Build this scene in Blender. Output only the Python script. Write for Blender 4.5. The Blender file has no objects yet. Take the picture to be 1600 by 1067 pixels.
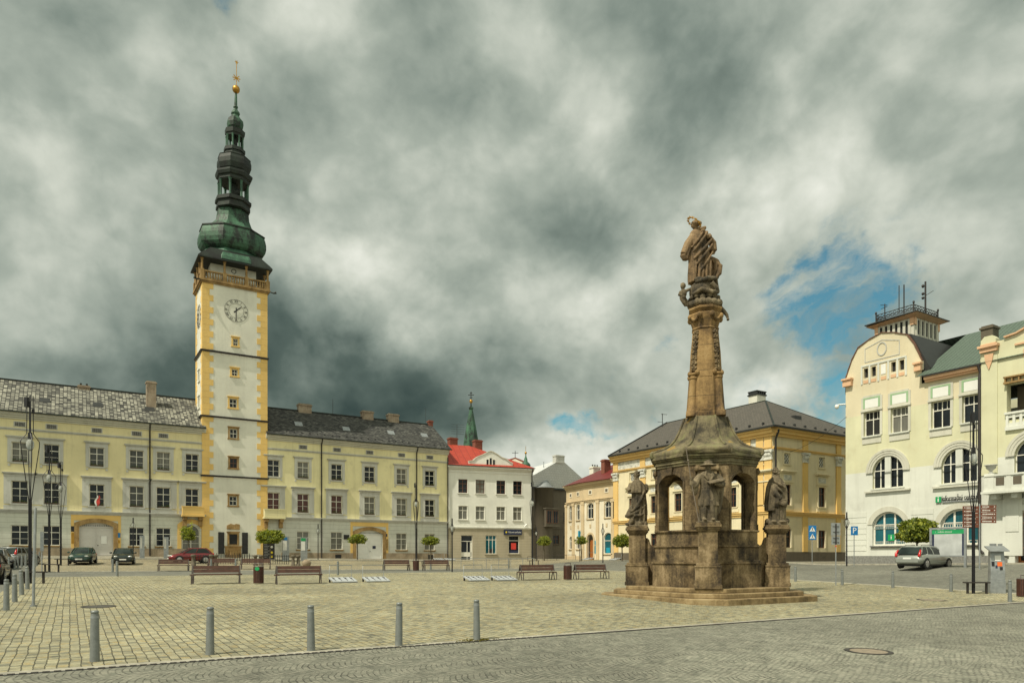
import math
F=1115.;EYE=1.85;CX=800.;HY=870.
FU,FV=.5266,.85
_n=math.hypot(FU,FV);FU/=_n;FV/=_n
def sm(x):
    x=max(0.,min(1.,x));return x*x*(3-2*x)
def cl(x,a,b): return max(a,min(b,x))
KN=[(-60,-.9),(0,-.3),(13.5,0),(24.8,.31),(33.5,.55),(42,.66),(50,.73),(60,.87),(70,1.15),(79,1.58),(84,1.93),(95,2.1),(900,2.1)]
def ground(u,v):
    for (a,za),(b,zb_) in zip(KN,KN[1:]):
        if v<=b or b==900:
            z0=za+(zb_-za)*cl((v-a)/(b-a),0,1);break
    uu=cl(u,-40,60)
    zb=z0-.0105*(uu-5)*cl((v-50)/34,0,1)
    zr=1.18+.0146*(36-max(v,0)) if v<36 else 1.18+.25*sm((v-36)/8)+.004*cl(v-44,0,40)
    w=sm((u-37)/16.)
    return zb*(1-w)+zr*w
def uv(px,Y):
    s=(px-CX)/F
    return Y*(FU+FV*s),Y*(FV-FU*s)
def pz(py,Y): return EYE+(HY-py)/F*Y
def on_v(px,V):
    s=(px-CX)/F; Y=V/(FV-FU*s); return Y*(FU+FV*s),Y
def on_u(px,U):
    s=(px-CX)/F; Y=U/(FU+FV*s); return Y*(FV-FU*s),Y
def on_g(px,py):
    Y=3.
    while Y<140:
        u,v=uv(px,Y)
        if pz(py,Y)<=ground(u,v): break
        Y+=.02
    return u,v,ground(u,v),Y
def proj(u,v,z):
    Y=FU*u+FV*v; X=FV*u-FU*v
    return CX+F*X/Y, HY-F*(z-EYE)/Y
import bpy,random
from mathutils import Vector,Matrix
RND=random.Random(11)
SC=bpy.context.scene; COL=SC.collection
LOC={}
def V(*a): return Vector(a)
def Rz(a): return Matrix.Rotation(a,4,'Z')
def Tr(x,y,z): return Matrix.Translation((x,y,z))
class MB:
    def __init__(s,M=None): s.v=[];s.f=[];s.m=[];s.s=[];s.uv={};s.M=M
    def add(s,vs,fs,m=0,smooth=False,uv=None):
        o=len(s.v)
        for p in vs:
            p=Vector(p); s.v.append(tuple(s.M@p) if s.M else tuple(p))
        for k,f in enumerate(fs):
            if uv: s.uv[len(s.f)]=uv[k]
            s.f.append([o+i for i in f]); s.m.append(m); s.s.append(smooth)
    def quad(s,a,b,c,d,m=0,uv=None): s.add([a,b,c,d],[(0,1,2,3)],m,False,[uv] if uv else None)
    def poly(s,pts,m=0): s.add(pts,[tuple(range(len(pts)))],m)
    def box(s,x0,x1,y0,y1,z0,z1,m=0):
        s.add([(x0,y0,z0),(x1,y0,z0),(x1,y1,z0),(x0,y1,z0),(x0,y0,z1),(x1,y0,z1),(x1,y1,z1),(x0,y1,z1)],
              [(0,3,2,1),(4,5,6,7),(0,1,5,4),(1,2,6,5),(2,3,7,6),(3,0,4,7)],m)
    def prism(s,poly,z0,z1,m=0,f=None):
        # poly in xy; optional map f(x,y,z)
        n=len(poly); f=f or (lambda x,y,z:(x,y,z))
        vs=[f(x,y,z0) for x,y in poly]+[f(x,y,z1) for x,y in poly]
        s.add(vs,[tuple(reversed(range(n))),tuple(range(n,2*n))]+[(i,(i+1)%n,n+(i+1)%n,n+i) for i in range(n)],m)
    def loft(s,rings,m=0,smooth=False,caps=True,closed=True):
        n=len(rings[0]); vs=[p for r in rings for p in r]; fs=[]
        for k in range(len(rings)-1):
            for i in range(n if closed else n-1):
                j=(i+1)%n; fs.append((k*n+i,k*n+j,(k+1)*n+j,(k+1)*n+i))
        s.add(vs,fs,m,smooth)
        if caps and closed:
            s.add(rings[0],[tuple(reversed(range(n)))],m); s.add(rings[-1],[tuple(range(n))],m)
    def lathe(s,prof,n=16,c=(0,0),m=0,smooth=True,rot=0,lean=None,sx=1,sy=1):
        rings=[]
        for r,z in prof:
            dx=lean(z) if lean else 0
            rings.append([(c[0]+dx+sx*r*math.cos(rot+2*math.pi*i/n),c[1]+sy*r*math.sin(rot+2*math.pi*i/n),z) for i in range(n)])
        s.loft(rings,m,smooth)
    def tube(s,pts,r,n=6,m=0,smooth=True):
        pts=[Vector(p) for p in pts]; rr=r if isinstance(r,(list,tuple)) else [r]*len(pts)
        rings=[];prev=None
        for i,p in enumerate(pts):
            d=(pts[min(i+1,len(pts)-1)]-pts[max(i-1,0)]).normalized()
            up=prev if prev is not None else (Vector((0,0,1)) if abs(d.z)<.9 else Vector((1,0,0)))
            x=(up-d*up.dot(d)).normalized(); y=d.cross(x); prev=x
            rings.append([p+(x*math.cos(2*math.pi*k/n)+y*math.sin(2*math.pi*k/n))*rr[i] for k in range(n)])
        s.loft(rings,m,smooth)
    def ell(s,c,r,n=12,k=8,m=0,M=None):
        vs=[];c=Vector(c)
        rings=[]
        for j in range(k+1):
            t=math.pi*(j/k); rad=max(math.sin(t),.02)
            ring=[]
            for i in range(n):
                a=2*math.pi*i/n; p=Vector((r[0]*rad*math.cos(a),r[1]*rad*math.sin(a),-r[2]*math.cos(t)))
                if M: p=M@p
                ring.append(c+p)
            rings.append(ring)
        s.loft(rings,m,True)
    def bar(s,a,b,w,h,m=0):
        # rectangular bar from a to b, width w horizontal, h other
        a=Vector(a);b=Vector(b);d=(b-a).normalized()
        up=Vector((0,0,1)) if abs(d.z)<.95 else Vector((0,1,0))
        x=d.cross(up).normalized()*w/2; y=x.cross(d).normalized()*h/2
        vs=[a-x-y,a+x-y,a+x+y,a-x+y,b-x-y,b+x-y,b+x+y,b-x+y]
        s.add(vs,[(0,3,2,1),(4,5,6,7),(0,1,5,4),(1,2,6,5),(2,3,7,6),(3,0,4,7)],m)
    def mesh(s,name):
        me=bpy.data.meshes.new(name); me.from_pydata(s.v,[],s.f)
        me.polygons.foreach_set('material_index',s.m); me.polygons.foreach_set('use_smooth',s.s)
        if s.uv:
            L=me.uv_layers.new(name='UVMap').data
            for fi,uv in s.uv.items():
                p=me.polygons[fi]
                for k,li in enumerate(p.loop_indices): L[li].uv=uv[k]
        me.validate(); me.update(); return me
    def build(s,name,mats,parent=None,bevel=0,label=None,sub=False):
        me=s.mesh(name)
        for m in (mats if isinstance(mats,(list,tuple)) else [mats]): me.materials.append(m)
        o=bpy.data.objects.new(name,me); COL.objects.link(o)
        if parent is not None:
            o.parent=parent
            if parent.name in LOC: o.location=-LOC[parent.name]
        if bevel:
            b=o.modifiers.new('bevel','BEVEL'); b.width=bevel; b.segments=2; b.limit_method='ANGLE'
        if label: o['label']=label
        return o
def tag(o,label=None,cat=None,group=None,kind=None):
    if label: o['label']=label
    if cat: o['category']=cat
    if group: o['group']=group
    if kind: o['kind']=kind
    return o
def thing(name,label,cat,loc=(0,0,0),group=None,rz=0):
    o=bpy.data.objects.new(name,None); COL.objects.link(o); o.empty_display_size=.2
    tag(o,label,cat,group); o.location=loc; o.rotation_euler=(0,0,rz)
    if rz==0: LOC[o.name]=Vector(loc)
    else: LOC.pop(o.name,None)
    return o
def local(name,label,cat,group=None):
    o=thing(name,label,cat,(0,0,0),group); return o
def copy_tree(o,loc=None,rz=0,label=None,parent=None):
    c=o.copy(); COL.objects.link(c)
    if parent is not None: c.parent=parent
    if loc is not None: c.location=loc; c.rotation_euler=(0,0,rz)
    if label: c['label']=label
    for ch in list(o.children): copy_tree(ch,parent=c)
    return c
# ---------------- materials
def nd(nt,typ,**kw):
    n=nt.nodes.new('ShaderNode'+typ)
    for k,v in kw.items():
        if k.startswith('_'): setattr(n,k[1:],v); continue
        key=int(k[1:]) if k[0]=='i' and k[1:].isdigit() else k.replace('__',' ')
        s=n.inputs[key]
        if hasattr(v,'outputs'): v=v.outputs[0]
        if hasattr(v,'is_linked') or isinstance(v,bpy.types.NodeSocket): nt.links.new(v,s)
        else: s.default_value=v
    return n
def c4(c): return tuple(c)+(1,) if len(c)==3 else c
def mth(nt,op,a,b=0.,c=0.): return nd(nt,'Math',_operation=op,i0=a,i1=b,i2=c)
def mixc(nt,f,a,b,bt='MIX'):
    n=nt.nodes.new('ShaderNodeMix'); n.data_type='RGBA'; n.blend_type=bt
    for i,v in ((0,f),(6,a),(7,b)):
        s=n.inputs[i]
        if hasattr(v,'outputs'): v=v.outputs[2] if v.bl_idname=='ShaderNodeMix' else v.outputs[0]
        if isinstance(v,bpy.types.NodeSocket): nt.links.new(v,s)
        else: s.default_value=c4(v) if isinstance(v,(tuple,list)) else v
    return n.outputs[2]
def ramp(nt,f,stops,interp='LINEAR'):
    n=nt.nodes.new('ShaderNodeValToRGB'); n.color_ramp.interpolation=interp
    nt.links.new(f.outputs[0] if hasattr(f,'outputs') else f,n.inputs[0])
    e=n.color_ramp.elements
    while len(e)<len(stops): e.new(.5)
    for k,(p,c) in enumerate(stops):
        e[k].position=p; e[k].color=c4(c) if isinstance(c,(tuple,list)) else (c,c,c,1)
    return n.outputs[0]
def nmat(name):
    m=bpy.data.materials.new(name); m.use_nodes=True; nt=m.node_tree
    return m,nt,nt.nodes['Principled BSDF']
def setb(b,**kw):
    for k,v in kw.items(): b.inputs[k.replace('__',' ')].default_value=v
def bump(nt,b,h,strength=.3,dist=.02):
    n=nd(nt,'Bump',Strength=strength,Distance=dist,Height=h); nt.links.new(n.outputs[0],b.inputs['Normal'])
def coords(nt,kind='Object',scale=(1,1,1),rot=(0,0,0)):
    t=nd(nt,'TexCoord'); m=nd(nt,'Mapping',Vector=t.outputs[kind]); m.inputs['Scale'].default_value=scale; m.inputs['Rotation'].default_value=rot
    return m.outputs[0]
def flat(name,col,rough=.6,metal=0,var=.12,scale=3.,bmp=0,spec=None):
    m,nt,b=nmat(name); co=coords(nt)
    n=nd(nt,'TexNoise',Vector=co,Scale=scale,Detail=5.)
    d=tuple(x*(1-var) for x in col); l=tuple(min(x*(1+var),.95) for x in col)
    nt.links.new(ramp(nt,n,[(.3,d),(.7,l)]),b.inputs['Base Color'])
    setb(b,Roughness=rough,Metallic=metal)
    if bmp: bump(nt,b,n,bmp,.01)
    return m
def plaster(name,col,var=.13,streak=.26,rustic=0,stain=(.16,.14,.10),stain_amt=.25,damp=None):
    m,nt,b=nmat(name); co=coords(nt)
    n1=nd(nt,'TexNoise',Vector=co,Scale=.35,Detail=6.,Roughness=.6)
    n2=nd(nt,'TexNoise',Vector=co,Scale=9.,Detail=4.)
    st=nd(nt,'TexNoise',Vector=coords(nt,scale=(1.6,1.6,.13)),Scale=1.6,Detail=6.,Roughness=.65)
    base=ramp(nt,n1,[(.3,tuple(x*(1-var) for x in col)),(.7,tuple(min(1,x*(1+var*.6)) for x in col))])
    f=ramp(nt,st,[(.5,0.),(.8,1.)])
    f2=mth(nt,'MULTIPLY',f,streak)
    c=mixc(nt,f2.outputs[0],base,stain)
    blot=ramp(nt,nd(nt,'TexNoise',Vector=co,Scale=.9,Detail=8.,Roughness=.7),[(.56,0.),(.74,1.)])
    c=mixc(nt,mth(nt,'MULTIPLY',blot,stain_amt).outputs[0],c,stain)
    h=n2.outputs[0]
    if rustic:
        z=nd(nt,'SeparateXYZ',Vector=co).outputs[2]
        fr=mth(nt,'FRACT',mth(nt,'DIVIDE',z,rustic))
        g=mth(nt,'LESS_THAN',fr,.045)
        c=mixc(nt,mth(nt,'MULTIPLY',g,.75).outputs[0],c,tuple(x*.35 for x in col))
        h=mth(nt,'SUBTRACT',mth(nt,'MULTIPLY',n2,.2),g).outputs[0]
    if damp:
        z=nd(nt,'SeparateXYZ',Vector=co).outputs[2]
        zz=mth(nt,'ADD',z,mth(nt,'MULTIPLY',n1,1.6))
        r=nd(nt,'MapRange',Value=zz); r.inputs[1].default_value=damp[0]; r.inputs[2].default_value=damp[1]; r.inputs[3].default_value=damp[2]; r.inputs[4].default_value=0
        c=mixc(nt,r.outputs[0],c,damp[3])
    nt.links.new(c,b.inputs['Base Color']); setb(b,Roughness=.9); bump(nt,b,h,.25,.02)
    return m
def stone(name,cols,scale=2.2,lichen=None,block=None,bmp=.5,spot=None,lo=.40,hi=.72):
    m,nt,b=nmat(name); co=coords(nt)
    n1=nd(nt,'TexNoise',Vector=co,Scale=scale*.5,Detail=9.,Roughness=.62,Distortion=.4)
    n2=nd(nt,'TexNoise',Vector=co,Scale=scale*9,Detail=6.,Roughness=.7)
    st=nd(nt,'TexNoise',Vector=coords(nt,scale=(2.5,2.5,.35)),Scale=scale,Detail=7.,Roughness=.65)
    f=mth(nt,'ADD',mth(nt,'MULTIPLY',n1,.6),mth(nt,'ADD',mth(nt,'MULTIPLY',n2,.22),mth(nt,'MULTIPLY',st,.3)))
    k=len(cols)
    c=ramp(nt,f,[(lo+(hi-lo)*i/(k-1),cols[i]) for i in range(k)])
    if lichen:
        l=ramp(nt,nd(nt,'TexNoise',Vector=co,Scale=1.3,Detail=9.,Roughness=.7),[(.52,0.),(.64,1.)])
        c=mixc(nt,mth(nt,'MULTIPLY',l,.75).outputs[0],c,lichen)
    if spot:
        l=ramp(nt,nd(nt,'TexNoise',Vector=coords(nt,scale=(1.1,1.1,1.5)),Scale=1.1,Detail=6.),[(.63,0.),(.68,1.)])
        c=mixc(nt,mth(nt,'MULTIPLY',l,.7).outputs[0],c,spot)
    h=mth(nt,'ADD',mth(nt,'MULTIPLY',n2,.6),n1)
    if block:
        z=nd(nt,'SeparateXYZ',Vector=co).outputs[2]
        g=mth(nt,'LESS_THAN',mth(nt,'FRACT',mth(nt,'DIVIDE',z,block)),.025)
        c=mixc(nt,mth(nt,'MULTIPLY',g,.6).outputs[0],c,(.03,.025,.018))
        h=mth(nt,'SUBTRACT',h,mth(nt,'MULTIPLY',g,.8))
    nt.links.new(c,b.inputs['Base Color']); setb(b,Roughness=.92); bump(nt,b,h,bmp,.03)
    return m
def tiles(name,c1,c2,w,h,mortar,patch=None,rough=.85,seam=.02,bias=0.,off=.5,bmp=.5,patch_range=(.42,.6)):
    m,nt,b=nmat(name); t=nd(nt,'TexCoord').outputs['UV']
    br=nd(nt,'TexBrick',Vector=t,Scale=1.,Color1=c4(c1),Color2=c4(c2),Mortar=c4(mortar))
    br.inputs['Mortar Size'].default_value=seam; br.inputs['Brick Width'].default_value=w; br.inputs['Row Height'].default_value=h
    br.inputs['Bias'].default_value=bias; br.offset=off; br.inputs['Mortar Smooth'].default_value=.2
    c=br.outputs[0]
    if patch:
        n=nd(nt,'TexNoise',Vector=t,Scale=.28,Detail=8.,Roughness=.7)
        f=ramp(nt,n,[(patch_range[0],0.),(patch_range[1],1.)])
        c=mixc(nt,mth(nt,'MULTIPLY',f,.75).outputs[0],c,patch)
    n=nd(nt,'TexNoise',Vector=t,Scale=6.,Detail=6.,Roughness=.7)
    c=mixc(nt,1.,c,ramp(nt,n,[(.3,.65),(.7,1.0)]),'MULTIPLY')
    nt.links.new(c,b.inputs['Base Color']); setb(b,Roughness=rough)
    bump(nt,b,mth(nt,'SUBTRACT',n,mth(nt,'MULTIPLY',br.outputs[1],1.)),bmp,.03)
    return m
def glassm(name,col=(.012,.016,.02),rough=.06,curtain=None,amt=.5):
    m,nt,b=nmat(name); co=coords(nt)
    n=nd(nt,'TexNoise',Vector=co,Scale=.8,Detail=3.)
    c=ramp(nt,n,[(.35,tuple(x*.6 for x in col)),(.65,tuple(x*1.5 for x in col))])
    if curtain:
        w=nd(nt,'TexNoise',Vector=coords(nt,scale=(9,9,.6)),Scale=1.,Detail=3.)
        c=mixc(nt,ramp(nt,w,[(.3,amt*.6),(.7,amt)]),c,curtain)
    nt.links.new(c,b.inputs['Base Color']); setb(b,Roughness=rough,IOR=1.5,Specular__IOR__Level=.22)
    nb=nd(nt,'TexNoise',Vector=co,Scale=1.7,Detail=1.); bump(nt,b,nb,.06,.02)
    return m
# palette
M={}
M['cream']=plaster('cream_yellow_plaster',(.72,.645,.38))
M['cream2']=plaster('pale_yellow_plaster',(.75,.69,.41))
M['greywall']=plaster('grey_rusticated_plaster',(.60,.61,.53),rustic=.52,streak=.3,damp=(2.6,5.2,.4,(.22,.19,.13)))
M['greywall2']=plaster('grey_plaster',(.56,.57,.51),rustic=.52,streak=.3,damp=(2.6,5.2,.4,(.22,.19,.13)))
M['plinth']=stone('sandstone_plinth',[(.16,.12,.08),(.30,.24,.165),(.42,.34,.25)],bmp=.2)
M['trim']=plaster('grey_stone_trim',(.51,.51,.47),streak=.35)
M['trimlt']=plaster('light_cornice_plaster',(.56,.55,.47),streak=.3)
M['white']=plaster('white_tower_plaster',(.70,.69,.60),streak=.16,stain_amt=.12)
M['ochre']=plaster('ochre_quoin_paint',(.74,.50,.17),streak=.15,stain_amt=.1)
M['ochre2']=plaster('golden_yellow_paint',(.74,.50,.19),streak=.18,stain_amt=.15)
M['sand']=stone('ochre_sandstone',[(.12,.075,.03),(.30,.19,.075),(.46,.32,.15)],bmp=.3)
M['frame']=flat('white_window_frame',(.70,.68,.60),.55,var=.08)
M['brown']=flat('brown_window_frame',(.13,.055,.03),.55)
M['glass']=glassm('dark_window_glass')
M['glassb']=glassm('curtained_window_glass',curtain=(.34,.33,.28),amt=.55)
M['glassc']=glassm('thinly_curtained_glass',curtain=(.30,.30,.27),amt=.25)
M['glassr']=glassm('red_curtain_window_glass',curtain=(.16,.05,.035),amt=.6)
M['glasst']=glassm('teal_shop_window_glass',col=(.01,.05,.065),curtain=(.02,.18,.22),amt=.45)
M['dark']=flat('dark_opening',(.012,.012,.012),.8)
M['iron']=flat('black_painted_iron',(.014,.014,.017),.45,.2)
M['pipe']=flat('dark_zinc_pipe',(.035,.03,.028),.5,.3)
M['galv']=flat('galvanised_steel',(.30,.32,.33),.45,.5,var=.18,scale=5)
M['bol']=flat('grey_bollard_paint',(.19,.205,.20),.42,.25,var=.14,scale=7,bmp=.05)
M['slateL']=tiles('lichen_spotted_slate',(.045,.045,.04),(.50,.49,.40),.34,.27,(.02,.02,.018),patch=(.055,.055,.047),bias=-.06,patch_range=(.46,.66),off=0,seam=.03)
M['slateR']=tiles('dark_spotted_slate',(.022,.023,.022),(.16,.16,.14),.34,.26,(.012,.012,.012),patch=(.045,.045,.04),bias=-.25,patch_range=(.45,.62))
M['redroof']=tiles('red_metal_tile_roof',(.42,.045,.025),(.50,.065,.032),.9,.32,(.22,.02,.012),seam=.03,rough=.55,off=0)
M['dkred']=tiles('dark_red_sheet_roof',(.17,.022,.02),(.20,.028,.025),.7,9.,(.10,.015,.012),seam=.04,rough=.5,off=0)
M['brnroof']=tiles('grey_brown_shingle_roof',(.085,.077,.064),(.115,.102,.085),.35,.22,(.05,.045,.04),seam=.014)
M['grnroof']=tiles('green_grey_sheet_roof',(.11,.16,.12),(.13,.18,.14),.34,.34,(.035,.05,.042),seam=.03,off=0,rough=.6)
M['paleroof']=tiles('pale_grey_sheet_roof',(.66,.68,.68),(.72,.74,.74),.5,.4,(.5,.51,.52),seam=.02,rough=.5)
M['dkmetal']=flat('dark_roof_metal',(.035,.037,.036),.5,.3)
def copperm(name,g,d,pos=(.42,.6)):
    m,nt,b=nmat(name); co=coords(nt)
    n=nd(nt,'TexNoise',Vector=coords(nt,scale=(1,1,.5)),Scale=1.0,Detail=8.,Roughness=.7)
    n2=nd(nt,'TexNoise',Vector=co,Scale=7.,Detail=5.)
    c=ramp(nt,mth(nt,'ADD',mth(nt,'MULTIPLY',n,.8),mth(nt,'MULTIPLY',n2,.2)),[(pos[0],d),(.5,tuple((a+b_)*.4 for a,b_ in zip(g,d))),(pos[1]+.06,g)])
    nt.links.new(c,b.inputs['Base Color']); setb(b,Roughness=.62,Metallic=.15); bump(nt,b,n2,.25,.03)
    return m
M['copper']=copperm('green_copper_patina',(.06,.165,.095),(.010,.019,.014),(.45,.62))
M['copperdk']=copperm('blackened_copper',(.024,.040,.029),(.007,.009,.008),(.42,.68))
M['coppergn']=copperm('bright_copper_patina',(.075,.20,.12),(.02,.055,.038),(.41,.60))
M['gold']=flat('gilded_metal',(.42,.23,.045),.4,.85)
M['brick']=stone('old_chimney_plaster',[(.13,.10,.07),(.28,.22,.16),(.40,.34,.26)],bmp=.3)
M['redbrick']=tiles('red_brick',(.17,.055,.035),(.24,.08,.05),.25,.08,(.25,.2,.15),seam=.01)
M['redbrickp']=flat('red_brick_chimney',(.20,.07,.045),.9,var=.35,scale=14,bmp=.4)
M['wood']=flat('brown_bench_timber',(.075,.030,.018),.55,var=.3,scale=6)
M['bench_iron']=flat('bench_steel',(.12,.10,.095),.5,.4)
M['door_w']=plaster('white_door_paint',(.60,.58,.55),streak=.1)
M['door_o']=flat('orange_brown_door_wood',(.32,.11,.025),.45,var=.2,scale=5)
M['orange']=plaster('apricot_trim_plaster',(.70,.44,.27),streak=.15)
M['gplast']=plaster('worn_grey_brown_plaster',(.125,.105,.075),streak=.5,stain=(.05,.045,.035),stain_amt=.6)
M['beige']=plaster('beige_rusticated_plaster',(.40,.355,.26),rustic=.36)
M['whitehouse']=plaster('white_house_plaster',(.72,.72,.66),streak=.1,stain_amt=.1)
M['pal']=plaster('palace_cream_plaster',(.72,.64,.44),streak=.2)
M['stucco']=stone('stucco_relief',[(.28,.28,.26),(.58,.58,.52),(.76,.75,.68)],scale=5,bmp=1.0)
M['creamb']=plaster('warm_white_plaster',(.72,.66,.53),streak=.14)
M['tan']=plaster('tan_trim_plaster',(.58,.46,.29),streak=.2)
M['black']=flat('black_board',(.015,.015,.016),.6)
M['rubber']=flat('tyre_rubber',(.018,.018,.018),.85)
M['blue']=flat('blue_sign_face',(.008,.16,.42),.4,var=.03)
M['wht']=flat('white_sign_face',(.75,.75,.72),.45,var=.03)
M['green']=flat('green_sign_face',(.01,.30,.10),.4,var=.03)
M['navy']=flat('navy_sign_face',(.012,.02,.06),.4,var=.05)
M['red']=flat('red_panel',(.55,.04,.03),.5,var=.1)
M['signbrown']=flat('brown_sign_face',(.15,.045,.022),.5,var=.08)
M['cyan']=flat('cyan_panel',(.01,.28,.42),.45,var=.08)
M['boxm']=flat('dark_flower_trough',(.09,.065,.04),.8)
M['flower']=flat('window_box_plants',(.06,.09,.02),.8,var=.6,scale=20)
# ---------------- ground: one heightfield split into regions that meet edge to edge
def uvnode(nt):
    return nd(nt,'TexCoord').outputs['Object']
def setts(name,cols,bw,bh,mortar,ochre=None,along='v',warp=.05,rough=.8,fan=False,bmp=.7):
    m,nt,b=nmat(name); co=uvnode(nt)
    sx=nd(nt,'SeparateXYZ',Vector=co); x,y=sx.outputs[0],sx.outputs[1]
    nz=nd(nt,'TexNoise',Vector=co,Scale=1.1,Detail=3.); nz2=nd(nt,'TexNoise',Vector=co,Scale=6.,Detail=2.)
    wx=mth(nt,'ADD',mth(nt,'MULTIPLY',mth(nt,'SUBTRACT',nd(nt,'SeparateColor',Color=nz.outputs[1]).outputs[0],.5),warp*4),mth(nt,'MULTIPLY',mth(nt,'SUBTRACT',nd(nt,'SeparateColor',Color=nz2.outputs[1]).outputs[0],.5),warp*1.6))
    wy=mth(nt,'ADD',mth(nt,'MULTIPLY',mth(nt,'SUBTRACT',nd(nt,'SeparateColor',Color=nz.outputs[1]).outputs[1],.5),warp*3),mth(nt,'MULTIPLY',mth(nt,'SUBTRACT',nd(nt,'SeparateColor',Color=nz2.outputs[1]).outputs[1],.5),warp*1.6))
    x=mth(nt,'ADD',x,wx).outputs[0]; y=mth(nt,'ADD',y,wy).outputs[0]
    if fan:
        W=1.15
        q=mth(nt,'DIVIDE',y,W); loc=mth(nt,'SUBTRACT',mth(nt,'FRACT',q),.5)
        a=mth(nt,'MULTIPLY',loc,W)
        x2=mth(nt,'ADD',x,mth(nt,'MULTIPLY',mth(nt,'MULTIPLY',a,a),-.62))
        stretch=mth(nt,'ADD',y,mth(nt,'MULTIPLY',mth(nt,'MULTIPLY',mth(nt,'MULTIPLY',a,a),a),.9))
        vec=nd(nt,'CombineXYZ',X=stretch.outputs[0],Y=x2.outputs[0]).outputs[0]
    else:
        vec=nd(nt,'CombineXYZ',X=y,Y=x).outputs[0] if along=='v' else nd(nt,'CombineXYZ',X=x,Y=y).outputs[0]
    br=nd(nt,'TexBrick',Vector=vec,Scale=1.,Color1=(0,0,0,1),Color2=(1,1,1,1),Mortar=(.5,.5,.5,1))
    br.inputs['Mortar Size'].default_value=.012 if not fan else .013; br.inputs['Mortar Smooth'].default_value=.45
    br.inputs['Brick Width'].default_value=bw; br.inputs['Row Height'].default_value=bh; br.offset=.43; br.offset_frequency=2
    rnd=br.outputs[0]
    k=len(cols)
    c=ramp(nt,rnd,[(i/(k-1),cols[i]) for i in range(k)])
    big=nd(nt,'TexNoise',Vector=co,Scale=.16,Detail=7.,Roughness=.65)
    mid=nd(nt,'TexNoise',Vector=co,Scale=2.1,Detail=7.,Roughness=.7)
    fin=nd(nt,'TexNoise',Vector=co,Scale=26.,Detail=4.)
    if ochre:
        w=nd(nt,'TexNoise',Vector=nd(nt,'VectorMath',_operation='MULTIPLY',i0=co,i1=(4.1,5.3,1)).outputs[0],Scale=1.,Detail=2.)
        c=mixc(nt,mth(nt,'MULTIPLY',ramp(nt,w,[(.54,0.),(.66,1.)]),.75).outputs[0],c,ochre)
    vd=nd(nt,'VectorMath',_operation='ADD',i0=co,i1=nd(nt,'VectorMath',_operation='SCALE',i0=nz.outputs[1],Scale=2.5).outputs[0])
    vc=nd(nt,'SeparateColor',Color=nd(nt,'TexVoronoi',Vector=vd.outputs[0],Scale=.16).outputs['Color'])
    c=mixc(nt,1.,c,ramp(nt,vc,[(.0,.86),(1.,1.08)]),'MULTIPLY')
    st_=nd(nt,'TexNoise',Vector=co,Scale=.55,Detail=9.,Roughness=.72)
    c=mixc(nt,1.,c,ramp(nt,st_,[(.34,.72),(.44,1.0)]),'MULTIPLY')
    c=mixc(nt,1.,c,ramp(nt,big,[(.3,.70),(.7,1.14)]),'MULTIPLY')
    c=mixc(nt,1.,c,ramp(nt,mid,[(.3,.78),(.72,1.16)]),'MULTIPLY')
    c=mixc(nt,1.,c,ramp(nt,fin,[(.3,.8),(.7,1.15)]),'MULTIPLY')
    gap=br.outputs[1]
    moss=ramp(nt,mid,[(.45,0.),(.65,1.)])
    mo=mixc(nt,moss,mortar,tuple(v_*1.7 for v_ in mortar))
    gm=gap if not fan else mth(nt,'MULTIPLY',gap,ramp(nt,nd(nt,'TexNoise',Vector=co,Scale=3.3,Detail=3.),[(.40,.25),(.60,1.)])).outputs[0]
    c=mixc(nt,gm,c,mo)
    nt.links.new(c,b.inputs['Base Color']); setb(b,Roughness=rough)
    h=mth(nt,'ADD',mth(nt,'MULTIPLY',mth(nt,'SUBTRACT',1.,gap),1.),mth(nt,'ADD',mth(nt,'MULTIPLY',fin,.25),mth(nt,'MULTIPLY',rnd,.25)))
    bump(nt,b,h,bmp,.02)
    return m
M['fan']=setts('fan_laid_grey_setts',[(.17,.175,.135),(.23,.23,.18),(.27,.265,.21),(.31,.30,.235)],.115,.105,(.05,.049,.038),fan=True,warp=.035)
M['plaza']=setts('square_yellow_setts',[(.17,.17,.125),(.33,.31,.205),(.41,.385,.25),(.49,.455,.30)],.115,.17,(.065,.060,.036),ochre=(.45,.345,.145),along='v',warp=.02)
M['plaza2']=setts('square_setts_across',[(.23,.21,.15),(.31,.28,.19),(.38,.34,.22)],.17,.16,(.10,.09,.06),ochre=(.44,.31,.13),along='u',warp=.03)
M['road']=setts('grey_road_setts',[(.15,.155,.13),(.19,.19,.155),(.225,.22,.18)],.13,.12,(.08,.08,.065),along='u',warp=.03,bmp=.4)
M['walk']=setts('sidewalk_slabs',[(.24,.225,.17),(.29,.27,.20),(.34,.31,.235)],.4,.3,(.12,.11,.08),along='u',warp=.01,bmp=.3)
M['kerb']=flat('granite_kerb',(.33,.31,.25),.85,var=.25,scale=4,bmp=.3)
M['slabs']=setts('grey_ring_setts',[(.17,.165,.12),(.22,.21,.15),(.26,.25,.18)],.1,.1,(.10,.095,.07),along='u',warp=.03,bmp=.4)
def region(u,v):
    if v<13.62: return 'front_road'
    if v<13.74: return 'drain'
    if v<13.98: return 'plaza_kerb'
    if u>=53.2 and v<43: return 'right_sidewalk'
    if u>=38.4 and v<48.3: return 'side_road'
    if u<-2.2 : return 'left_road'
    if v<48.3: return 'plaza'
    if v<57.2: return 'cross_road'
    if v<57.5 and u<41: return 'parking_kerb'
    if u>=41 and v<64: return 'cross_road'
    if v<79.6: return 'parking_paving'
    return 'back_sidewalk'
US=sorted(set([-600,-300,-150,-80,-60,-45,-38,-30,-24,-18,-14,-10,-8,-6,-4,-2.2]+[-1+.75*i for i in range(82)]+[38.4,53.2,41,64,70,80,100,140,200,320,620]))
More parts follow.
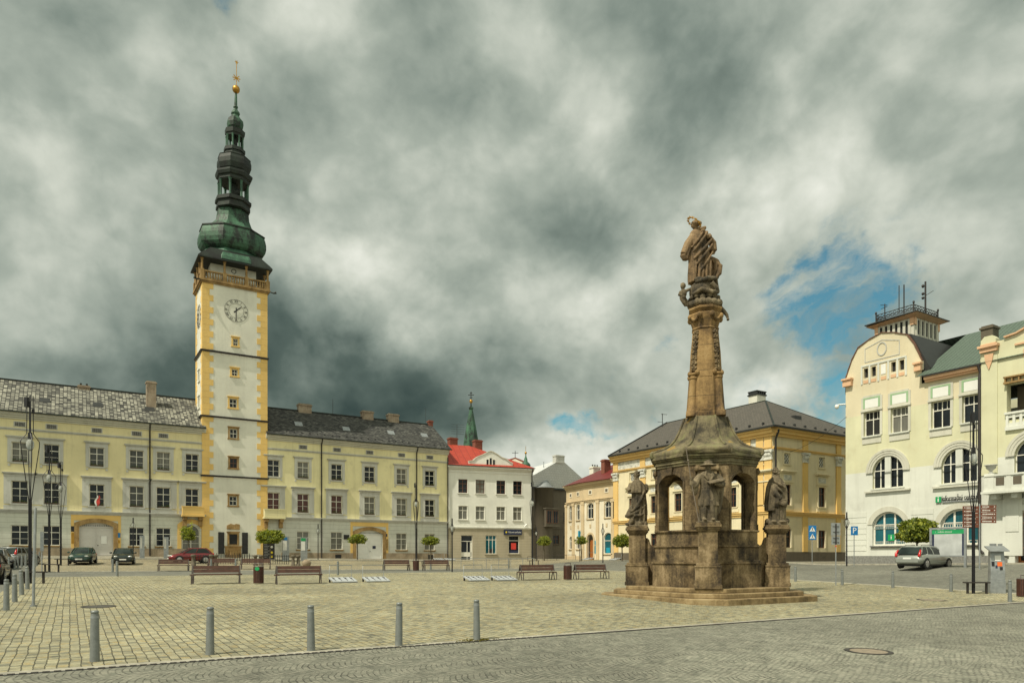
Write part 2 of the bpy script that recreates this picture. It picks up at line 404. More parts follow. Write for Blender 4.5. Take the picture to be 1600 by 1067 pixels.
VS=sorted(set([-600,-300,-150,-60,-30,-12]+[-4+1.*i for i in range(17)]+[13.62,13.74,13.98]+[14.5+.75*i for i in range(88)]+[48.3,57.2,57.5,43,64,79.6,84,90,95,110,140,200,320,640]))
US=[u for i,u in enumerate(US) if i==0 or u-US[i-1]>1e-3]; VS=[v for i,v in enumerate(VS) if i==0 or v-VS[i-1]>1e-3]
GM={}
LIFT={'back_sidewalk':.0,'right_sidewalk':.0}
for i in range(len(US)-1):
    for j in range(len(VS)-1):
        a,b_,c_,d_=US[i],US[i+1],VS[j],VS[j+1]; r=region((a+b_)/2,(c_+d_)/2)
        g=GM.setdefault(r,(MB(),{})); mb,ix=g; f=[]
        for (u,v) in ((a,c_),(b_,c_),(b_,d_),(a,d_)):
            if (u,v) not in ix:
                ix[(u,v)]=len(mb.v); mb.v.append((u,v,ground(u,v)))
            f.append(ix[(u,v)])
        mb.f.append(f);mb.m.append(0);mb.s.append(True)
GMAT={'front_road':'fan','drain':'iron','plaza_kerb':'kerb','right_sidewalk':'walk','side_road':'road','left_road':'road','plaza':'plaza','cross_road':'road','parking_kerb':'kerb','parking_paving':'plaza2','back_sidewalk':'walk'}
for r,(mb,ix) in GM.items():
    o=mb.build({'drain':'drain_channel','left_road':'road','side_road':'road','cross_road':'road','front_road':'road','plaza':'square_paving','parking_paving':'square_paving','right_sidewalk':'sidewalk','back_sidewalk':'sidewalk','plaza_kerb':'kerb','parking_kerb':'kerb'}[r],M[GMAT[r]]); tag(o,kind='structure')
# drain grating: slotted bars over the channel
mb=MB(); u=-12.
while u<40:
    w=.1 if u<9 else .22
    mb.box(u,u+w,13.625,13.735,ground(u,13.7)-.05,ground(u,13.7)+.012); u+=w+(.055 if u<9 else .012)
o=mb.build('drain_grate',M['pipe']); tag(o,kind='structure')
def kerb_line(pts,name='kerb',h=.12,w=.16,step=1.5,mat='kerb'):
    mb=MB()
    for (a,b_) in zip(pts,pts[1:]):
        A=Vector(a);B=Vector(b_);n=max(1,int((B-A).length/step)); d=(B-A).normalized(); nn=Vector((-d.y,d.x))*w/2
        for k in range(n):
            p=A+(B-A)*(k/n); q=A+(B-A)*((k+1)/n)-d*.012
            P=[p-nn,q-nn,q+nn,p+nn]
            mb.add([(x.x,x.y,ground(x.x,x.y)-.05) for x in P]+[(x.x,x.y,ground(x.x,x.y)+h) for x in P],[(4,5,6,7),(0,1,5,4),(1,2,6,5),(2,3,7,6),(3,0,4,7)])
    o=mb.build(name,M[mat],bevel=.015); tag(o,kind='structure'); return o
kerb_line([(-30,79.6),(52,79.6)],h=.10)
kerb_line([(53.2,14),(53.2,43)],h=.10)
kerb_line([(-2.2,57.4),(41,57.4)],h=.03,w=.22)
kerb_line([(38.4,14.1),(38.4,48.2)],h=.015,w=.2)
# sunken slabs round the monument, shallow gutter lines
def sheet(name,u0,u1,v0,v1,mat,lift=.004):
    mb=MB(); nu=max(1,int((u1-u0)/.75)); nv=max(1,int((v1-v0)/.75))
    return None
def manhole(u,v,r,label):
    t=thing('manhole_cover',label,'manhole cover',(u,v,ground(u,v)),group='manhole covers in the paving')
    sl=[(0,0)]
    gz=lambda x,y: ground(x,y)
    n=28
    mb=MB(); ring=[(u+r*math.cos(2*math.pi*i/n),v+r*math.sin(2*math.pi*i/n)) for i in range(n)]
    mb.add([(x,y,gz(x,y)-.03) for x,y in ring]+[(x,y,gz(x,y)+.008) for x,y in ring],[tuple(range(n,2*n))]+[(i,(i+1)%n,n+(i+1)%n,n+i) for i in range(n)])
    mb.build('cover_plate',M['mh'],t)
    mb=MB()
    for i in range(n):
        a0,a1=2*math.pi*i/n,2*math.pi*(i+1)/n; P=[]
        for a,rr in ((a0,r+.01),(a1,r+.01),(a1,r+.11),(a0,r+.11)):
            x,y=u+rr*math.cos(a),v+rr*math.sin(a); P.append((x,y,gz(x,y)+.010))
        mb.poly(P)
    mb.build('cover_frame',M['pipe'],t)
M['mh']=flat('worn_cast_iron_cover',(.25,.205,.15),.7,.1,var=.2,scale=9,bmp=.3)
manhole(14.1,8.7,.36,'round tan manhole cover in the grey fan-laid road in front')
manhole(30.4,16.0,.45,'round brown manhole cover in the yellow setts right of the monument')
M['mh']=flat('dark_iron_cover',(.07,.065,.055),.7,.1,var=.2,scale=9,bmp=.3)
manhole(0.75,25.4,.38,'dark disc in the setts behind the leftmost front bollard')  # dark disc standing for a darker strip in the paving
# ---------------- facades
def arcp(a0,a1,z0,z1,rise,n=10):
    if rise<=0: return [(a0,z0),(a1,z0),(a1,z1),(a0,z1)]
    w=(a1-a0)/2; c=(a0+a1)/2
    if rise>=w*.98:
        arc=[(c+w*math.cos(math.pi*i/n),z1-rise+rise*math.sin(math.pi*i/n)) for i in range(n+1)]
    else:
        R=(w*w+rise*rise)/(2*rise); t=math.asin(w/R)
        arc=[(c+R*math.sin(t-2*t*i/n),z1-R+R*math.cos(t-2*t*i/n)) for i in range(n+1)]
    return [(a0,z0),(a1,z0)]+arc
class Fac:
    def __init__(s,O,A,parent,N=None):
        s.O=Vector(O);s.A=Vector(A).normalized();s.N=Vector(N) if N else Vector((s.A.y,-s.A.x)); s.p=parent; s.holes=[]
    def P(s,a,z,d=0.):
        q=s.O+s.A*a+s.N*d; return (q.x,q.y,z)
    def apx(s,px):   # photo column -> distance along this facade, and depth
        sx=(px-CX)/F; r=Vector((FU+FV*sx,FV-FU*sx))
        # O + A t = r*Y
        det=s.A.x*(-r.y)+s.A.y*r.x
        t=(-s.O.x*(-r.y)-s.O.y*r.x)/det
        q=s.O+s.A*t; Y=FU*q.x+FV*q.y
        return t,Y
    def a(s,px): return s.apx(px)[0]
    def z(s,px,py): return pz(py,s.apx(px)[1])
    def box(s,mb,a0,a1,z0,z1,d0,d1,m=0):
        mb.add([s.P(a0,z0,d1),s.P(a1,z0,d1),s.P(a1,z0,d0),s.P(a0,z0,d0),s.P(a0,z1,d1),s.P(a1,z1,d1),s.P(a1,z1,d0),s.P(a0,z1,d0)],
              [(0,3,2,1),(4,5,6,7),(0,1,5,4),(1,2,6,5),(2,3,7,6),(3,0,4,7)],m)
    def slab(s,mb,pts,d0,d1,m=0):
        n=len(pts); mb.add([s.P(a,z,d0) for a,z in pts]+[s.P(a,z,d1) for a,z in pts],[tuple(range(n,2*n)),tuple(reversed(range(n)))]+[(i,(i+1)%n,n+(i+1)%n,n+i) for i in range(n)],m)
    def ring(s,mb,outer,inner,d0,d1,m=0):
        n=len(outer)
        for i in range(n):
            j=(i+1)%n
            A0,A1,B1,B0=outer[i],outer[j],inner[j],inner[i]
            mb.quad(s.P(*A0,d1),s.P(*A1,d1),s.P(*B1,d1),s.P(*B0,d1),m)
            mb.quad(s.P(*A0,d0),s.P(*A1,d0),s.P(*A1,d1),s.P(*A0,d1),m)
            mb.quad(s.P(*B0,d0),s.P(*B1,d0),s.P(*B1,d1),s.P(*B0,d1),m)
    def wall(s,name,mat,a0,a1,z0,z1,parent=None,dep=.25,d=0.,rev=None,holes=None,bands=()):
        mi=lambda z: sum(1 for b in bands if z>b)
        mb=MB(); H=[h for h in (s.holes if holes is None else holes) if h[0]>a0-.01 and h[1]<a1+.01 and h[2]>z0-.01 and h[3]<z1+.01]
        xs=sorted({a0,a1}|{h[0] for h in H}|{h[1] for h in H}); zs=sorted({z0,z1}|{h[2] for h in H}|{h[3] for h in H}|set(bands))
        for i in range(len(xs)-1):
            for j in range(len(zs)-1):
                cx,cz=(xs[i]+xs[i+1])/2,(zs[j]+zs[j+1])/2
                if xs[i+1]-xs[i]<1e-5 or zs[j+1]-zs[j]<1e-5: continue
                if any(h[0]<cx<h[1] and h[2]<cz<h[3] for h in H): continue
                mb.quad(s.P(xs[i],zs[j],d),s.P(xs[i+1],zs[j],d),s.P(xs[i+1],zs[j+1],d),s.P(xs[i],zs[j+1],d),mi(cz))
        for h in H:
            pts=arcp(*h[:5]); n=len(pts)
            if h[4]>0:
                arc=pts[2:]; k=len(arc)//2
                for q in range(k): mb.add([s.P(h[1],h[3],d),s.P(*arc[q],d),s.P(*arc[q+1],d)],[(0,2,1)],mi(h[3]-.2))
                for q in range(k,len(arc)-1): mb.add([s.P(h[0],h[3],d),s.P(*arc[q],d),s.P(*arc[q+1],d)],[(0,2,1)],mi(h[3]-.2))
            for q in range(n):
                r=(q+1)%n
                mb.quad(s.P(*pts[q],d),s.P(*pts[r],d),s.P(*pts[r],d-dep),s.P(*pts[q],d-dep),mi(h[3]-.5))
        return mb.build(name,mat,parent or s.p)
    def win(s,c,z0,z1,w,arch=0,cols=2,bars=(.62,),fr='frame',gl='glass',dep=.2,name='window',t=.07,sill=.12,sillm='trim',minor=(),hole=True,mid=.06,surround=None,sm='trim',box=False,posts=None):
        a0,a1=c-w/2,c+w/2
        if hole: s.holes.append((a0,a1,z0,z1,arch))
        mb=MB(); out=arcp(a0,a1,z0,z1,arch); r2=max(0,arch-t) if arch>=w/2*.98 else arch*(w-2*t)/w
        inn=arcp(a0+t,a1-t,z0+t,z1-t,r2)
        s.ring(mb,out,inn,-dep,-dep+.09)
        def top(a):
            if arch<=0: return z1-t
            if arch>=w/2*.98: return z1-arch+math.sqrt(max(0,(w/2-t)**2-(a-c)**2))*arch/(w/2)
            R=(w*w/4+arch*arch)/(2*arch); return z1-R+math.sqrt(R*R-(a-c)**2)-t
        xs=posts if posts else [a0+w*k/cols for k in range(1,cols)]
        for x in xs: s.box(mb,x-mid/2,x+mid/2,z0+t,top(x),-dep+.002,-dep+.082)
        for b_ in bars:
            z=z0+(z1-z0)*b_; s.box(mb,a0+t,a1-t,z-.035,z+.035,-dep+.004,-dep+.085)
        for b_ in minor:
            z=z0+(z1-z0)*b_; s.box(mb,a0+t,a1-t,z-.014,z+.014,-dep+.006,-dep+.07)
        o=mb.build(name,M[fr],s.p)
        g=MB(); s.slab(g,arcp(a0+t*.5,a1-t*.5,z0+t*.5,z1-t*.5,max(0,r2)),-dep+.02,-dep+.035); g.build('pane',M[gl],o)
        if sill:
            g=MB(); s.box(g,a0-.12,a1+.12,z0-.1,z0-.002,-dep*.5,sill); s.box(g,a0-.08,a1+.08,z0-.17,z0-.1,.001,sill*.6); g.build('sill',M[sillm],o)
        if box:
            g=MB(); s.box(g,a0+.1,a1-.1,z0+.01,z0+.14,-.09,.1)
            for k in range(26):
                x=RND.uniform(a0+.1,a1-.1);z=z0+.13+RND.random()*.16;dd=RND.uniform(-.06,.12);q=.05
                g.add([s.P(x-q,z,dd),s.P(x+q,z+RND.uniform(-q,q),dd),s.P(x,z+q*1.5,dd+.03)],[(0,1,2)],1)
            g.build('flower_box',[M['boxm'],M['flower']],o)
        if surround: surround(s,o,a0,a1,z0,z1)
        return o
def sur_plain(w=.2,mat='trim',d=.05):
    def f(s,o,a0,a1,z0,z1):
        g=MB(); s.box(g,a0-w,a0,z0,z1,.001,d); s.box(g,a1,a1+w,z0,z1,.001,d); s.box(g,a0-w,a1+w,z1,z1+w,.001,d); g.build('surround',M[mat],o)
    return f
def sur_top(s,o,a0,a1,z0,z1):      # upper floor: casing with straight cornice
    g=MB(); w=.33
    s.box(g,a0-w,a0,z0-.05,z1,.001,.05); s.box(g,a1,a1+w,z0-.05,z1,.001,.05)
    s.box(g,a0-.1,a0-.002,z0,z1,.05,.08); s.box(g,a1+.002,a1+.1,z0,z1,.05,.08)
    s.box(g,a0-w,a1+w,z1,z1+.4,.001,.06); s.box(g,a0-w-.1,a1+w+.1,z1+.4,z1+.5,.001,.16); s.box(g,a0-w-.16,a1+w+.16,z1+.5,z1+.57,.001,.24)
    for x in (a0-.2,a1+.2): s.box(g,x-.1,x+.1,z0-.40,z0-.17,.001,.09)
    g.build('surround',M['trim'],o)
def sur_mid(s,o,a0,a1,z0,z1):      # main floor: wide pilaster casing, frieze, hood and apron
    g=MB(); w=.38
    s.box(g,a0-w,a0,z0-.05,z1,.001,.06); s.box(g,a1,a1+w,z0-.05,z1,.001,.06)
    s.box(g,a0-.1,a0-.002,z0,z1,.06,.09); s.box(g,a1+.002,a1+.1,z0,z1,.06,.09)
    s.box(g,a0-.62,a0-w-.002,z0-.05,z1+.42,.001,.035); s.box(g,a1+w+.002,a1+.62,z0-.05,z1+.42,.001,.035)
    s.box(g,a0-w,a1+w,z1,z1+.42,.001,.075)
    s.box(g,a0-.62,a1+.62,z1+.42,z1+.62,.001,.11)
    s.box(g,a0-.68,a1+.68,z1+.62,z1+.72,.001,.26); s.box(g,a0-.75,a1+.75,z1+.72,z1+.79,.001,.36)
    s.box(g,a0-.63,a1+.63,z0-.80,z0-.17,.001,.03)
    g.build('surround',M['trim'],o)
def cornice(f,name,mat,a0,a1,steps,parent=None):
    mb=MB()
    for z0,z1,d in steps: f.box(mb,a0,a1,z0,z1,.001,d)
    return mb.build(name,M[mat],parent or f.p)
def roofplane(mb,p,uv0=(0,0)):
    # quad p0(eave)->p1(eave)->p2(ridge)->p3(ridge), uv in metres
    p=[Vector(q) for q in p]; ax=(p[1]-p[0]).normalized(); n=ax.cross(p[-1]-p[0]).normalized(); ay=n.cross(ax)
    uv=[((q-p[0]).dot(ax)+uv0[0],(q-p[0]).dot(ay)+uv0[1]) for q in p]
    mb.add(p,[tuple(range(len(p)))],0,False,[uv])
def chimney(parent,x,y,z0,z1,w=.9,d=.7,mat='brick',name='chimney',pots=0):
    g=MB(); g.box(x-w/2,x+w/2,y-d/2,y+d/2,z0,z1-.25); g.box(x-w/2-.08,x+w/2+.08,y-d/2-.08,y+d/2+.08,z1-.25,z1-.1); g.box(x-w/2+.02,x+w/2-.02,y-d/2+.02,y+d/2-.02,z1-.1,z1)
    o=g.build(name,M[mat],parent)
    if pots:
        h=MB()
        for k in range(pots):
            xx=x-w/2+w*(k+.5)/pots; h.lathe([(.09,z1),(.09,z1+.22),(.12,z1+.25)],8,(xx,y))
        h.build('chimney_pot',M['dkmetal'],o)
    return o
def pipe(f,a,z0,z1,d=.14,r=.075,mat='pipe',top=.35,name='downpipe'):
    mb=MB(); mb.tube([f.P(a,z1,d+top),f.P(a,z1-.25,d+top),f.P(a,z1-.75,d),f.P(a,z0+.1,d)],r,8)
    z=z0+1
    while z<z1-1:
        mb.tube([f.P(a,z,d),f.P(a,z+.06,d)],r*1.25,8); z+=2.2
    return mb.build(name,M[mat],f.p)
def gate(f,c,z0,w,h,rise,door,fr='sand',name='gate',panel=True):
    a0,a1=c-w/2,c+w/2; f.holes.append((a0,a1,z0,z0+h,rise))
    g=MB(); out=arcp(a0-.42,a1+.42,z0,z0+h+.42,rise*1.15); inn=arcp(a0,a1,z0,z0+h,rise); f.ring(g,out,inn,.001,.09)
    if panel: # ochre panel between arch and string course
        pass
    o=g.build(name,M[fr],f.p)
    d=MB(); f.slab(d,arcp(a0,a1,z0,z0+h,rise),-.28,-.24); 
    for sgn in (-1,1):
        x0,x1=(a0+.06,c-.04) if sgn<0 else (c+.04,a1-.06)
        for zz0,zz1 in ((.15,.85),(1.0,1.9),(2.05,min(2.7,h-rise-.12))):
            f.ring(d,[(x0+.05,z0+zz0),(x1-.05,z0+zz0),(x1-.05,z0+zz1),(x0+.05,z0+zz1)],[(x0+.12,z0+zz0+.07),(x1-.12,z0+zz0+.07),(x1-.12,z0+zz1-.07),(x0+.12,z0+zz1-.07)],-.24,-.215)
    f.box(d,c-.025,c+.025,z0,z0+h-rise-.06,-.24,-.2); f.box(d,a0,a1,z0+h-rise-.08,z0+h-rise+.02,-.24,-.17)
    do=d.build('gate_leaf',M[door],o)
    k=MB(); 
    x=a0+.15
    while x<a1-.1:
        f.box(k,x,x+.03,z0+h-rise+.05,z0+h-rise+rise*.55,-.235,-.2); x+=.16
    k.build('fanlight_grille',M['iron'],o)
    k=MB(); k.ell(f.P(c+.14,z0+1.15,-.19),(.05,.05,.05),8,6); k.build('handle',M['iron'],do)
    return o
# ===== left palace wing =====
VF=84.
uL0=-22.; TW0=on_v(316,VF)[0]; TW1=TW0+6.84; uR1=on_v(703,VF)[0]-.35
zb=ground(5,84)
lw=thing('palace_wing','long yellow palace wing with lichen-spotted pale slate roof, left of the clock tower','building',(0,89,zb),group='yellow palace wings beside the tower')
f=Fac((0,VF),(1,0),lw,N=(0,-1))
UA=lambda px:on_v(px,VF)[0]
colsL=[UA(p) for p in (31,80.6,151.4,213.5,255.3,300)]+[-9.4,-13,-17.5]
z_string,z_eave=6.25,15.6
for k,c in enumerate(colsL):
    f.win(c,11.05,13.0,1.32,minor=(.34,),bars=(.66,),surround=sur_top,box=True,gl=RND.choice(['glass','glass','glassc','glassb']))
    f.win(c,7.05,9.25,1.34,minor=(.34,),bars=(.66,),surround=sur_mid,box=(k!=5),gl=RND.choice(['glass','glass','glassc']))
    if k in(2,5): continue
    f.win(c,3.0,4.95,1.42,minor=(.33,),bars=(.66,),sillm='sand')
gate(f,colsL[2]-.05,1.9,3.0,3.45,.42,'door_w')
f.win(colsL[5]-.1,2.55,5.35,1.75,arch=.87,bars=(.55,),minor=(.28,),gl='glassb',fr='frame',sillm='sand')
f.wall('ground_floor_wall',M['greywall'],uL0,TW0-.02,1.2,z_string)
f.wall('upper_wall',M['cream'],uL0,TW0-.02,z_string,z_eave)
def wing_trim(f,a0,a1,wallside,vents,zpl):
    cornice(f,'string_course','trim',a0,a1,[(z_string-.12,z_string+.02,.08),(z_string+.02,z_string+.16,.18),(z_string+.16,z_string+.22,.26)])
    cornice(f,'frieze_band','trim',a0,a1,[(14.12,14.24,.05),(14.24,14.34,.14)])
    cornice(f,'eaves_cornice','trimlt',a0,a1,[(15.2,15.38,.12),(15.38,15.56,.28),(15.56,15.78,.46),(15.78,15.88,.56)])
    for c in vents:
        g=MB(); f.box(g,c-.5,c+.5,14.48,14.98,.001,.04)
        o=g.build('vent',M['trim'],f.p); g=MB()
        for i in range(6): f.box(g,c-.4,c+.4,14.53+i*.068,14.565+i*.068,.04,.06)
        for i in range(5): f.box(g,c-.4+i*.19,c-.37+i*.19,14.53,14.92,.04,.065)
        g.build('grille',M['pipe'],o)
wing_trim(f,uL0,TW0+.35,None,colsL[:5]+colsL[6:],0)
g=MB(); f.box(g,uL0,colsL[2]-2.05,1.2,2.75,.001,.09); f.box(g,colsL[2]+1.98,TW0-.02,1.2,2.75,.001,.09); g.build('plinth',M['plinth'],lw)
g=MB(); f.box(g,colsL[2]-2.25,colsL[2]+2.15,5.55,z_string-.13,.001,.03); f.box(g,colsL[2]-2.25,colsL[2]-1.99,1.3,5.55,.001,.03); f.box(g,colsL[2]+1.89,colsL[2]+2.15,1.3,5.55,.001,.03); g.build('gate_panel',M['ochre'],lw)
def wing_roof(p,a0,a1,mat,gable=False):
    e0,e1,r=VF-.62,95.6,89.6; ze,zr=15.88,20.05
    g=MB()
    roofplane(g,[(a0,e0,ze),(a1,e0,ze),(a1,r,zr),(a0,r,zr)]); roofplane(g,[(a1,e1,ze),(a0,e1,ze),(a0,r,zr),(a1,r,zr)])
    o=g.build('roof',M[mat],p)
    g=MB(); g.box(a0,a1,e0-.1,e0+.03,ze-.1,ze+.03); g.bar((a0,r,zr+.03),(a1,r,zr+.03),.3,.12); g.build('gutter',M['copperdk'],o)
    return o
rL=wing_roof(lw,uL0,TW0+.3,'slateL')
g=MB(); g.quad((uL0,95,1),(uL0,84.3,1),(uL0,84.3,15.8),(uL0,95,15.8)); g.quad((TW0,95,1),(uL0,95,1),(uL0,95,15.8),(TW0,95,15.8)); g.build('rear_wall',M['cream'],lw)
def on_roof(px,py):
    best=None
    for k in range(0,600):
        v=83.4+k*.0105; u,Y=on_v(px,v); z=pz(py,Y)
        zr=15.88+(v-83.38)*(4.17/6.22)
        if best is None or abs(z-zr)<best[0]: best=(abs(z-zr),u,v,zr)
    return best[1:]
def skylight(rf,px,py,mat='dkmetal'):
    u,v,z=on_roof(px,py); g=MB(); sl=4.17/6.22
    g.add([(u-.45,v-.25,z-.25*sl+.05),(u+.45,v-.25,z-.25*sl+.05),(u+.45,v+.25,z+.25*sl+.22),(u-.45,v+.25,z+.25*sl+.22),(u-.45,v-.25,z-.25*sl-.1),(u+.45,v-.25,z-.25*sl-.1),(u+.45,v+.25,z+.2),(u-.45,v+.25,z+.2)],[(0,1,2,3),(0,4,5,1),(1,5,6,2),(3,7,4,0),(2,6,7,3)])
    g.build('roof_hatch',M[mat],rf)
for px,py in ((70,627),(153,634),(233.5,640.5)): skylight(rL,px,py)
u,Y=on_v(236,87.2); chimney(rL,u,87.2,17.8,pz(601.5,Y)+.35,.95,.8,pots=0)
u,Y=on_v(131,89.6); chimney(rL,u,89.6,19.5,pz(603,Y),1.1,.9,pots=2)
pipe(f,UA(234),1.9,15.9)
# balcony at the tower corner
def balcony(f,a0,a1,mat,z=5.95):
    g=MB(); f.box(g,a0,a1,z+.25,z+.45,.001,1.0); f.box(g,a0+.06,a1-.06,z+.45,z+1.25,.82,.95); f.box(g,a0+.06,a0+.2,z+.45,z+1.25,.26,.82); f.box(g,a1-.2,a1-.06,z+.45,z+1.25,.26,.82); f.box(g,a0-.04,a1+.04,z+1.25,z+1.36,.78,1.0)
    o=g.build('balcony',M[mat],f.p)
    for x in (a0+.15,a1-.55):
        g=MB(); f.box(g,x,x+.4,z-.75,z+.25,.001,.35); f.box(g,x,x+.4,z-.1,z+.25,.35,.75); g.build('bracket',M['sand'],o)
    return o
balcony(f,UA(281)+.1,UA(317)+.05,'ochre')
g=MB(); 
for sx_ in (colsL[5]-1.45,colsL[5]+.95): f.box(g,sx_,sx_+.4,1.25,5.2,.001,.07)
f.ring(g,arcp(colsL[5]-1.45,colsL[5]+1.25,5.0,5.95,.6),arcp(colsL[5]-1.0,colsL[5]+.8,5.0,5.5,.4),.001,.06); g.build('doorway_surround',M['ochre'],lw)
for px,z0,z1,w,mt,nm in ((116,4.4,4.95,.55,'iron','notice_plate'),(116.5,3.2,4.3,.55,'gold','notice_plate'),(183,3.85,4.35,.6,'blue','number_plate'),(183,3.3,3.6,.55,'gold','notice_plate'),(162.5,3.2,4.0,.5,'wht','notice_plate')):
    g=MB(); f.box(g,UA(px)-w/2,UA(px)+w/2,z0,z1,.001 if px!=162.5 else -.21,.04 if px!=162.5 else -.19); g.build(nm,M[mt],lw)
# flag
u=UA(151); ft=thing('flag','small red and white flag on a slanting pole above the left gate','flag',(u,VF,6.9))
g=MB(); g.tube([(u-.1,VF-.05,6.75),(u,VF-.95,8.2)],.02,6); g.build('flag_pole',M['iron'],ft)
g=MB()
for k in range(2):
    rows=[[(u-.02+.16*math.sin(i*1.3+j)*.35+(k*.16)+i*.06-.03*j,VF-.9-.02*j,8.1-j*.13-i*.1) for i in range(4)] for j in range(8)]
    for j in range(7):
        for i in range(3): g.add([rows[j][i],rows[j][i+1],rows[j+1][i+1],rows[j+1][i]],[(0,1,2,3)],k,True)
g.build('flag_cloth',[M['wht'],M['red']],ft)
# ===== right palace wing =====
rw=thing('palace_wing','yellow palace wing with dark slate roof and white gate, between tower and white house','building',(31,89,ground(31,84)),group='yellow palace wings beside the tower')
f2=Fac((0,VF),(1,0),rw,N=(0,-1))
colsR=[UA(p) for p in (427.3,473.5,526,577.5,627.4,671.4)]
GT=['glassr','glassr','glassr','glassb','glassb','glass']
for k,c in enumerate(colsR):
    f2.win(c,11.05,13.0,1.34,minor=(.34,),bars=(.66,),surround=sur_top,box=k>0,gl=('glassb' if k in(1,4) else 'glass'))
    f2.win(c,7.05,9.25,1.36,minor=(.34,),bars=(.66,),surround=sur_mid,box=True,gl=GT[k])
    if k in (0,3): continue
    f2.win(c,2.75,4.85,1.45,minor=(.33,),bars=(.66,),sillm='sand',gl='glassb')
gate(f2,colsR[3],1.4,3.4,3.75,.5,'wht')
ca=UA(424.8)
f2.holes.append((ca-1.05,ca+1.05,1.4,5.6,1.05))
RZ0=TW1-.15
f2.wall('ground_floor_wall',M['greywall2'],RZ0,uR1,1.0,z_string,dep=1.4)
f2.wall('upper_wall',M['cream2'],RZ0,uR1,z_string,z_eave)
wing_trim(f2,RZ0,uR1+.1,None,[UA(p) for p in (473.5,526.5,577.5,627.4,671.4)],0)
g=MB()
for a0,a1 in ((RZ0,ca-1.06),(ca+1.06,colsR[3]-2.13),(colsR[3]+2.13,uR1)): f2.box(g,a0,a1,1.0,2.35,.001,.09)
g.build('plinth',M['plinth'],rw)
g=MB(); c=colsR[3]; f2.box(g,c-2.45,c+2.45,5.62,z_string-.13,.001,.03); f2.box(g,c-2.45,c-2.14,1.3,5.62,.001,.03); f2.box(g,c+2.14,c+2.45,1.3,5.62,.001,.03); g.build('gate_panel',M['ochre'],rw)
rR=wing_roof(rw,RZ0,uR1+.35,'slateR')
for px,py in ((466.5,663.5),(541,671),(611,677),(663,681)): skylight(rR,px,py,'galv')
for px,w in ((475.5,1.6),(573.5,1.5),(613.5,1.5)):
    u,Y=on_v(px,89.6); chimney(rR,u,89.6,19.4,20.95,w,.8)
u,Y=on_v(672,89.6); chimney(rR,u,89.6,19.4,20.65,.6,.6,'redbrickp')
g=MB()
for k in range(26):   # snow hooks along the eaves
    u=RZ0+.5+k*.9; g.box(u,u+.14,84.0,84.12,16.3,16.46)
g.build('snow_guard',M['dkmetal'],rR)
u,Y=on_v(520,89.6); g=MB(); g.tube([(u,89.6,20),(u,89.6,22.0)],.03,5); g.build('lightning_rod',M['dkmetal'],rR)
u,Y=on_v(665,89.6); g=MB(); g.tube([(u,89.6,20),(u,89.6,22.3)],.02,5); g.build('lightning_rod',M['dkmetal'],rR)
pipe(f2,UA(502),1.6,15.9); pipe(f2,UA(650.5),1.5,15.9); pipe(f2,uR1-.02,1.5,14.9,top=.0)
balcony(f2,UA(410),UA(443),'cream2')
g=MB(); g.quad((uR1,84.05,1),(uR1,95,1),(uR1,95,15.9),(uR1,84.05,15.9)); g.add([(uR1,83.6,15.85),(uR1,95.4,15.85),(uR1,89.6,19.95)],[(0,1,2)]); g.quad((RZ0,95,1),(uR1,95,1),(uR1,95,15.8),(RZ0,95,15.8)); g.build('gable_wall',M['cream2'],rw)
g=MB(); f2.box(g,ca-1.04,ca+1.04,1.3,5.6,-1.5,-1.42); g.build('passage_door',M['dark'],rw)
g=MB(); f2.box(g,UA(537),UA(545.5),4.0,4.55,.001,.05); g.build('notice_plate',M['iron'],rw)
for px,z0,z1,w,mt in ((603,4.4,4.75,.35,'navy'),(603.5,2.7,4.1,.45,'sand')):
    g=MB(); f2.box(g,UA(px)-w/2,UA(px)+w/2,z0,z1,.001,.05); g.build('notice_plate',M[mt],rw)
for px in (568,585.5):
    g=MB(); f2.box(g,UA(px)-.2,UA(px)+.2,2.9 if px>570 else 3.6,3.25 if px>570 else 3.85,-.21,-.185); g.build('notice_plate',M['navy' if px>570 else 'cyan'],rw)
for px in (528,672):
    g=MB(); f2.box(g,UA(px)-.35,UA(px)+.35,1.55,2.15,.09,.12); g.build('cellar_vent',M['dark'],rw)
# ===== clock tower =====
tw=thing('clock_tower','tall white clock tower with yellow quoins and green copper spire','tower',(TW0+3.42,VF+3,ground(15,84)))
TD=4.8; vb=VF-.12
ft_=Fac((TW0,vb),(1,0),tw,N=(0,-1)); fl=Fac((TW0,vb+TD),(0,-1),tw,N=(-1,0)); fr_=Fac((TW1,vb),(0,1),tw,N=(1,0)); fb=Fac((TW1,vb+TD),(-1,0),tw,N=(0,1))
TH=32.0; tc=UA(364.5)-TW0
def sur_tw(mat='sand'):
    def q(s,o,a0,a1,z0,z1):
        g=MB(); w=.17; s.box(g,a0-w,a0,z0,z1,.001,.05); s.box(g,a1,a1+w,z0,z1,.001,.05); s.box(g,a0-w,a1+w,z1,z1+w,.001,.05); s.box(g,a0-w-.07,a1+w+.07,z1+w,z1+w+.09,.001,.14); s.box(g,a0-w-.05,a1+w+.05,z0-.16,z0,.001,.11); g.build('surround',M[mat],o)
    return q
for y0,y1,w,mt,cx in ((775,789.5,.82,'sand',364),(716,731,.78,'sand',364.5),(670,684.5,.8,'sand',364.5),(623,637,.78,'ochre',364),(577,587,.62,'ochre',366.3),(529,540,.5,'ochre',367.5)):
    ft_.win(UA(cx)-TW0,ft_.z(365,y1),ft_.z(365,y0),w,bars=(.5,),dep=.22,sill=0,surround=sur_tw(mt),fr='frame' if y0<700 or y0>760 else 'brown',mid=.05,gl='glass')
for z0,z1 in ((14.0,15.2),(18.5,19.6),(21.5,22.5)): fl.win(TD*.52,z0,z1,.7,bars=(.5,),sill=0,surround=sur_tw('white'))
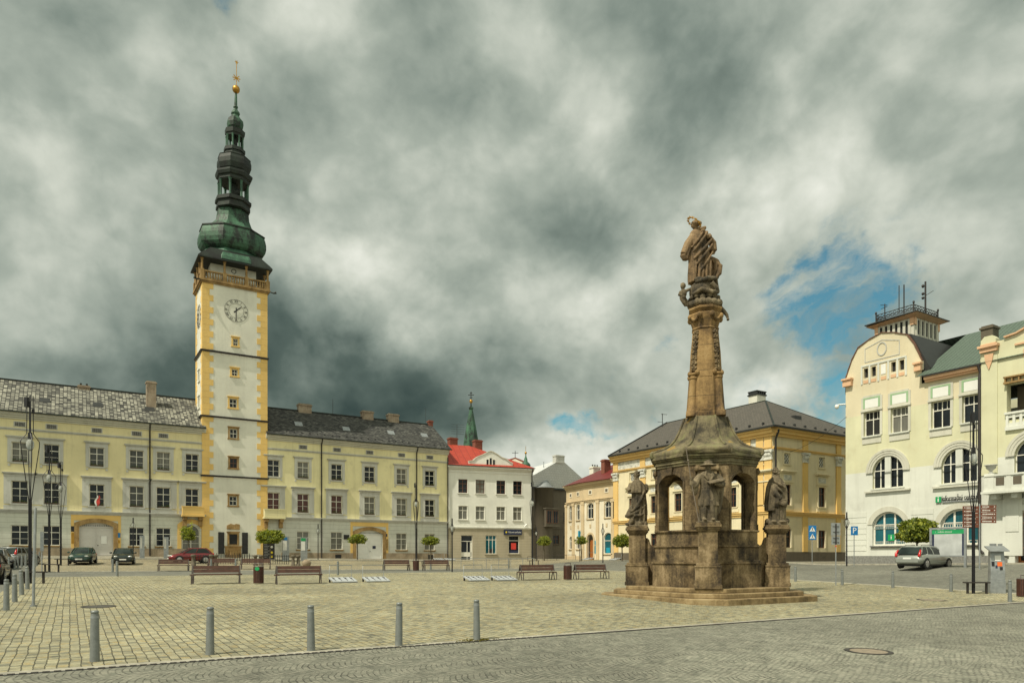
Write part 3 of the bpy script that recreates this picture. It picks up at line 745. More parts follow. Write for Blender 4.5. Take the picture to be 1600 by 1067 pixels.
for q in (ft_,fl,fr_,fb): q.wall('shaft_wall',M['white'],0,q is ft_ and 6.84 or (q is fb and 6.84 or TD),1.0,TH)
for q,W in ((ft_,6.84),(fl,TD),(fr_,TD)):
    for side in (0,1):
        g=MB(); z=1.5; k=0
        while z<TH-.1:
            w=(1.12 if k%2 else .72); h=min(.66,TH-.02-z); proud=.035 if q is ft_ else .03
            zs_=z-1.5
            if side==0: q.box(g,-(.035 if q is ft_ else 0),w,z,z+h-.012,.001,proud)
            else: q.box(g,W-w,W+(.035 if q is ft_ else 0),z,z+h-.012,.001,proud)
            z+=.66;k+=1
        g.build('quoin_strip',M['ochre'],tw)
for zc in (10.75,17.25,24.4):
    g=MB(); 
    for q,W in ((ft_,6.84),(fl,TD),(fr_,TD)): q.box(g,-.1,W+.1,zc-.09,zc+.03,.036,.15); q.box(g,-.14,W+.14,zc+.03,zc+.09,.036,.22)
    g.build('string_course',M['pipe'],tw)
# well niche, relief, iron shutters at the foot
c=UA(364)-TW0
g=MB(); ft_.ring(g,[(c-.62,3.15),(c+.62,3.15),(c+.62,4.6),(c-.62,4.6)],[(c-.42,3.25),(c+.42,3.25),(c+.42,4.4),(c-.42,4.4)],.001,.08); ft_.box(g,c-.7,c+.7,4.6,4.7,.001,.14); g.build('niche_frame',M['sand'],tw)
g=MB(); ft_.box(g,c-.42,c+.42,3.25,4.4,.005,.02); g.build('niche_panel',M['dark'],tw)
g=MB(); ft_.slab(g,[(c-.68,4.95),(c+.68,4.92),(c+.68,5.5),(c+.3,5.56),(c+.1,5.45),(c-.25,5.56),(c-.66,5.36)],.001,.1); g.build('relief_stone',M['sand'],tw)
g=MB(); ft_.box(g,c-.85,c+.85,1.8,3.0,.001,.10); ft_.box(g,c-.42,c+.42,1.8,2.6,.10,.6); ft_.box(g,c-.5,c+.5,2.6,2.7,.10,.66); ft_.box(g,c-.92,c+.92,3.0,3.1,.001,.16); g.build('wall_fountain',M['sand'],tw)
for s_ in (-1,1):
    g=MB(); x=c+s_*1.25; ft_.box(g,x-.31,x+.31,2.2,4.6,.001,.06); ft_.box(g,x-.27,x+.27,3.35,3.41,.06,.08); g.build('shutter',M['black'],tw)
# clock
def text_mesh(txt,size,mat,name,Mx,parent,ext=.004,align='CENTER',font=None,sx=1.,fitw=None):
    cu=bpy.data.curves.new('txt','FONT'); cu.body=txt; cu.size=size; cu.extrude=ext; cu.align_x=align; cu.align_y='CENTER'; cu.resolution_u=2
    ob=bpy.data.objects.new('txt',cu); COL.objects.link(ob); dg=bpy.context.evaluated_depsgraph_get(); me=bpy.data.meshes.new_from_object(ob.evaluated_get(dg))
    bpy.data.objects.remove(ob)
    if fitw: xs=[v.co.x for v in me.vertices]; sx=fitw/(max(xs)-min(xs))
    me.transform(Mx@Matrix.Diagonal((sx,1,1,1))); me.materials.clear(); me.materials.append(mat)
    if parent is None: return me
    o=bpy.data.objects.new(name,me); COL.objects.link(o); o.parent=parent
    if parent.name in LOC: o.location=-LOC[parent.name]
    return o
def facM(f,a,z,d,rot=0):
    p=f.P(a,z,d); A=f.A;N=f.N
    m=Matrix(((A.x,0,N.x,p[0]),(A.y,0,N.y,p[1]),(0,1,0,p[2]),(0,0,0,1)))
    return m@Matrix.Rotation(rot,4,'Z')
M['clk']=flat('faded_clock_black',(.06,.06,.055),.7)
def clock(f,a,z,r):
    for r0,r1 in ((r,r-.022),(r*.66,r*.66-.016)):
        g=MB(); n=48; f.ring(g,[(a+r0*math.sin(2*math.pi*i/n),z+r0*math.cos(2*math.pi*i/n)) for i in range(n)],[(a+r1*math.sin(2*math.pi*i/n),z+r1*math.cos(2*math.pi*i/n)) for i in range(n)],.005,.03)
        if r0==r: face=g.build('clock_face',M['clk'],f.p)
        else: g.build('inner_ring',M['clk'],face)
    for k,t in enumerate(['XII','I','II','III','IV','V','VI','VII','VIII','IX','X','XI']):
        an=2*math.pi*k/12; rr=r*.83
        text_mesh(t,.38,M['clk'],'numeral',facM(f,a+rr*math.sin(an),z+rr*math.cos(an),.02,-an),face,.01,sx=.85)
    for an,L,w,nm in ((math.radians(48),.80,.1,'hour_hand'),(math.radians(181),1.12,.075,'minute_hand')):
        g=MB(); d=Vector((math.sin(an),math.cos(an))); n=Vector((d.y,-d.x)); P=[(a,z)]
        pts=[-d*.32-n*w*.7,-d*.32+n*w*.7,d*L*.72+n*w*.5,d*L,d*L*.72-n*w*.5]
        f.slab(g,[(a+p.x,z+p.y) for p in pts],.05,.075 if nm=='hour_hand' else .09); g.build(nm,M['black'],face)
    return face
clock(ft_,UA(368.7)-TW0,ft_.z(368.7,485.7),1.24)
clock(fl,TD*.5,ft_.z(368.7,485.7)-.6,1.30)
# gallery
cx_,cy_=TW0+3.42,vb+TD/2; hw,hd=3.42,TD/2
g=MB()
g.box(cx_-hw-.3,cx_+hw+.3,cy_-hd-.3,cy_+hd+.3,TH-.02,TH+.16); g.box(cx_-hw-.18,cx_+hw+.18,cy_-hd-.18,cy_+hd+.18,TH-.2,TH-.02); g.build('gallery_floor',M['sand'],tw)
g=MB(); g.box(cx_-hw+1.0,cx_+hw-1.0,cy_-hd+1.0,cy_+hd-1.0,TH+.16,35.2); core=g.build('gallery_core',M['white'],tw)
g=MB(); n=24; fcore=Fac((cx_-hw+1.0,cy_-hd+1.0),(1,0),tw,N=(0,-1)); a_=hw-1.0
fcore.ring(g,[(a_+.27*math.sin(2*math.pi*i/n),34.0+.27*math.cos(2*math.pi*i/n)) for i in range(n)],[(a_+.2*math.sin(2*math.pi*i/n),34.0+.2*math.cos(2*math.pi*i/n)) for i in range(n)],.005,.03)
fcore.box(g,a_-.45,a_+.45,33.3,33.38,.005,.03); fcore.box(g,a_-.35,a_+.35,33.1,33.18,.005,.03); g.build('wall_emblem',M['black'],core)
fg=[Fac((cx_-hw-.2,cy_-hd-.2),(1,0),tw,N=(0,-1)),Fac((cx_-hw-.2,cy_+hd+.2),(0,-1),tw,N=(-1,0)),Fac((cx_+hw+.2,cy_-hd-.2),(0,1),tw,N=(1,0)),Fac((cx_+hw+.2,cy_+hd+.2),(-1,0),tw,N=(0,1))]
for q,W in zip(fg,(7.24,TD+.4,TD+.4,7.24)):
    g=MB(); q.box(g,.15,W-.15,TH+1.0,TH+1.14,-.28,.0); q.box(g,.15,W-.15,TH+.17,TH+.3,-.28,.0)
    nb=int(W/.3)
    for i in range(nb):
        a=.3+(W-.6)*(i+.5)/nb; p=q.P(a,0,-.14); g.lathe([(.05,TH+.3),(.11,TH+.48),(.05,TH+.72),(.08,TH+.9),(.06,TH+1.0)],6,(p[0],p[1]))
    g.build('balustrade',M['sand'],tw)
posts=[(cx_-hw-.05+i*(2*hw+.1)/3,cy_-hd-.05) for i in range(4)]+[(cx_-hw-.05,cy_-hd-.05+i*(2*hd+.1)/3) for i in (1,2,3)]+[(cx_+hw+.05,cy_-hd-.05+i*(2*hd+.1)/3) for i in (1,2,3)]
for x,y in posts:
    g=MB(); g.box(x-.2,x+.2,y-.2,y+.2,TH+.16,TH+1.18); g.box(x-.16,x+.16,y-.16,y+.16,TH+1.18,TH+1.25); g.lathe([(.13,TH+1.25),(.11,TH+2.2),(.17,TH+2.35),(.2,TH+2.5)],10,(x,y)); g.build('gallery_column',M['sand'],tw)
for x,y,dx,dy in ((cx_-hw-.2,cy_-hd-.2,-.7,-.3),(cx_+hw+.2,cy_-hd-.2,.7,-.3)):
    g=MB(); g.tube([(x,y,TH+.05),(x+dx*.6,y+dy*.6,TH-.1),(x+dx,y+dy,TH-.02)],[.06,.09,.16],8); g.build('water_spout',M['copperdk'],tw)
# copper cap and spire
g=MB(); E=34.45; o_=.5
corners=[(cx_-hw-o_,cy_-hd-o_),(cx_+hw+o_,cy_-hd-o_),(cx_+hw+o_,cy_+hd+o_),(cx_-hw-o_,cy_+hd+o_)]
top=[(cx_-2.6,cy_-2.5),(cx_+2.6,cy_-2.5),(cx_+2.6,cy_+2.5),(cx_-2.6,cy_+2.5)]
g.loft([[(x,y,E-.02) for x,y in corners],[(x,y,E+.12) for x,y in corners],[((x*.8+a*.2),(y*.8+b*.2),E+.4) for (x,y),(a,b) in zip(corners,top)],[(x,y,E+1.3) for x,y in top]])
g.build('gallery_roof',M['copperdk'],tw)
ln=lambda z: max(0,(z-34))*.024
def oct_(name,prof,mat,sm=False,n=8,parent=None):
    prof=[(r*.9,z) for r,z in prof]
    g=MB(); g.lathe(prof,n,(cx_,cy_),0,sm,math.pi/8,ln,1,.78 if prof[0][1]<41 else 1); return g.build(name,M[mat],parent or tw)
ao=oct_('onion_skirt',[(4.5,E+.2),(4.35,E+.6),(4.0,E+1.05),(3.6,E+1.5),(3.3,E+1.85)],'coppergn')
oct_('onion_dome',[(3.0,36.25),(3.5,36.28),(3.9,36.5),(4.15,36.85),(4.25,37.3),(4.22,37.8),(4.1,38.25),(3.95,38.6)],'copper')
oct_('onion_rim',[(3.9,38.58),(4.05,38.62),(4.05,38.76),(3.85,38.82)],'copperdk')
oct_('flared_neck',[(3.85,38.8),(2.9,39.12),(2.35,39.65),(2.05,40.35),(1.92,41.3)],'copper')
oct_('lantern_base',[(1.92,41.25),(2.1,41.35),(2.1,41.7),(2.0,41.75),(2.0,42.0),(2.22,42.1),(2.22,42.45),(2.0,42.5),(2.0,42.6)],'copperdk')
def lantern(z0,z1,r,n=8,cr=.13):
    r*=.9
    for i in range(n):
        a=2*math.pi*(i+.5)/n; x=cx_+ln(z0)+r*math.cos(a); y=cy_+r*math.sin(a)
        g=MB(); g.lathe([(cr*1.3,z0),(cr,z0+.15),(cr,z1-.2),(cr*1.5,z1)],8,(x,y)); g.build('lantern_column',M['coppergn'],tw)
lantern(42.6,44.45,1.75); 
g=MB(); g.lathe([(.45,42.6),(.45,44.5)],8,(cx_+ln(43),cy_)); g.ell((cx_+ln(43)+.4,cy_-.6,43.3),(.45,.45,.5)); g.build('bell',M['copperdk'],tw)
oct_('upper_cornice',[(1.85,44.4),(1.95,44.55),(1.95,44.85),(2.15,44.95),(2.28,45.25),(2.28,45.45),(1.95,45.6)],'copperdk')
oct_('upper_onion',[(1.7,45.58),(1.9,45.8),(2.1,46.3),(2.1,46.8),(1.98,47.2),(2.03,47.3),(1.6,47.4),(1.3,47.75)],'copperdk',False)
oct_('upper_lantern_base',[(1.18,47.7),(1.2,48.0),(1.32,48.05),(1.32,48.4),(1.15,48.5)],'copperdk')
lantern(48.5,49.85,.98,8,.1)
g=MB(); g.lathe([(.3,48.4),(.3,49.9)],8,(cx_+ln(49),cy_)); g.build('lantern_core',M['copperdk'],tw)
oct_('top_cornice',[(1.05,49.8),(1.1,50.0),(1.2,50.1),(1.25,50.55),(1.0,50.65)],'copperdk')
oct_('top_onion',[(.7,50.6),(.95,50.95),(1.02,51.4),(.95,51.8),(.6,52.15),(.42,52.4),(.55,52.6),(.5,52.8),(.3,53.0),(.2,53.2),(.3,53.35),(.26,53.5)],'copper')
oct_('spire_rod',[(.2,53.45),(.16,54.5),(.12,55.0)],'copper',True)
g=MB(); g.ell((cx_+ln(55.4),cy_,55.45),(.42,.42,.44),14,10); g.build('gilded_ball',M['gold'],tw)
g=MB(); xx=cx_+ln(57); g.tube([(xx,cy_,55.8),(xx+.02,cy_,58.6)],.035,6)
for k in range(8):
    a=2*math.pi*k/8; g.bar((xx,cy_,56.75),(xx+.42*math.cos(a),cy_,56.75+.42*math.sin(a)),.05,.09)
for k in range(6):
    a=2*math.pi*k/6; g.bar((xx+.02,cy_,58.6),(xx+.02+.2*math.cos(a),cy_,58.6+.2*math.sin(a)),.04,.06)
g.build('weather_vane',M['gold'],tw)
# ===== white house =====
wh=thing('white_house','white three-storey house with red tiled roof and beige shop floor','building',(48,86,ground(48,82)))
W0=Vector((uR1+.06,84.05)); W1=Vector((53.7,81.4)); f=Fac(W0,W1-W0,wh); WL=(W1-W0).length
ze=f.z(767,731); zbelt=f.z(767,825)
wc=[f.a(p) for p in (723.3,750.3,782.6,808.5)]
for k,c in enumerate(wc):
    f.win(c,f.z(766,771),f.z(766,750),1.25,bars=(.68,),minor=(.34,),fr='brown',gl='glassb' if k==1 else 'glass',sillm='whitehouse',surround=sur_plain(.1,'whitehouse',.03))
    f.win(c,f.z(766,812),f.z(766,791),1.25,bars=(.66,),gl='glassb',sillm='whitehouse',surround=sur_plain(.1,'whitehouse',.03))
dc=f.a(729.5); zg=1.45
f.holes.append((dc-.8,dc+.8,zg,f.z(766,836),0))
wd=f.a(775.6)-f.a(758.7)
f.win(f.a(767),f.z(766,865),f.z(766,836),wd,cols=3,bars=(.76,),gl='glasst',sillm='beige')
f.win(f.a(803),f.z(766,864.5),f.z(766,836),wd,cols=1,bars=(.72,),gl='glass',sillm='beige')
f.wall('ground_floor_wall',M['beige'],0,WL,1.0,zbelt); f.wall('upper_wall',M['whitehouse'],0,WL,zbelt,ze)
cornice(f,'belt_course','whitehouse',0,WL,[(zbelt-.08,zbelt+.06,.08),(zbelt+.06,zbelt+.13,.16)])
cornice(f,'eaves_cornice','whitehouse',-.05,WL+.15,[(ze-.75,ze-.65,.06),(ze-.3,ze-.12,.2),(ze-.12,ze+.08,.42)])
cornice(f,'gutter','dkmetal',-.05,WL+.25,[(ze+.082,ze+.17,.55)])
g=MB(); pts=[(f.a(p),f.z(p,q)) for p,q in ((732,729.5),(801,731.5),(801,724.5),(795.5,722),(791,717.5),(783.5,715),(778,711),(770,706.3),(766.5,705.3),(762.5,706.3),(755,710.5),(746,714),(742,717),(739,720),(732,721))]
f.slab(g,pts,-.25,.06); gb=g.build('gable',M['whitehouse'],wh)
g=MB(); n=len(pts); top=pts[2:]; 
for (a0,z0),(a1,z1) in zip(top,top[1:]): g.bar(f.P(a0,z0+.05,-.1),f.P(a1,z1+.05,-.1),.5,.12)
g.build('gable_coping',M['trimlt'],gb)
for k,px in enumerate((761.5,766.5,771.5)): 
    c=f.a(px); zt=f.z(766,715.5 if k==1 else 718); zb_=f.z(766,728)
    g=MB(); f.box(g,c-.17,c+.17,zb_,zt,.061,.075); o=g.build('attic_window',M['glass'],wh)
    g=MB(); f.ring(g,[(c-.22,zb_-.05),(c+.22,zb_-.05),(c+.22,zt+.05),(c-.22,zt+.05)],[(c-.15,zb_),(c+.15,zb_),(c+.15,zt),(c-.15,zt)],.061,.1); g.build('frame',M['frame'],o)
B_=f.A; Nn=-f.N  # into the building
def wp(a,d,z): q=W0+B_*a+Nn*d; return (q.x,q.y,z)
zr=17.4; g=MB(); aR=f.a(727)+1.5
roofplane(g,[wp(-.05,-.5,ze+.17),wp(WL+.2,-.5,ze+.17),wp(4.3,5,zr),wp(-.05,5,zr)])
roofplane(g,[wp(WL+.2,-.5,ze+.17),wp(WL+.2,10.5,ze+.17),wp(4.3,5,zr)]); roofplane(g,[wp(WL+.2,10.5,ze+.17),wp(-.05,10.5,ze+.17),wp(-.05,5,zr),wp(4.3,5,zr)])
rf=g.build('roof',M['redroof'],wh)
g=MB()
for a,d0,d1 in ((WL,0,10),): g.quad(wp(a,.02,1),wp(a,d1,1),wp(a,d1,ze),wp(a,.02,ze))
g.quad(wp(WL,10,1),wp(0,10,1),wp(0,10,ze),wp(WL,10,ze)); g.build('side_wall',M['whitehouse'],wh)
def ch_at(px,pyt,pyb,D,mat,parent,w,pots=0,name='chimney'):
    u,v=uv(px,D); return chimney(parent,u,v,pz(pyb,D)-1.2,pz(pyt,D),w,w*.7,mat,name,pots)
ch_at(707,684,692,99.5,'redbrickp',wh,1.2); ch_at(746,687.5,703,100.5,'redbrickp',wh,1.15)
u,v=uv(714,99.5); g=MB(); z=pz(684,99.5); g.tube([(u,v,z-.8),(u,v,z+1.9)],.03,5)
for k in range(5): g.bar((u-.9+.0*k,v,z+1.8-.32*k),(u+.9,v-.5,z+1.8-.32*k),.03,.03)
g.build('aerial',M['dkmetal'],wh)
c,Y=on_v(726,86); skz=pz(709.5,97.5); u,v=uv(715,97.5); g=MB(); g.box(u-.5,u+.5,v-.3,v+.3,skz-.3,skz+.12); g.build('roof_hatch',M['dkmetal'],wh)
# door
g=MB(); zt=f.z(766,836); f.ring(g,[(dc-.8,zg),(dc+.8,zg),(dc+.8,zt),(dc-.8,zt)],[(dc-.72,zg+.02),(dc+.72,zg+.02),(dc+.72,zt-.08),(dc-.72,zt-.08)],-.25,-.16); f.box(g,dc-.72,dc+.72,zt-.85,zt-.77,-.25,-.16)
f.box(g,dc-.72,dc+.72,zg+.45,zg+1.05,-.24,-.2); f.box(g,dc+.05,dc+.12,zg+.02,zt-.85,-.24,-.19); f.box(g,dc+.5,dc+.72,zg+.05,zt-.85,-.24,-.2)
d_=g.build('door',M['frame'],wh); g=MB(); f.box(g,dc-.75,dc+.75,zg+.02,zt-.05,-.3,-.27); g.build('pane',M['glass'],d_); g=MB(); f.box(g,dc-.72,dc+.72,zg+.02,zg+.44,-.245,-.205); g.build('kick_panel',M['dkmetal'],d_)
# sign
a0,a1=f.a(787),f.a(815); z0,z1=f.z(801,835.3),f.z(801,827.2)
g=MB(); f.box(g,a0,a1,z0,z1,.03,.16); so=g.build('shop_sign',M['navy'],wh)
g=MB(); n=14; cz=(z0+z1)/2; f.slab(g,[(a0+.32+.13*math.cos(2*math.pi*i/n),cz+.13*math.sin(2*math.pi*i/n)) for i in range(n)],.162,.175); M['yel']=flat('yellow_disc',(.65,.5,.02),.5); g.build('sign_disc',M['yel'],so)
text_mesh('Poštovní spořitelna',.30,M['wht'],'sign_lettering',facM(f,(a0+a1)/2+.25,cz,.165),so,.004,fitw=(a1-a0)*.70)
# poster window dressing
c=f.a(803); g=MB(); f.box(g,c-.35,c+.35,f.z(803,858),f.z(803,848),-.155,-.14); g.build('poster',M['red'],wh)
g=MB(); f.box(g,c-.7,c+.7,f.z(803,864),f.z(803,859.5),-.155,-.14); g.build('poster',M['navy'],wh)
text_mesh('16',.62,M['black'],'house_number',facM(f,c+.02,f.z(803,840),-.10),wh,.004)
c=f.a(767); g=MB(); f.box(g,c-.38,c+.38,f.z(767,864),f.z(767,857),-.155,-.13); g.build('poster',M['black'],wh)
pipe(f,WL-.1,1.5,ze,top=.3)
p=f.P(f.a(818.5),f.z(818.5,822.5),.25); cam_=thing('wall_camera','small white tube camera on the right end of the white house','camera',p); g=MB(); q=f.P(f.a(818.5)+.35,f.z(818.5,822.5)+.3,.3); g.tube([p,q],.1,8); g.build('camera_body',M['wht'],cam_); g=MB(); g.tube([q,f.P(f.a(818.5)+.3,f.z(818.5,822.5)+.3,.0)],.04,6); g.build('bracket',M['wht'],cam_)
# ===== dark corner house =====
dh=thing('corner_house','weathered grey-brown corner house with round turret, silver cone and pale roof','building',(56,104,1.7))
f=Fac((on_v(835,98)[0]-12,98),(1,0),dh,N=(0,-1)); A0=12.; A1=f.a(900)+4
ze=f.z(865,764)
f.win(f.a(869),f.z(868,849.5),f.z(868,836),1.15,bars=(.6,),gl='glass',fr='brown',sillm='gplast')
f.win(f.a(883.5),f.z(868,851),f.z(868,836),.8,bars=(.6,),gl='glass',fr='brown',sillm='gplast')
f.win(f.a(883.5),f.z(868,815),f.z(868,799),.8,bars=(.6,),gl='glass',fr='brown',sillm='gplast')
f.wall('wall',M['gplast'],0,A1,1.0,ze)
cornice(f,'cornice','dkmetal',0,A1,[(ze-.1,ze+.15,.35)]); cornice(f,'string_course','gplast',0,A1,[(f.z(865,826),f.z(865,824),.08)])
tx,ty=f.P(f.a(849),0,.1)[:2]; r=1.62
g=MB(); zt=f.z(850,764.5); zo=f.z(850,799.5)
g.lathe([(r*.93,1.0),(r*.93,zo-2.2),(r,zo-2.0),(r,zt),(r+.15,zt+.02),(r+.15,zt+.2)],20,(tx,ty)); tu=g.build('turret',M['gplast'],dh)
g=MB(); g.lathe([(r+.25,zt+.2),(r*.8,zt+.6),(r*.45,zt+1.5),(r*.2,zt+2.4),(.08,zt+3.2),(.05,zt+4.6)],20,(tx,ty)); g.ell((tx,ty,zt+3.5),(.14,.14,.14)); g.build('turret_cone',M['galv'],tu)
oz0,oz1=f.z(850,818),f.z(850,799)
g=MB(); f.box(g,f.a(842.5),f.a(863),oz0-.3,oz1+.3,1.5,2.05); f.box(g,f.a(841.5),f.a(864),oz1+.3,oz1+.5,1.4,2.2); f.box(g,f.a(842),f.a(863.5),oz0-.55,oz0-.3,1.4,2.15); ori=g.build('oriel',M['gplast'],tu)
for p in (847,857):
    c=f.a(p); g=MB(); f.box(g,c-.42,c+.42,oz0+.1,oz1,2.055,2.075); w_=g.build('window',M['glass'],dh); g=MB(); f.ring(g,[(c-.5,oz0),(c+.5,oz0),(c+.5,oz1+.1),(c-.5,oz1+.1)],[(c-.4,oz0+.1),(c+.4,oz0+.1),(c+.4,oz1),(c-.4,oz1)],2.055,2.1); f.box(g,c-.03,c+.03,oz0+.1,oz1,2.06,2.09); g.build('frame',M['brown'],w_)
g=MB(); U0=f.O.x; q0=(U0+8.5,97.6,ze+.15); ap=uv(877,118); zap=pz(717.5,118); ap2=(ap[0]+1.5,ap[1]+1)
P_=[(U0+8.,97.6,ze+.15),(U0+A1,97.6,ze+.15),(U0+A1,134,ze+.15),(U0+8.,134,ze+.15)]; q=(ap[0],ap[1],zap); q2=(ap[0]+.5,ap[1]+4,zap)
roofplane(g,[P_[0],P_[1],q]); roofplane(g,[P_[1],P_[2],q2,q]); roofplane(g,[P_[2],P_[3],q2]); roofplane(g,[P_[3],P_[0],q,q2])
rf=g.build('roof',M['paleroof'],dh)
chimney(dh,q[0]-.2,q[1]+.5,zap-.6,zap+.7,1.7,1.0,'trim')
g=MB(); x0,x1=U0+8.2,U0+A1-.2; g.quad((x1,98,1),(x1,133.6,1),(x1,133.6,ze+.1),(x1,98,ze+.1)); g.quad((x0,133.6,1),(x0,98.05,1),(x0,98.05,ze+.1),(x0,133.6,ze+.1)); g.quad((x1,133.6,1),(x0,133.6,1),(x0,133.6,ze+.1),(x1,133.6,ze+.1)); g.build('side_wall',M['gplast'],dh)
# ===== cream corner building with dark red roof =====
cb=thing('cream_house','cream house with tan pilasters and dark red roof, curving round the corner','building',(60,70,1.4))
P3=Vector((56.94,78.0));P2=Vector((56.44,75.66));P1=Vector((56,73.1));P0=Vector((56,67.03))
fa,fb_,fc=Fac(P1,P0-P1,cb),Fac(P2,P1-P2,cb),Fac(P3,P2-P3,cb)
ze=11.35; zf=9.0
for c in (922.5,950): fa.win(fa.a(c),fa.z(936,809),fa.z(936,784),1.25,arch=.35,cols=2,bars=(.66,),sillm='tan',surround=sur_plain(.12,'tan',.04))
fb_.win(fb_.a(903.5),fa.z(936,809)-.05,fa.z(936,784),1.0,arch=.3,bars=(.66,),sillm='tan',surround=sur_plain(.1,'tan',.04))
fc.win(fc.a(892),fa.z(936,809)-.05,fa.z(936,784),1.0,arch=.3,bars=(.66,),sillm='tan',surround=sur_plain(.1,'tan',.04))
fa.win(fa.a(950),2.25,4.85,1.65,arch=.6,cols=1,bars=(.62,),gl='glasst',sillm='tan',surround=None)
g=MB(); c=fa.a(950); fa.box(g,c-.5,c+.2,2.4,3.0,-.155,-.14); g.build('poster',M['cyan'],cb)
fb_.win(fb_.a(903.5),2.9,4.6,1.0,arch=.3,bars=(.6,),sillm='tan'); fc.win(fc.a(892),2.9,4.6,1.0,arch=.3,bars=(.6,),sillm='tan')
dc=fa.a(922.5); fa.holes.append((dc-.62,dc+.62,1.3,4.75,.62))
for q,Ln in ((fa,(P0-P1).length),(fb_,(P1-P2).length),(fc,(P2-P3).length)):
    q.wall('wall',M['creamb'],0,Ln,.9,zf); q.wall('attic_wall',M['tan'],0,Ln,zf,ze,holes=[])
    cornice(q,'cornice','tan',-.06,Ln+.06,[(zf-.1,zf+.06,.12),(zf+.06,zf+.14,.2),(ze-.55,ze-.35,.15),(ze-.35,ze-.12,.35),(ze-.12,ze,.5)])
    cornice(q,'plinth','tan',0,Ln,[(.9,2.0,.06)]) if q is not fa else None
for q,pl in ((fa,(0.02,P0 and 3.05,6.0)),(fb_,(.02,)),(fc,(.05,2.3))):
    for a in pl:
        g=MB(); q.box(g,a-.28,a+.28,1.1,zf-.1,.001,.12); q.box(g,a-.34,a+.34,zf-.45,zf-.11,.12,.16); g.build('pilaster',M['tan'],cb)
for q,c in ((fa,922.5),(fa,948),(fb_,903.5),(fc,892)):
    a=q.a(c); g=MB(); q.box(g,a-.35,a+.35,zf+.75,zf+1.35,.001,.05); o=g.build('vent',M['creamb'],cb); g=MB(); q.box(g,a-.22,a+.22,zf+.87,zf+1.22,.051,.06); g.build('grille',M['gplast'],o)
    g=MB(); q.box(g,a-.16,a+.16,5.55,6.0,.001,.05); g.build('plaque',M['tan'],cb)
g=MB(); fa.box(g,dc-.6,dc+.02,1.35,4.0,-.5,-.42); o=g.build('door',M['door_o'],cb); g=MB(); fa.ring(g,arcp(dc-.85,dc+.85,1.3,4.98,.8),arcp(dc-.62,dc+.62,1.3,4.75,.62),.001,.07); g.build('door_surround',M['tan'],cb)
g=MB(); fa.box(g,dc-.6,dc+.6,1.3,4.7,-.9,-.85); g.build('door_recess',M['brown'],cb)
g=MB(); fa.box(g,dc+.95,dc+1.15,2.3,3.3,.001,.07); fa.box(g,dc+.95,dc+1.15,3.4,3.9,.001,.06); g.build('notice_plate',M['cyan'],cb)
g=MB(); Rr=(62,71.5,14.75); Rb=(62,67.03,14.75); E=[(P3.x-.35,P3.y+.35,ze),(P2.x-.5,P2.y,ze),(P1.x-.5,P1.y,ze),(P0.x-.5,P0.y,ze)]
roofplane(g,[E[2],E[3],Rb,Rr]); roofplane(g,[E[1],E[2],Rr]); roofplane(g,[E[0],E[1],Rr]); roofplane(g,[(69,78.4,ze),E[0],Rr]); roofplane(g,[(69,67.03,ze),(69,78.4,ze),Rr,Rb])
g.build('roof',M['dkred'],cb)
g=MB(); 
for a,b_ in zip(E,E[1:]): g.bar((a[0],a[1],a[2]-.02),(b_[0],b_[1],b_[2]-.02),.14,.1)
g.build('gutter',M['dkred'],cb)
g=MB(); g.quad((69,78,1),(P3.x,P3.y,1),(P3.x,P3.y,ze),(69,78,ze)); g.build('side_wall',M['creamb'],cb)
ch_at(946.6,718,733,91,'redbrickp',cb,1.0); ch_at(929.5,729,740,97,'white',cb,1.2,pots=3)
# ===== yellow palace =====
pl=thing('yellow_palace','cream and yellow palace with brown hipped roof behind the monument','building',(64,55,1.4))
pf=Fac((56,67),(0,-1),pl,N=(-1,0)); ps=Fac((56,44),(1,0),pl,N=(0,-1))
def hood(s,o,a0,a1,z0,z1):
    g=MB(); w=.2
    s.box(g,a0-w,a0,z0,z1,.001,.06); s.box(g,a1,a1+w,z0,z1,.001,.06); s.box(g,a0-w,a1+w,z1,z1+.2,.001,.07)
    s.box(g,a0-w-.1,a1+w+.1,z1+.2,z1+.32,.001,.18); s.box(g,a0-.28,a1+.28,z1+.32,z1+1.05,.001,.05)
    s.box(g,a0-.5,a1+.5,z1+1.1,z1+1.22,.001,.2); s.box(g,a0-.62,a1+.62,z1+1.22,z1+1.36,.001,.36)
    s.box(g,a0-.3,a1+.3,z0-.5,z0-.18,.001,.07); g.build('surround',M['pal'],o)
    g=MB(); s.box(g,a0-.05,a1+.05,z1+.42,z1+.92,.051,.075); g.build('relief_panel',M['stucco'],o)
vv=[on_u(p,56)[0] for p in (988,1022.5)]; bay=vv[0]-vv[1]
fc_=[67-vv[0]+bay*k for k in range(0,7) if 67-vv[0]+bay*k<22.2]
sc_=[ps.a(1230),ps.a(1284)]; bs=sc_[1]-sc_[0]; sc_+= [sc_[1]+bs*k for k in (1,2,3)]
for q,cs in ((pf,fc_),(ps,sc_)):
    for c in cs:
        q.win(c,10.7,11.75,.95,bars=(),cols=1,fr='pal',gl='glassb',sill=.1,sillm='pal',name='attic_window',surround=sur_plain(.13,'pal',.05))
        g=MB(); 
        for i in range(5):
            for j in range(5):
                if (i+j)%2==0: q.box(g,c-.4+i*.165,c-.26+i*.165,10.8+j*.18,10.95+j*.18,-.15,-.1)
        g.build('grille',M['stucco'],pl)
        q.win(c,6.8,8.75,1.05,bars=(.66,),minor=(.33,),fr='brown',gl='glass',sillm='pal',surround=hood)
        q.win(c,2.75 if q is ps else 3.1,4.5,1.1,bars=(.6,),fr='brown',gl='glass',sill=0,surround=sur_plain(.18,'pal',.05))
pf.wall('front_wall',M['pal'],0,23,1.0,13.2); ps.wall('side_wall',M['pal'],0,20,1.0,13.2)
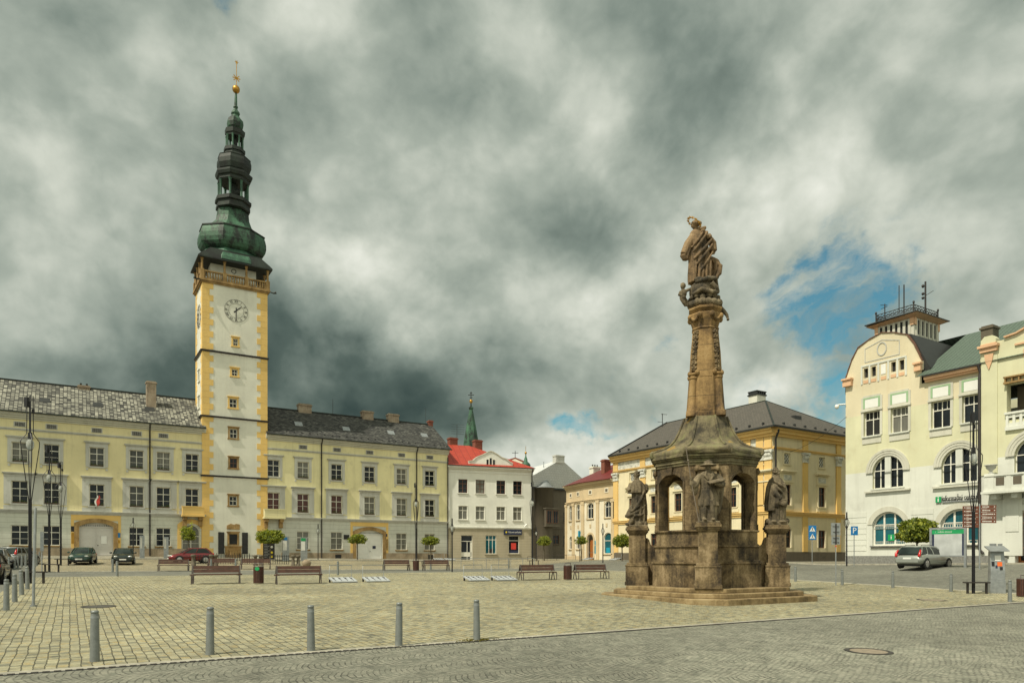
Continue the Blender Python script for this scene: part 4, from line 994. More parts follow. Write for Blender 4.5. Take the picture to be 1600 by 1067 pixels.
for q,Ln in ((pf,23),(ps,20)):
    cornice(q,'cornice','ochre2',0 if q is ps else -.2,Ln+(.0 if q is ps else .3),[(13.2,13.45,.3),(13.45,13.75,.5),(13.75,14.0,.68)])
    cornice(q,'architrave','ochre2',0,Ln,[(12.0,12.13,.1),(12.13,12.22,.18)])
    cornice(q,'string_course','ochre2',0,Ln,[(5.75,5.95,.1),(5.95,6.12,.2),(6.12,6.18,.26)])
    cornice(q,'plinth','gplast',0,Ln,[(.9,2.35,.08)])
    cs=fc_ if q is pf else sc_
    if q is pf:
        g=MB(); 
        e=[-.0]+[(a+b_)/2 for a,b_ in zip(cs,cs[1:])]+[23]
        for a,b_ in zip(e,e[1:]): q.box(g,a+.18,b_-.18,12.28,13.15,.001,.05)
        g.build('stucco_frieze',M['stucco'],pl)
    pil=([.45]+[(cs[k]+cs[k+1])/2 for k in range(len(cs)-1)]+[21.6,22.55]) if q is pf else [(cs[k]+cs[k+1])/2 for k in range(len(cs)-1)]
    if q is pf: pil=[.45,(cs[0]+cs[1])/2+.0]+pil[3:] if False else pil
    for a in pil:
        w=.42 if q is pf else .36
        g=MB(); q.box(g,a-w,a+w,6.19,11.0,.001,.12); q.box(g,a-w-.05,a+w+.05,6.19,6.5,.12,.17); q.box(g,a-w,a+w,12.23,13.19,.001,.14); q.box(g,a-w,a+w,2.36,5.74,.001,.1); o=g.build('pilaster',M['ochre2'] if q is pf else M['ochre'],pl)
        g=MB(); q.box(g,a-w-.06,a+w+.06,11.0,11.12,.001,.2); q.box(g,a-w-.02,a+w+.02,11.12,11.75,.001,.18); q.box(g,a-w-.16,a+w+.16,11.75,11.95,.001,.32)
        for i in range(5): g.ell(q.P(a-w+.1+i*(2*w-.2)/4,11.5,.2),(.09,.09,.2),6,5)
        for i in (-1,1): g.ell(q.P(a+i*(w+.02),11.72,.2),(.15,.15,.15),8,6)
        g.build('capital',M['stucco'],o)
E0=13.99; o_=.75; rp=[(56-o_,44-o_),(72+o_,44-o_),(72+o_,67.1),(56-o_,67.1)]
g=MB(); A_,B2,C_,D_=[(x,y,E0) for x,y in rp]; r0,r1=(64,51.2,18.75),(64,66.2,18.75)
roofplane(g,[D_,A_,r0,r1]); roofplane(g,[A_,B2,r0]); roofplane(g,[B2,C_,r1,r0]); roofplane(g,[C_,D_,r1])
rf=g.build('roof',M['brnroof'],pl)
g=MB(); g.bar(A_,r0,.16,.08); g.bar(B2,r0,.16,.08); g.bar(r0,r1,.2,.1); g.build('ridge_cap',M['copperdk'],rf)
g=MB(); g.bar(D_,A_,.18,.16); g.bar(A_,B2,.18,.16); g.bar(D_,r1,.25,.25)
for k in range(14): g.box(55.9,56.1,45+k*1.6,45.16+k*1.6,14.4,14.62)
for k in range(9): g.box(57.5+k*1.6,57.66+k*1.6,43.9,44.1,14.4,14.62)
g.build('gutter',M['dkmetal'],rf)
u,v=uv(1044.5,89.5); 
g=MB(); z=18.6; u,v=64.,63.5
u2,v2=uv(1035,88.8); zt=pz(646,88.8); g.tube([(u2,v2,zt-2.2),(u2,v2,zt)],.05,5); g.bar((u2-.2,v2,zt-.1),(u2+.6,v2-.2,zt-.1),.05,.05); g.bar((u2-.8,v2,zt-1.1),(u2+.2,v2,zt-1.1),.04,.04); g.build('aerial',M['dkmetal'],rf)
u,v=uv(1183,82); zc=pz(613,82); g=MB(); g.box(u-.75,u+.75,v-.6,v+.6,zc-3,zc-.45); ch=g.build('chimney',M['white'],pl)
g=MB(); g.box(u-.85,u+.85,v-.7,v+.7,zc-.45,zc-.32); g.box(u-.82,u+.82,v-.66,v+.66,zc-.06,zc+.06)
for k in range(5): g.box(u-.78+k*.35,u-.62+k*.35,v-.6,v+.6,zc-.32,zc-.06)
g.build('chimney_cap',M['dkmetal'],ch)
g=MB(); g.quad((76,44.1,1),(76,67,1),(76,67,13.5),(76,44.1,13.5)); g.quad((72,67,1),(56.02,67,1),(56.02,67,14),(72,67,14)); g.build('rear_wall',M['pal'],pl)
g=MB(); a=.12; g.tube([ps.P(a,13.9,.6),ps.P(a,13.5,.55),ps.P(a,12.9,.25),ps.P(a,1.4,.25)],.09,8); g.build('downpipe',M['pipe'],pl)
u_=ps.a(1279); g=MB(); ps.add if False else g.box(56+u_-.5,56+u_+.5,46.3,46.8,15.3,16.2); g.build('roof_hatch',M['dkmetal'],rf)
# ===== church behind =====
ck=thing('church_tower','green copper church spire with gilded ball and cross behind the red roof','tower',(*uv(736,150),2)); u,v=uv(736,150)
zt=lambda py:pz(py,150)
g=MB(); g.box(u-1.7,u+1.7,v-1.7,v+1.7,2,zt(700)); g.build('tower_wall',M['creamb'],ck)
g=MB(); g.lathe([(1.75,zt(701)),(1.62,zt(690)),(1.05,zt(666)),(.36,zt(640)),(.5,zt(638.5)),(.5,zt(636.5)),(.18,zt(635)),(.1,zt(629))],8,(u,v),0,False); g.build('spire',M['copper'],ck)
g=MB(); g.ell((u,v,zt(627)),(.36,.36,.4)); g.build('gilded_ball',M['gold'],ck)
g=MB(); g.tube([(u,v,zt(625)),(u,v,zt(612))],.08,6); cu_,cv_=FV,-FU
for py,w in ((617,.62),(614,.25),(621,.3)): g.bar((u-cu_*w,v-cv_*w,zt(py)),(u+cu_*w,v-cv_*-w if False else v+cv_*w,zt(py)),.12,.14)
g.build('cross',M['iron'],ck)
ch=thing('church','brown stepped church gable with small cross above the white house roof','church',(*uv(805,135),2)); u,v=uv(805,135); fz=Fac((u-3.2*FV,v+3.2*FU),(FV,-FU),ch)
g=MB(); z=lambda py:pz(py,135); fz.slab(g,[(.4,2),(6,2),(6,z(731)),(5.6,z(724)),(4.6,z(720)),(3.2,z(715.5)),(1.8,z(719)),(.8,z(721)),(.4,z(731))],0,1); g.build('gable_wall',M['redbrickp'],ch)
g=MB(); fz.slab(g,[(1.1,z(731)),(5.3,z(731)),(4.9,z(724.5)),(3.2,z(718)),(1.5,z(723))],1.001,1.06); g.build('gable_field',M['creamb'],ch)
g=MB(); g.tube([fz.P(3.2,z(716),.5),fz.P(3.2,z(705),.5)],.06,5); g.bar(fz.P(2.6,z(708),.5),fz.P(3.8,z(708),.5),.08,.08); g.build('cross',M['iron'],ch)
tt=thing('onion_turret','tiny green onion turret with gilded ball beside the church gable','tower',(*uv(821.5,134),2)); u,v=uv(821.5,134); z=lambda py:pz(py,134)
g=MB(); g.lathe([(.75,2),(.75,z(732))],10,(u,v)); g.build('turret_wall',M['creamb'],tt)
g=MB(); g.lathe([(.9,z(732)),(.6,z(730)),(.95,z(727.5)),(.75,z(724)),(.35,z(721)),(.3,z(717)),(.12,z(713)),(.08,z(709))],12,(u,v)); g.build('onion',M['coppergn'],tt)
g=MB(); g.ell((u,v,z(707.5)),(.22,.22,.25)); g.tube([(u,v,z(707)),(u,v,z(697))],.04,5); g.build('finial',M['gold'],tt)
# ===== information centre on the right =====
ic=thing('information_centre','pale yellow and white art-nouveau house with roof turret on the right','building',(60,28,1.3))
f=Fac((55.4,36.2),(0,-1),ic,N=(-1,0)); UF=55.4
b1,b2,b3=6.3,10.62,26.
M['icy']=plaster('pale_yellow_house_plaster',(.62,.61,.42),stain=(.45,.38,.22),stain_amt=.3)
M['ico']=plaster('cream_house_plaster',(.67,.60,.43),stain=(.55,.42,.22),stain_amt=.35)
M['icw']=plaster('white_ground_floor_plaster',(.65,.66,.60),streak=.2,stain_amt=.2)
M['icr']=plaster('white_grooved_plaster',(.68,.67,.59),streak=.08,stain_amt=.1,rustic=.46)
M['icp']=flat('grey_granite_plinth',(.20,.20,.185),.85,var=.25,scale=8,bmp=.2)
M['mint']=plaster('mint_trim_plaster',(.30,.46,.27),streak=.1)
def panel(s,o,a0,a1,z0,z1):
    g=MB(); w=.2; s.box(g,a0-w,a0,z0-.02,z1,.001,.05); s.box(g,a1,a1+w,z0-.02,z1,.001,.05); s.box(g,a0-w-.03,a1+w+.03,z1,z1+.14,.001,.13); s.box(g,a0-w,a1+w,z1+.14,z1+1.18,.001,.05); s.box(g,a0-.05,a1+.05,z1+1.18,z1+1.3,.001,.05)
    s.box(g,a0-.12,a1+.12,z0-.62,z0-.18,.001,.06); g.build('surround',M['trimlt'],o)
    g=MB(); s.box(g,a0-.02,a0+.12,z1+.28,z1+1.0,.051,.075); s.box(g,a1-.12,a1+.02,z1+.28,z1+1.0,.051,.075); s.box(g,a0-.02,a1+.02,z1+1.0,z1+1.12,.051,.075); g.build('panel_border',M['mint'],o)
    g=MB(); s.box(g,a0+.13,a1-.13,z1+.28,z1+.98,.051,.065); g.build('panel_field',M['wht'],o)
for k,px in enumerate((1362.3,1405.5,1470,1519.5)):
    s_=(px-CX)/F; z1=(f.z(px,(642,635.5,625.5,616)[k])); z0=f.z(px,(680.5,675,668,659)[k])
    f.win(f.a(px),z0,z1,1.38,bars=(.66,),cols=2,gl=('dark','glassb','glass','glass')[k],dep=.3,sill=.16,sillm='icw',surround=panel)
    g=MB(); c=f.a(px)
    for i in (1,2,3): 
        if i!=2: f.box(g,c-.69+1.38*i/4-.02,c-.69+1.38*i/4+.02,z0+(z1-z0)*.68,z1-.07,-.295,-.235)
    g.build('transom_bars',M['frame'],ic)
def archi(w,mat='trimlt',rings=3,dz=.0,key=False):
    def q(s,o,a0,a1,z0,z1):
        g=MB(); r=(a1-a0)/2
        rise=s._rise
        for k in range(rings):
            w0,w1=w*k/rings,w*(k+1)/rings
            s.ring(g,arcp(a0-w1,a1+w1,z1-rise,z1+w1,rise+w1,16),arcp(a0-w0,a1+w0,z1-rise,z1+w0,rise+w0,16),.001,.05+.03*k)
        if dz: s.box(g,a0-w-.05,a1+w+.05,z0-.3,z0-.17,.001,.2)
        g.build('archivolt',M[mat],o)
    return q
for k,(p0,p1,pt,pb) in enumerate(((1363.5,1411,711.6,762),(1471,1526.5,699.5,754))):
    pm=(p0+p1)/2; a0,a1=f.a(p0),f.a(p1); f._rise=1.28
    c=(a0+a1)/2; w=a1-a0
    f.win(c,f.z(pm,pb),f.z(pm,pt),w,arch=1.28,posts=[c-w*.27,c-w*.02,c+w*.02,c+w*.27],bars=(.56,),dep=.28,mid=.08,gl='glass',sill=.16,sillm='icw',surround=archi(.55,dz=1))
    g=MB(); f.box(g,c-.24,c+.24,f.z(pm,pb)+.02,f.z(pm,pt)-.02,-.16,-.02); g.build('centre_pier',M['icw'],ic)
for k,(p0,p1,pt,pb) in enumerate(((1363,1413.5,799,852),(1469.5,1530,794.5,850.5))):
    pm=(p0+p1)/2; a0,a1=f.a(p0),f.a(p1); f._rise=1.0; c=(a0+a1)/2; w=a1-a0
    o=f.win(c,f.z(pm,pb),f.z(pm,pt),w,arch=1.0,cols=3,bars=(.62,),minor=(.58,.5,.12),dep=.3,mid=.14,t=.12,gl='glasst',sill=.18,sillm='icp',surround=archi(.42,rings=1))
    g=MB(); zz0,zz1=f.z(pm,pb),f.z(pm,pt)
    for i in range(16):
        x=a0+w*(i+.5)/16; f.box(g,x-.015,x+.015,zz0+(zz1-zz0)*.5,zz0+(zz1-zz0)*.58,-.29,-.24); f.box(g,x-.015,x+.015,zz0+.1,zz0+(zz1-zz0)*.12,-.29,-.24)
    g.build('glazing_bars',M['frame'],o)
    if k==0:
        g=MB(); q0,q1=f.a(1385.3),f.a(1395.7); y0,y1=f.z(1390,844.5),f.z(1390,834.5); f.box(g,q0,q1,y0,y1,-.2,-.18); so=g.build('info_sign',M['green'],ic)
        text_mesh('i',.95*(y1-y0)/.72*.72,M['wht'],'info_letter',facM(f,(q0+q1)/2,(y0+y1)/2+.02,-.176),so,.003,sx=1.5)
zw=8.78; z2=13.5; zt_=16.2
f.wall('ground_floor_wall',M['icr'],0,b2,1.0,5.3-.18,holes=[(h[0],h[1],h[2],5.12,0) for h in f.holes if h[3]<6]) if False else None
f.wall('wall',[M['icw'],M['icy'],M['ico']],0,b1,1.0,zt_,dep=.32,bands=(zw,z2)); f.wall('wall',[M['icw'],M['icy'],M['ico']],b1,b2,1.0,15.1,dep=.32,bands=(zw,z2))
g=MB(); z=2.35
while z<5.3:   # grooved bands: thin proud courses
    segs=[(0.0,b2)]
    for h in f.holes:
        if h[2]<5.3 and h[3]<6.5:
            segs=[t for s0,s1 in segs for t in ((s0,min(s1,h[0]-.5)),(max(s0,h[1]+.5),s1)) if t[1]-t[0]>.05]
    for s0,s1 in segs: f.box(g,s0+.001,s1,z,z+.42,.001,.03)
    z+=.46
g.build('rustication',M['icw'],ic)
# windows that straddle band edges are handled by splitting the wall there
cornice(f,'plinth','icp',0,b2,[(.9,1.95,.06)])
# gable of the left bay
sl=[f.a(p) for p in (1353,1365,1380.5,1396,1409)]
hl=[(c-.19,c+.19,16.5,17.28,0) for c in sl]
f.wall('gable_wall',M['ico'],.5,5.8,zt_,17.5,holes=[h for i,h in enumerate(hl) if i!=2])
for i,h in enumerate(hl):
    if i!=2: g=MB(); f.box(g,h[0],h[1],h[2],h[3],-.24,-.22); g.build('slit_window',M['dark'],ic)
g=MB(); h=hl[2]; f.box(g,h[0],h[1],h[2],h[3],.001,.03); g.build('blind_panel',M['wht'],ic)
g=MB()
for h in hl: f.box(g,h[0]-.02,h[1]+.02,16.05,16.3,.001,.035)
g.build('apricot_block',M['orange'],ic)
g=MB()
for c in [sl[0]-.35]+[(a+b_)/2 for a,b_ in zip(sl,sl[1:])]+[sl[-1]+.35]: f.box(g,c-.07,c+.07,16.0,17.45,.001,.05)
f.box(g,sl[0]-.4,sl[-1]+.4,17.42,17.55,.001,.06); g.build('slit_surround',M['icw'],ic)
prof=[(0,16.85),(.2,17.35),(.55,18.2),(1.1,19.1),(2.1,19.55),(3.15,19.82),(4.2,19.55),(5.2,19.1),(5.75,18.2),(6.1,17.35),(6.3,16.85)]
g=MB(); f.slab(g,[(0,zt_),(.5,zt_),(.5,17.5),(5.8,17.5),(5.8,zt_),(6.3,zt_)]+prof[::-1],-.3,0); g.build('gable',M['ico'],ic)
g=MB()
for (a0,z0),(a1,z1) in zip(prof,prof[1:]): g.bar(f.P(a0,z0+.03,-.08),f.P(a1,z1+.03,-.12),.36,.06)
g.build('gable_coping',M['brown'],ic)
g=MB(); f.ring(g,[(3.15+.42*math.cos(t*.314),18.55+.55*math.sin(t*.314)) for t in range(20)],[(3.15+.33*math.cos(t*.314),18.55+.46*math.sin(t*.314)) for t in range(20)],.001,.05)
f.ring(g,[(1.7,17.75),(4.6,17.75),(4.6,18.9),(3.15,19.3),(1.7,18.9)],[(1.76,17.81),(4.54,17.81),(4.54,18.86),(3.15,19.23),(1.76,18.86)],.001,.03); g.build('gable_medallion',M['trim'],ic)
for a,w_ in ((-.1,.75),(5.85,.5)):
    g=MB(); f.box(g,a,a+w_,16.1,16.6,.001,.3); f.box(g,a-.06,a+w_+.06,16.6,16.74,.001,.42); g.build('corner_block',M['orange'],ic)
# mansard behind the gable
pr=[(-.25,16.75),(.95,19.2),(3.15,19.95),(5.35,19.2),(6.75,16.3),(6.75,15.6),(-.25,15.6)]
g=MB(); g.loft([[f.P(a,z,-.32) for a,z in pr],[f.P(a,z,-11.) for a,z in pr]]); g.build('mansard_roof',M['dkmetal'],ic)
# roof turret
u0,u1,v0,v1=58.5,62.3,32.2,35.5; DZ=-.35
g=MB(); g.box(u0,u1,v0,v1,18.6,21.4); tq=g.build('roof_turret',M['trimlt'],ic)
ftq=Fac((u0,v1),(0,-1),ic,N=(-1,0)); fsq=Fac((u0,v0),(1,0),ic,N=(0,-1))
for q,W,n in ((ftq,3.3,6),(fsq,3.8,5)):
    for i in range(n):
        a=.35+(W-.7)*(i+.5)/n; g=MB(); q.box(g,a-.12,a+.12,20.1,21.25,.004,.012); g.build('slit_window',M['dark'],tq)
    for i in range(n+1):
        a=.35+(W-.7)*i/n; g=MB(); q.box(g,a-.11,a+.11,19.9,21.35,.001,.07); g.build('pier',M['trimlt'],tq)
    g=MB(); q.box(g,0,.3,20.8,21.39,.001,.09); q.box(g,W-.3,W,20.8,21.39,.001,.09); g.build('corner_block',M['orange'],tq)
g=MB(); e=.55; g.loft([[(u0-.05,v0-.05,21.4),(u1+.05,v0-.05,21.4),(u1+.05,v1+.05,21.4),(u0-.05,v1+.05,21.4)],[(u0-e,v0-e,21.62),(u1+e,v0-e,21.62),(u1+e,v1+e,21.62),(u0-e,v1+e,21.5)]]); g.build('turret_eaves',M['orange'],tq)
g=MB(); g.box(u0-e-.05,u1+e+.05,v0-e-.05,v1+e+.05,21.62,21.69); g.loft([[(u0-e,v0-e,21.69),(u1+e,v0-e,21.69),(u1+e,v1+e,21.69),(u0-e,v1+e,21.69)],[(u0+.2,v0+.2,22.0),(u1-.2,v0+.2,22.0),(u1-.2,v1-.2,22.0),(u0+.2,v1-.2,22.0)]]); g.build('turret_roof',M['dkmetal'],tq)
g=MB(); i0,i1,j0,j1=u0+.05,u1-.05,v0+.05,v1-.05; cs=[(i0,j0),(i1,j0),(i1,j1),(i0,j1)]
for (x0,y0),(x1,y1) in zip(cs,cs[1:]+cs[:1]):
    for z in (22.03,22.22,22.46): g.bar((x0,y0,z),(x1,y1,z),.04,.05)
    n=9
    for k in range(n):
        t0,t1=k/n,(k+1)/n; P=lambda t,z:(x0+(x1-x0)*t,y0+(y1-y0)*t,z)
        g.bar(P(t0,22.05),P(t1,22.22),.03,.03); g.bar(P(t1,22.05),P(t0,22.22),.03,.03); g.bar(P(t0,22.22),P((t0+t1)/2,22.46),.025,.025); g.bar(P(t1,22.22),P((t0+t1)/2,22.46),.025,.025)
    g.tube([(x0,y0,21.85),(x0,y0,22.6)],.05,6); g.ell((x0,y0,22.64),(.09,.09,.13),8,6)
g.build('roof_railing',M['pipe'],tq)
for px,pt,pb,D,r,nm in ((1404.8,446,478,60.5,.035,'antenna_mast'),(1412.5,445,480,60,.05,'antenna_mast'),(1446,440,482,60.5,.07,'antenna_mast'),(1382.5,475,493,61,.04,'antenna_mast')):
    u,v=uv(px,D); g=MB(); zt=pz(pt,D); g.tube([(u,v,pz(pb,D)-.5),(u,v,zt)],r,6)
    if px==1446:
        for zz,s in ((.4,.25),(1.05,.22),(1.4,.2)): g.ell((u-.2,v+.1,zt-zz),(.12,.12,s*.6),8,6)
        g.bar((u,v,zt-1.2),(u+.5,v-.4,zt-.8),.04,.04)
    if px==1382.5: g.bar((u-.3,v+.2,zt-.1),(u+.2,v-.1,zt-.1),.04,.04); g.bar((u-.2,v+.2,zt-.4),(u+.2,v-.1,zt-.2),.04,.04)
    g.build(nm,M['pipe'],tq)
# middle bay eaves and green roof
cornice(f,'eaves_cornice','orange',b1+.35,b2,[(15.1,15.28,.25),(15.28,15.48,.42)]); cornice(f,'gutter','dkmetal',b1+.3,b2+.1,[(15.485,15.6,.55)])
g=MB(); roofplane(g,[(54.85,36.2-b1+.1,15.58),(54.85,8,15.58),(62.2,8,20.0),(62.2,36.2-b1+.1,20.0)]); roofplane(g,[(69.5,8,15.58),(69.5,36,15.58),(62.2,36,20.0),(62.2,8,20.0)]); g.build('roof',M['grnroof'],ic)
u,v=uv(1546.5,52.5); chimney(ic,u,v,pz(518,52.5)-1,pz(510,52.5),.9,.8,'gplast')
# right bay, projecting
fr2=Fac((55.0,36.2-b2),(0,-1),ic,N=(-1,0)); Lr=16.
lg0=fr2.a(1573); dpx=fr2.a(1587)
fr2.holes.append((lg0,lg0+3.4,11.6,13.75,0)); fr2.holes.append((dpx,dpx+2.6,1.3,5.3,1.1)); a3=fr2.a(1585)
fr2._rise=1.2; fr2.win(a3+1.25,7.4,9.95,2.5,arch=1.2,cols=4,bars=(.55,),dep=.3,gl='glass',sill=0,sillm='icw',surround=archi(.55))
fr2.wall('wall',[M['icw'],M['icy']],0,Lr,1.0,16.9,dep=.6,bands=(zw,))
g=MB(); g.quad((55.0,36.2-b2,1),(55.4,36.2-b2,1),(55.4,36.2-b2,17),(55.0,36.2-b2,17)); g.build('return_wall',M['icy'],ic)
cornice(fr2,'plinth','icp',0,dpx-.5,[(.9,1.95,.06)])
gp=[(1.55,16.9),(Lr-1.5,16.9),(Lr-1.5,17.1),(Lr-3.5,17.2),(Lr-5.2,18.6),(Lr-6.8,19.2),(8.0,19.3),(5.6,18.9),(4.0,18.25),(3.2,17.75),(2.8,17.3),(2.3,17.1),(1.55,17.0)]
g=MB(); fr2.slab(g,gp,-.35,0); g.build('gable',M['ico'],ic)
g=MB()
for (a0,z0),(a1,z1) in zip(gp[2:],gp[3:]): g.bar(fr2.P(a0,z0+.04,-.1),fr2.P(a1,z1+.04,-.1),.55,.1)
g.build('gable_coping',M['orange'],ic)
g=MB(); fr2.box(g,2.2,Lr-2.2,16.3,16.42,.001,.12); fr2.box(g,2.7,3.1,15.4,15.95,.001,.04); fr2.box(g,3.15,3.65,17.3,18.0,.001,.06); g.build('apricot_band',M['orange'],ic)
g=MB(); fr2.box(g,.05,1.15,16.25,16.55,.001,.25); fr2.box(g,-.05,1.25,16.55,16.72,.001,.38); fr2.box(g,.12,1.08,16.72,16.82,-.4,.25); fr2.slab(g,[(.3,16.1),(.9,16.1),(.82,15.6),(.6,15.0),(.38,15.6)],.07,.14); g.build('pilaster_head',M['orange'],ic)
g=MB(); fr2.box(g,.08,1.12,7.6,16.24,.001,.06); fr2.slab(g,[(.12,16.83),(1.08,16.83),(1.08,17.1),(.85,17.35),(.35,17.35),(.12,17.1)],-.4,.2); g.build('pilaster',M['icy'],ic)
# loggia
g=MB(); fr2.box(g,lg0,lg0+3.4,11.5,13.8,-1.6,-1.55); fr2.box(g,lg0-.05,lg0+3.45,11.3,11.42,-1.6,.0); lo_=g.build('loggia_wall',M['gplast'],ic)
g=MB(); fr2.box(g,lg0+1.1,lg0+2.6,11.6,13.5,-1.54,-1.5); w_=g.build('window',M['glass'],ic); g=MB(); 
for x in (1.05,1.85,2.6): fr2.box(g,lg0+x,lg0+x+.08,11.6,13.5,-1.5,-1.44)
fr2.box(g,lg0+1.05,lg0+2.68,12.9,12.98,-1.5,-1.44); g.build('frame',M['door_o'],w_)
g=MB(); fr2.box(g,lg0-.08,lg0+3.5,11.65,11.8,-.05,.22); fr2.box(g,lg0-.05,lg0+3.45,10.55,10.8,.001,.18)
k=0
while k<9:
    a=lg0+k*.42; fr2.box(g,a,a+.16,10.8,11.65,.0,.16); fr2.box(g,a+.16,a+.42,10.8,11.05,.001,.12); fr2.box(g,a+.16,a+.42,11.4,11.65,.001,.12); k+=1
g.build('balustrade',M['icw'],ic)
g=MB(); fr2.box(g,lg0-.1,lg0+3.5,13.75,13.87,.001,.3); fr2.box(g,lg0-.1,lg0+3.5,14.15,14.25,.001,.3)
for i in range(9): fr2.box(g,lg0+i*.42-.05,lg0+i*.42+.03,13.87,14.15,.05,.25)
g.build('loggia_lintel',M['sand'],ic)
# lower balcony over the door, with urn
ba=fr2.a(1546); g=MB(); fr2.box(g,ba,ba+9,6.2,6.35,.001,1.25); fr2.box(g,ba+.1,ba+9,6.35,6.5,.001,1.1); fr2.box(g,ba+.15,ba+8.9,7.4,7.52,.85,1.1)
fr2.box(g,ba+.15,ba+.75,6.5,7.6,.5,1.05)
x=ba+.75
while x<ba+8.5: fr2.box(g,x,x+.75,6.5,7.4,.9,1.02); x+=.75; fr2.box(g,x,x+.3,6.5,7.4,.88,1.06); x+=.3
for a in (ba+.5,ba+1.75): fr2.box(g,a,a+.35,5.85,6.2,.001,.9)
bo=g.build('balcony',M['icw'],ic)
x=ba+.75
while x<ba+8.5: g=MB(); fr2.box(g,x+.12,x+.63,6.75,7.3,1.021,1.04); g.build('panel_relief',M['gplast'],bo); x+=1.05
g=MB(); p=fr2.P(ba+.45,0,.78); g.lathe([(.1,7.6),(.16,7.66),(.08,7.75),(.14,7.85),(.3,8.0),(.33,8.15),(.42,8.2),(.38,8.24)],14,p[:2]); g.build('urn',M['trim'],bo)
g=MB()
for a,w in ((ba+.9,1.2),): fr2.box(g,a,a+w,1.95,6.2,.001,.16); fr2.box(g,a+.2,a+w-.2,3.6,5.5,.16,.2)
g.build('door_pier',M['icw'],ic)
g=MB(); out=arcp(dpx-.35,dpx+2.95,1.3,5.62,1.3); fr2.ring(g,out,arcp(dpx,dpx+2.6,1.3,5.3,1.1),.001,.12); g.build('door_surround',M['icw'],ic)
g=MB()
fr2.ring(g,arcp(dpx,dpx+2.6,1.3,5.3,1.1),arcp(dpx+.14,dpx+2.46,1.45,5.16,1.0),-.5,-.38)
for x in (.75,1.3,1.85): fr2.box(g,dpx+x-.07,dpx+x+.07,1.4,4.4,-.5,-.38)
for z in (1.45,2.4,4.1): fr2.box(g,dpx+.1,dpx+2.5,z,z+.16,-.49,-.375)
do=g.build('door',M['door_o'],ic); g=MB(); fr2.slab(g,arcp(dpx+.05,dpx+2.55,1.35,5.25,1.05),-.47,-.45); g.build('pane',M['glass'],do)
g=MB(); fr2.box(g,dpx-.7,dpx+3.2,1.0,1.42,.0,.55); g.build('door_step',M['icp'],ic)
g=MB(); fr2.box(g,fr2.a(1547.5),fr2.a(1557),2.35,2.8,.001,.14); g.build('letter_box',M['galv'],ic); g=MB(); fr2.box(g,fr2.a(1560),fr2.a(1571),2.62,2.78,.001,.1); g.build('letter_box',M['galv'],ic)
g=MB(); a=b2-.02; g.tube([f.P(a-.1,15.5,.5),f.P(a,15.0,.35),f.P(a,14.5,.5),f.P(a,2.4,.5),f.P(a+.25,2.1,.5)],.1,8); g.build('downpipe',M['pipe'],ic)
g=MB(); 
g.quad((55.4,36.2,1),(70,36.2,1),(70,36.2,16.5),(55.4,36.2,16.5)); g.quad((70,36.2,1),(70,8,1),(70,8,15.6),(70,36.2,15.6)); g.quad((55.0,36.2-b2-Lr,1),(70,36.2-b2-Lr,1),(70,36.2-b2-Lr,17),(55.0,36.2-b2-Lr,17)); g.build('side_wall',M['icy'],ic)
# lettering
zS=f.z(1500,780); a0=f.a(1463); g=MB(); f.box(g,a0,f.a(1471.5),f.z(1466,785),f.z(1466,776),.03,.12); so=g.build('info_sign',M['green'],ic)
text_mesh('i',.55,M['wht'],'info_letter',facM(f,(a0+f.a(1471.5))/2,f.z(1467,780.3),.122),so,.003,sx=1.5)
me=text_mesh('informační centrum',.60,M['iron'],'sign_lettering',facM(f,(f.a(1472.5)+f.a(1534))/2,f.z(1503,777.3),.12),ic,.02,fitw=f.a(1533.5)-f.a(1473.5))
g=MB(); f.box(g,f.a(1472.5),f.a(1533.5),f.z(1503,783.2),f.z(1503,781.6),.03,.1); g.build('sign_rail',M['galv'],ic)
# roof-corner camera and cable
p=(55.3,36.15,f.z(1320,632)); sc=thing('dome_camera','small white dome camera on the far corner of the information centre','camera',p); g=MB(); g.tube([p,(55.0,36.6,p[2])],.06,6); g.build('bracket',M['wht'],sc); g=MB(); g.ell((54.95,36.7,p[2]-.15),(.18,.18,.2)); g.build('dome',M['wht'],sc)
ca_=thing('overhead_cable','thin dark cable sagging from the information centre corner to the yellow palace','cable',(55.4,36.1,13)); A_=Vector((55.35,36.1,13.6)); B2=Vector((*ps.P(ps.a(1234),0,.05)[:2],11.9)); g=MB()
g.tube([A_.lerp(B2,t/10)+Vector((0,0,-.35*4*(t/10)*(1-t/10))) for t in range(11)],.018,4); g.build('wire',M['iron'],ca_)
# ===== the column =====
M['mon']=stone('weathered_sandstone',[(.020,.015,.009),(.08,.056,.029),(.18,.128,.065),(.31,.235,.135)],scale=1.5,block=.62,lo=.46,hi=.66)
M['monbase']=stone('weathered_base_sandstone',[(.018,.013,.008),(.075,.053,.028),(.17,.122,.062),(.30,.225,.13)],scale=1.4,lo=.46,hi=.66)
M['obel']=stone('orange_brown_sandstone',[(.045,.028,.013),(.17,.105,.042),(.29,.185,.075),(.36,.25,.12)],scale=1.1,block=1.05,lo=.44,hi=.68)
M['bell']=stone('lichened_sandstone_roof',[(.03,.026,.017),(.09,.075,.044),(.16,.135,.075),(.22,.19,.11)],scale=1.8,lo=.45,hi=.68,lichen=(.17,.17,.07),spot=(.33,.20,.03))
M['steps']=stone('worn_step_sandstone',[(.06,.043,.022),(.16,.112,.052),(.25,.18,.088),(.33,.25,.135)],scale=1.5,lo=.44,hi=.66)
M['stat']=stone('dark_statue_sandstone',[(.025,.021,.014),(.085,.067,.041),(.17,.135,.083),(.28,.225,.145)],scale=2.2,lo=.45,hi=.68,bmp=.4)
M['stat2']=stone('brown_statue_sandstone',[(.030,.022,.013),(.12,.08,.042),(.23,.15,.078),(.31,.225,.13)],scale=1.8,lo=.45,hi=.68,bmp=.4)
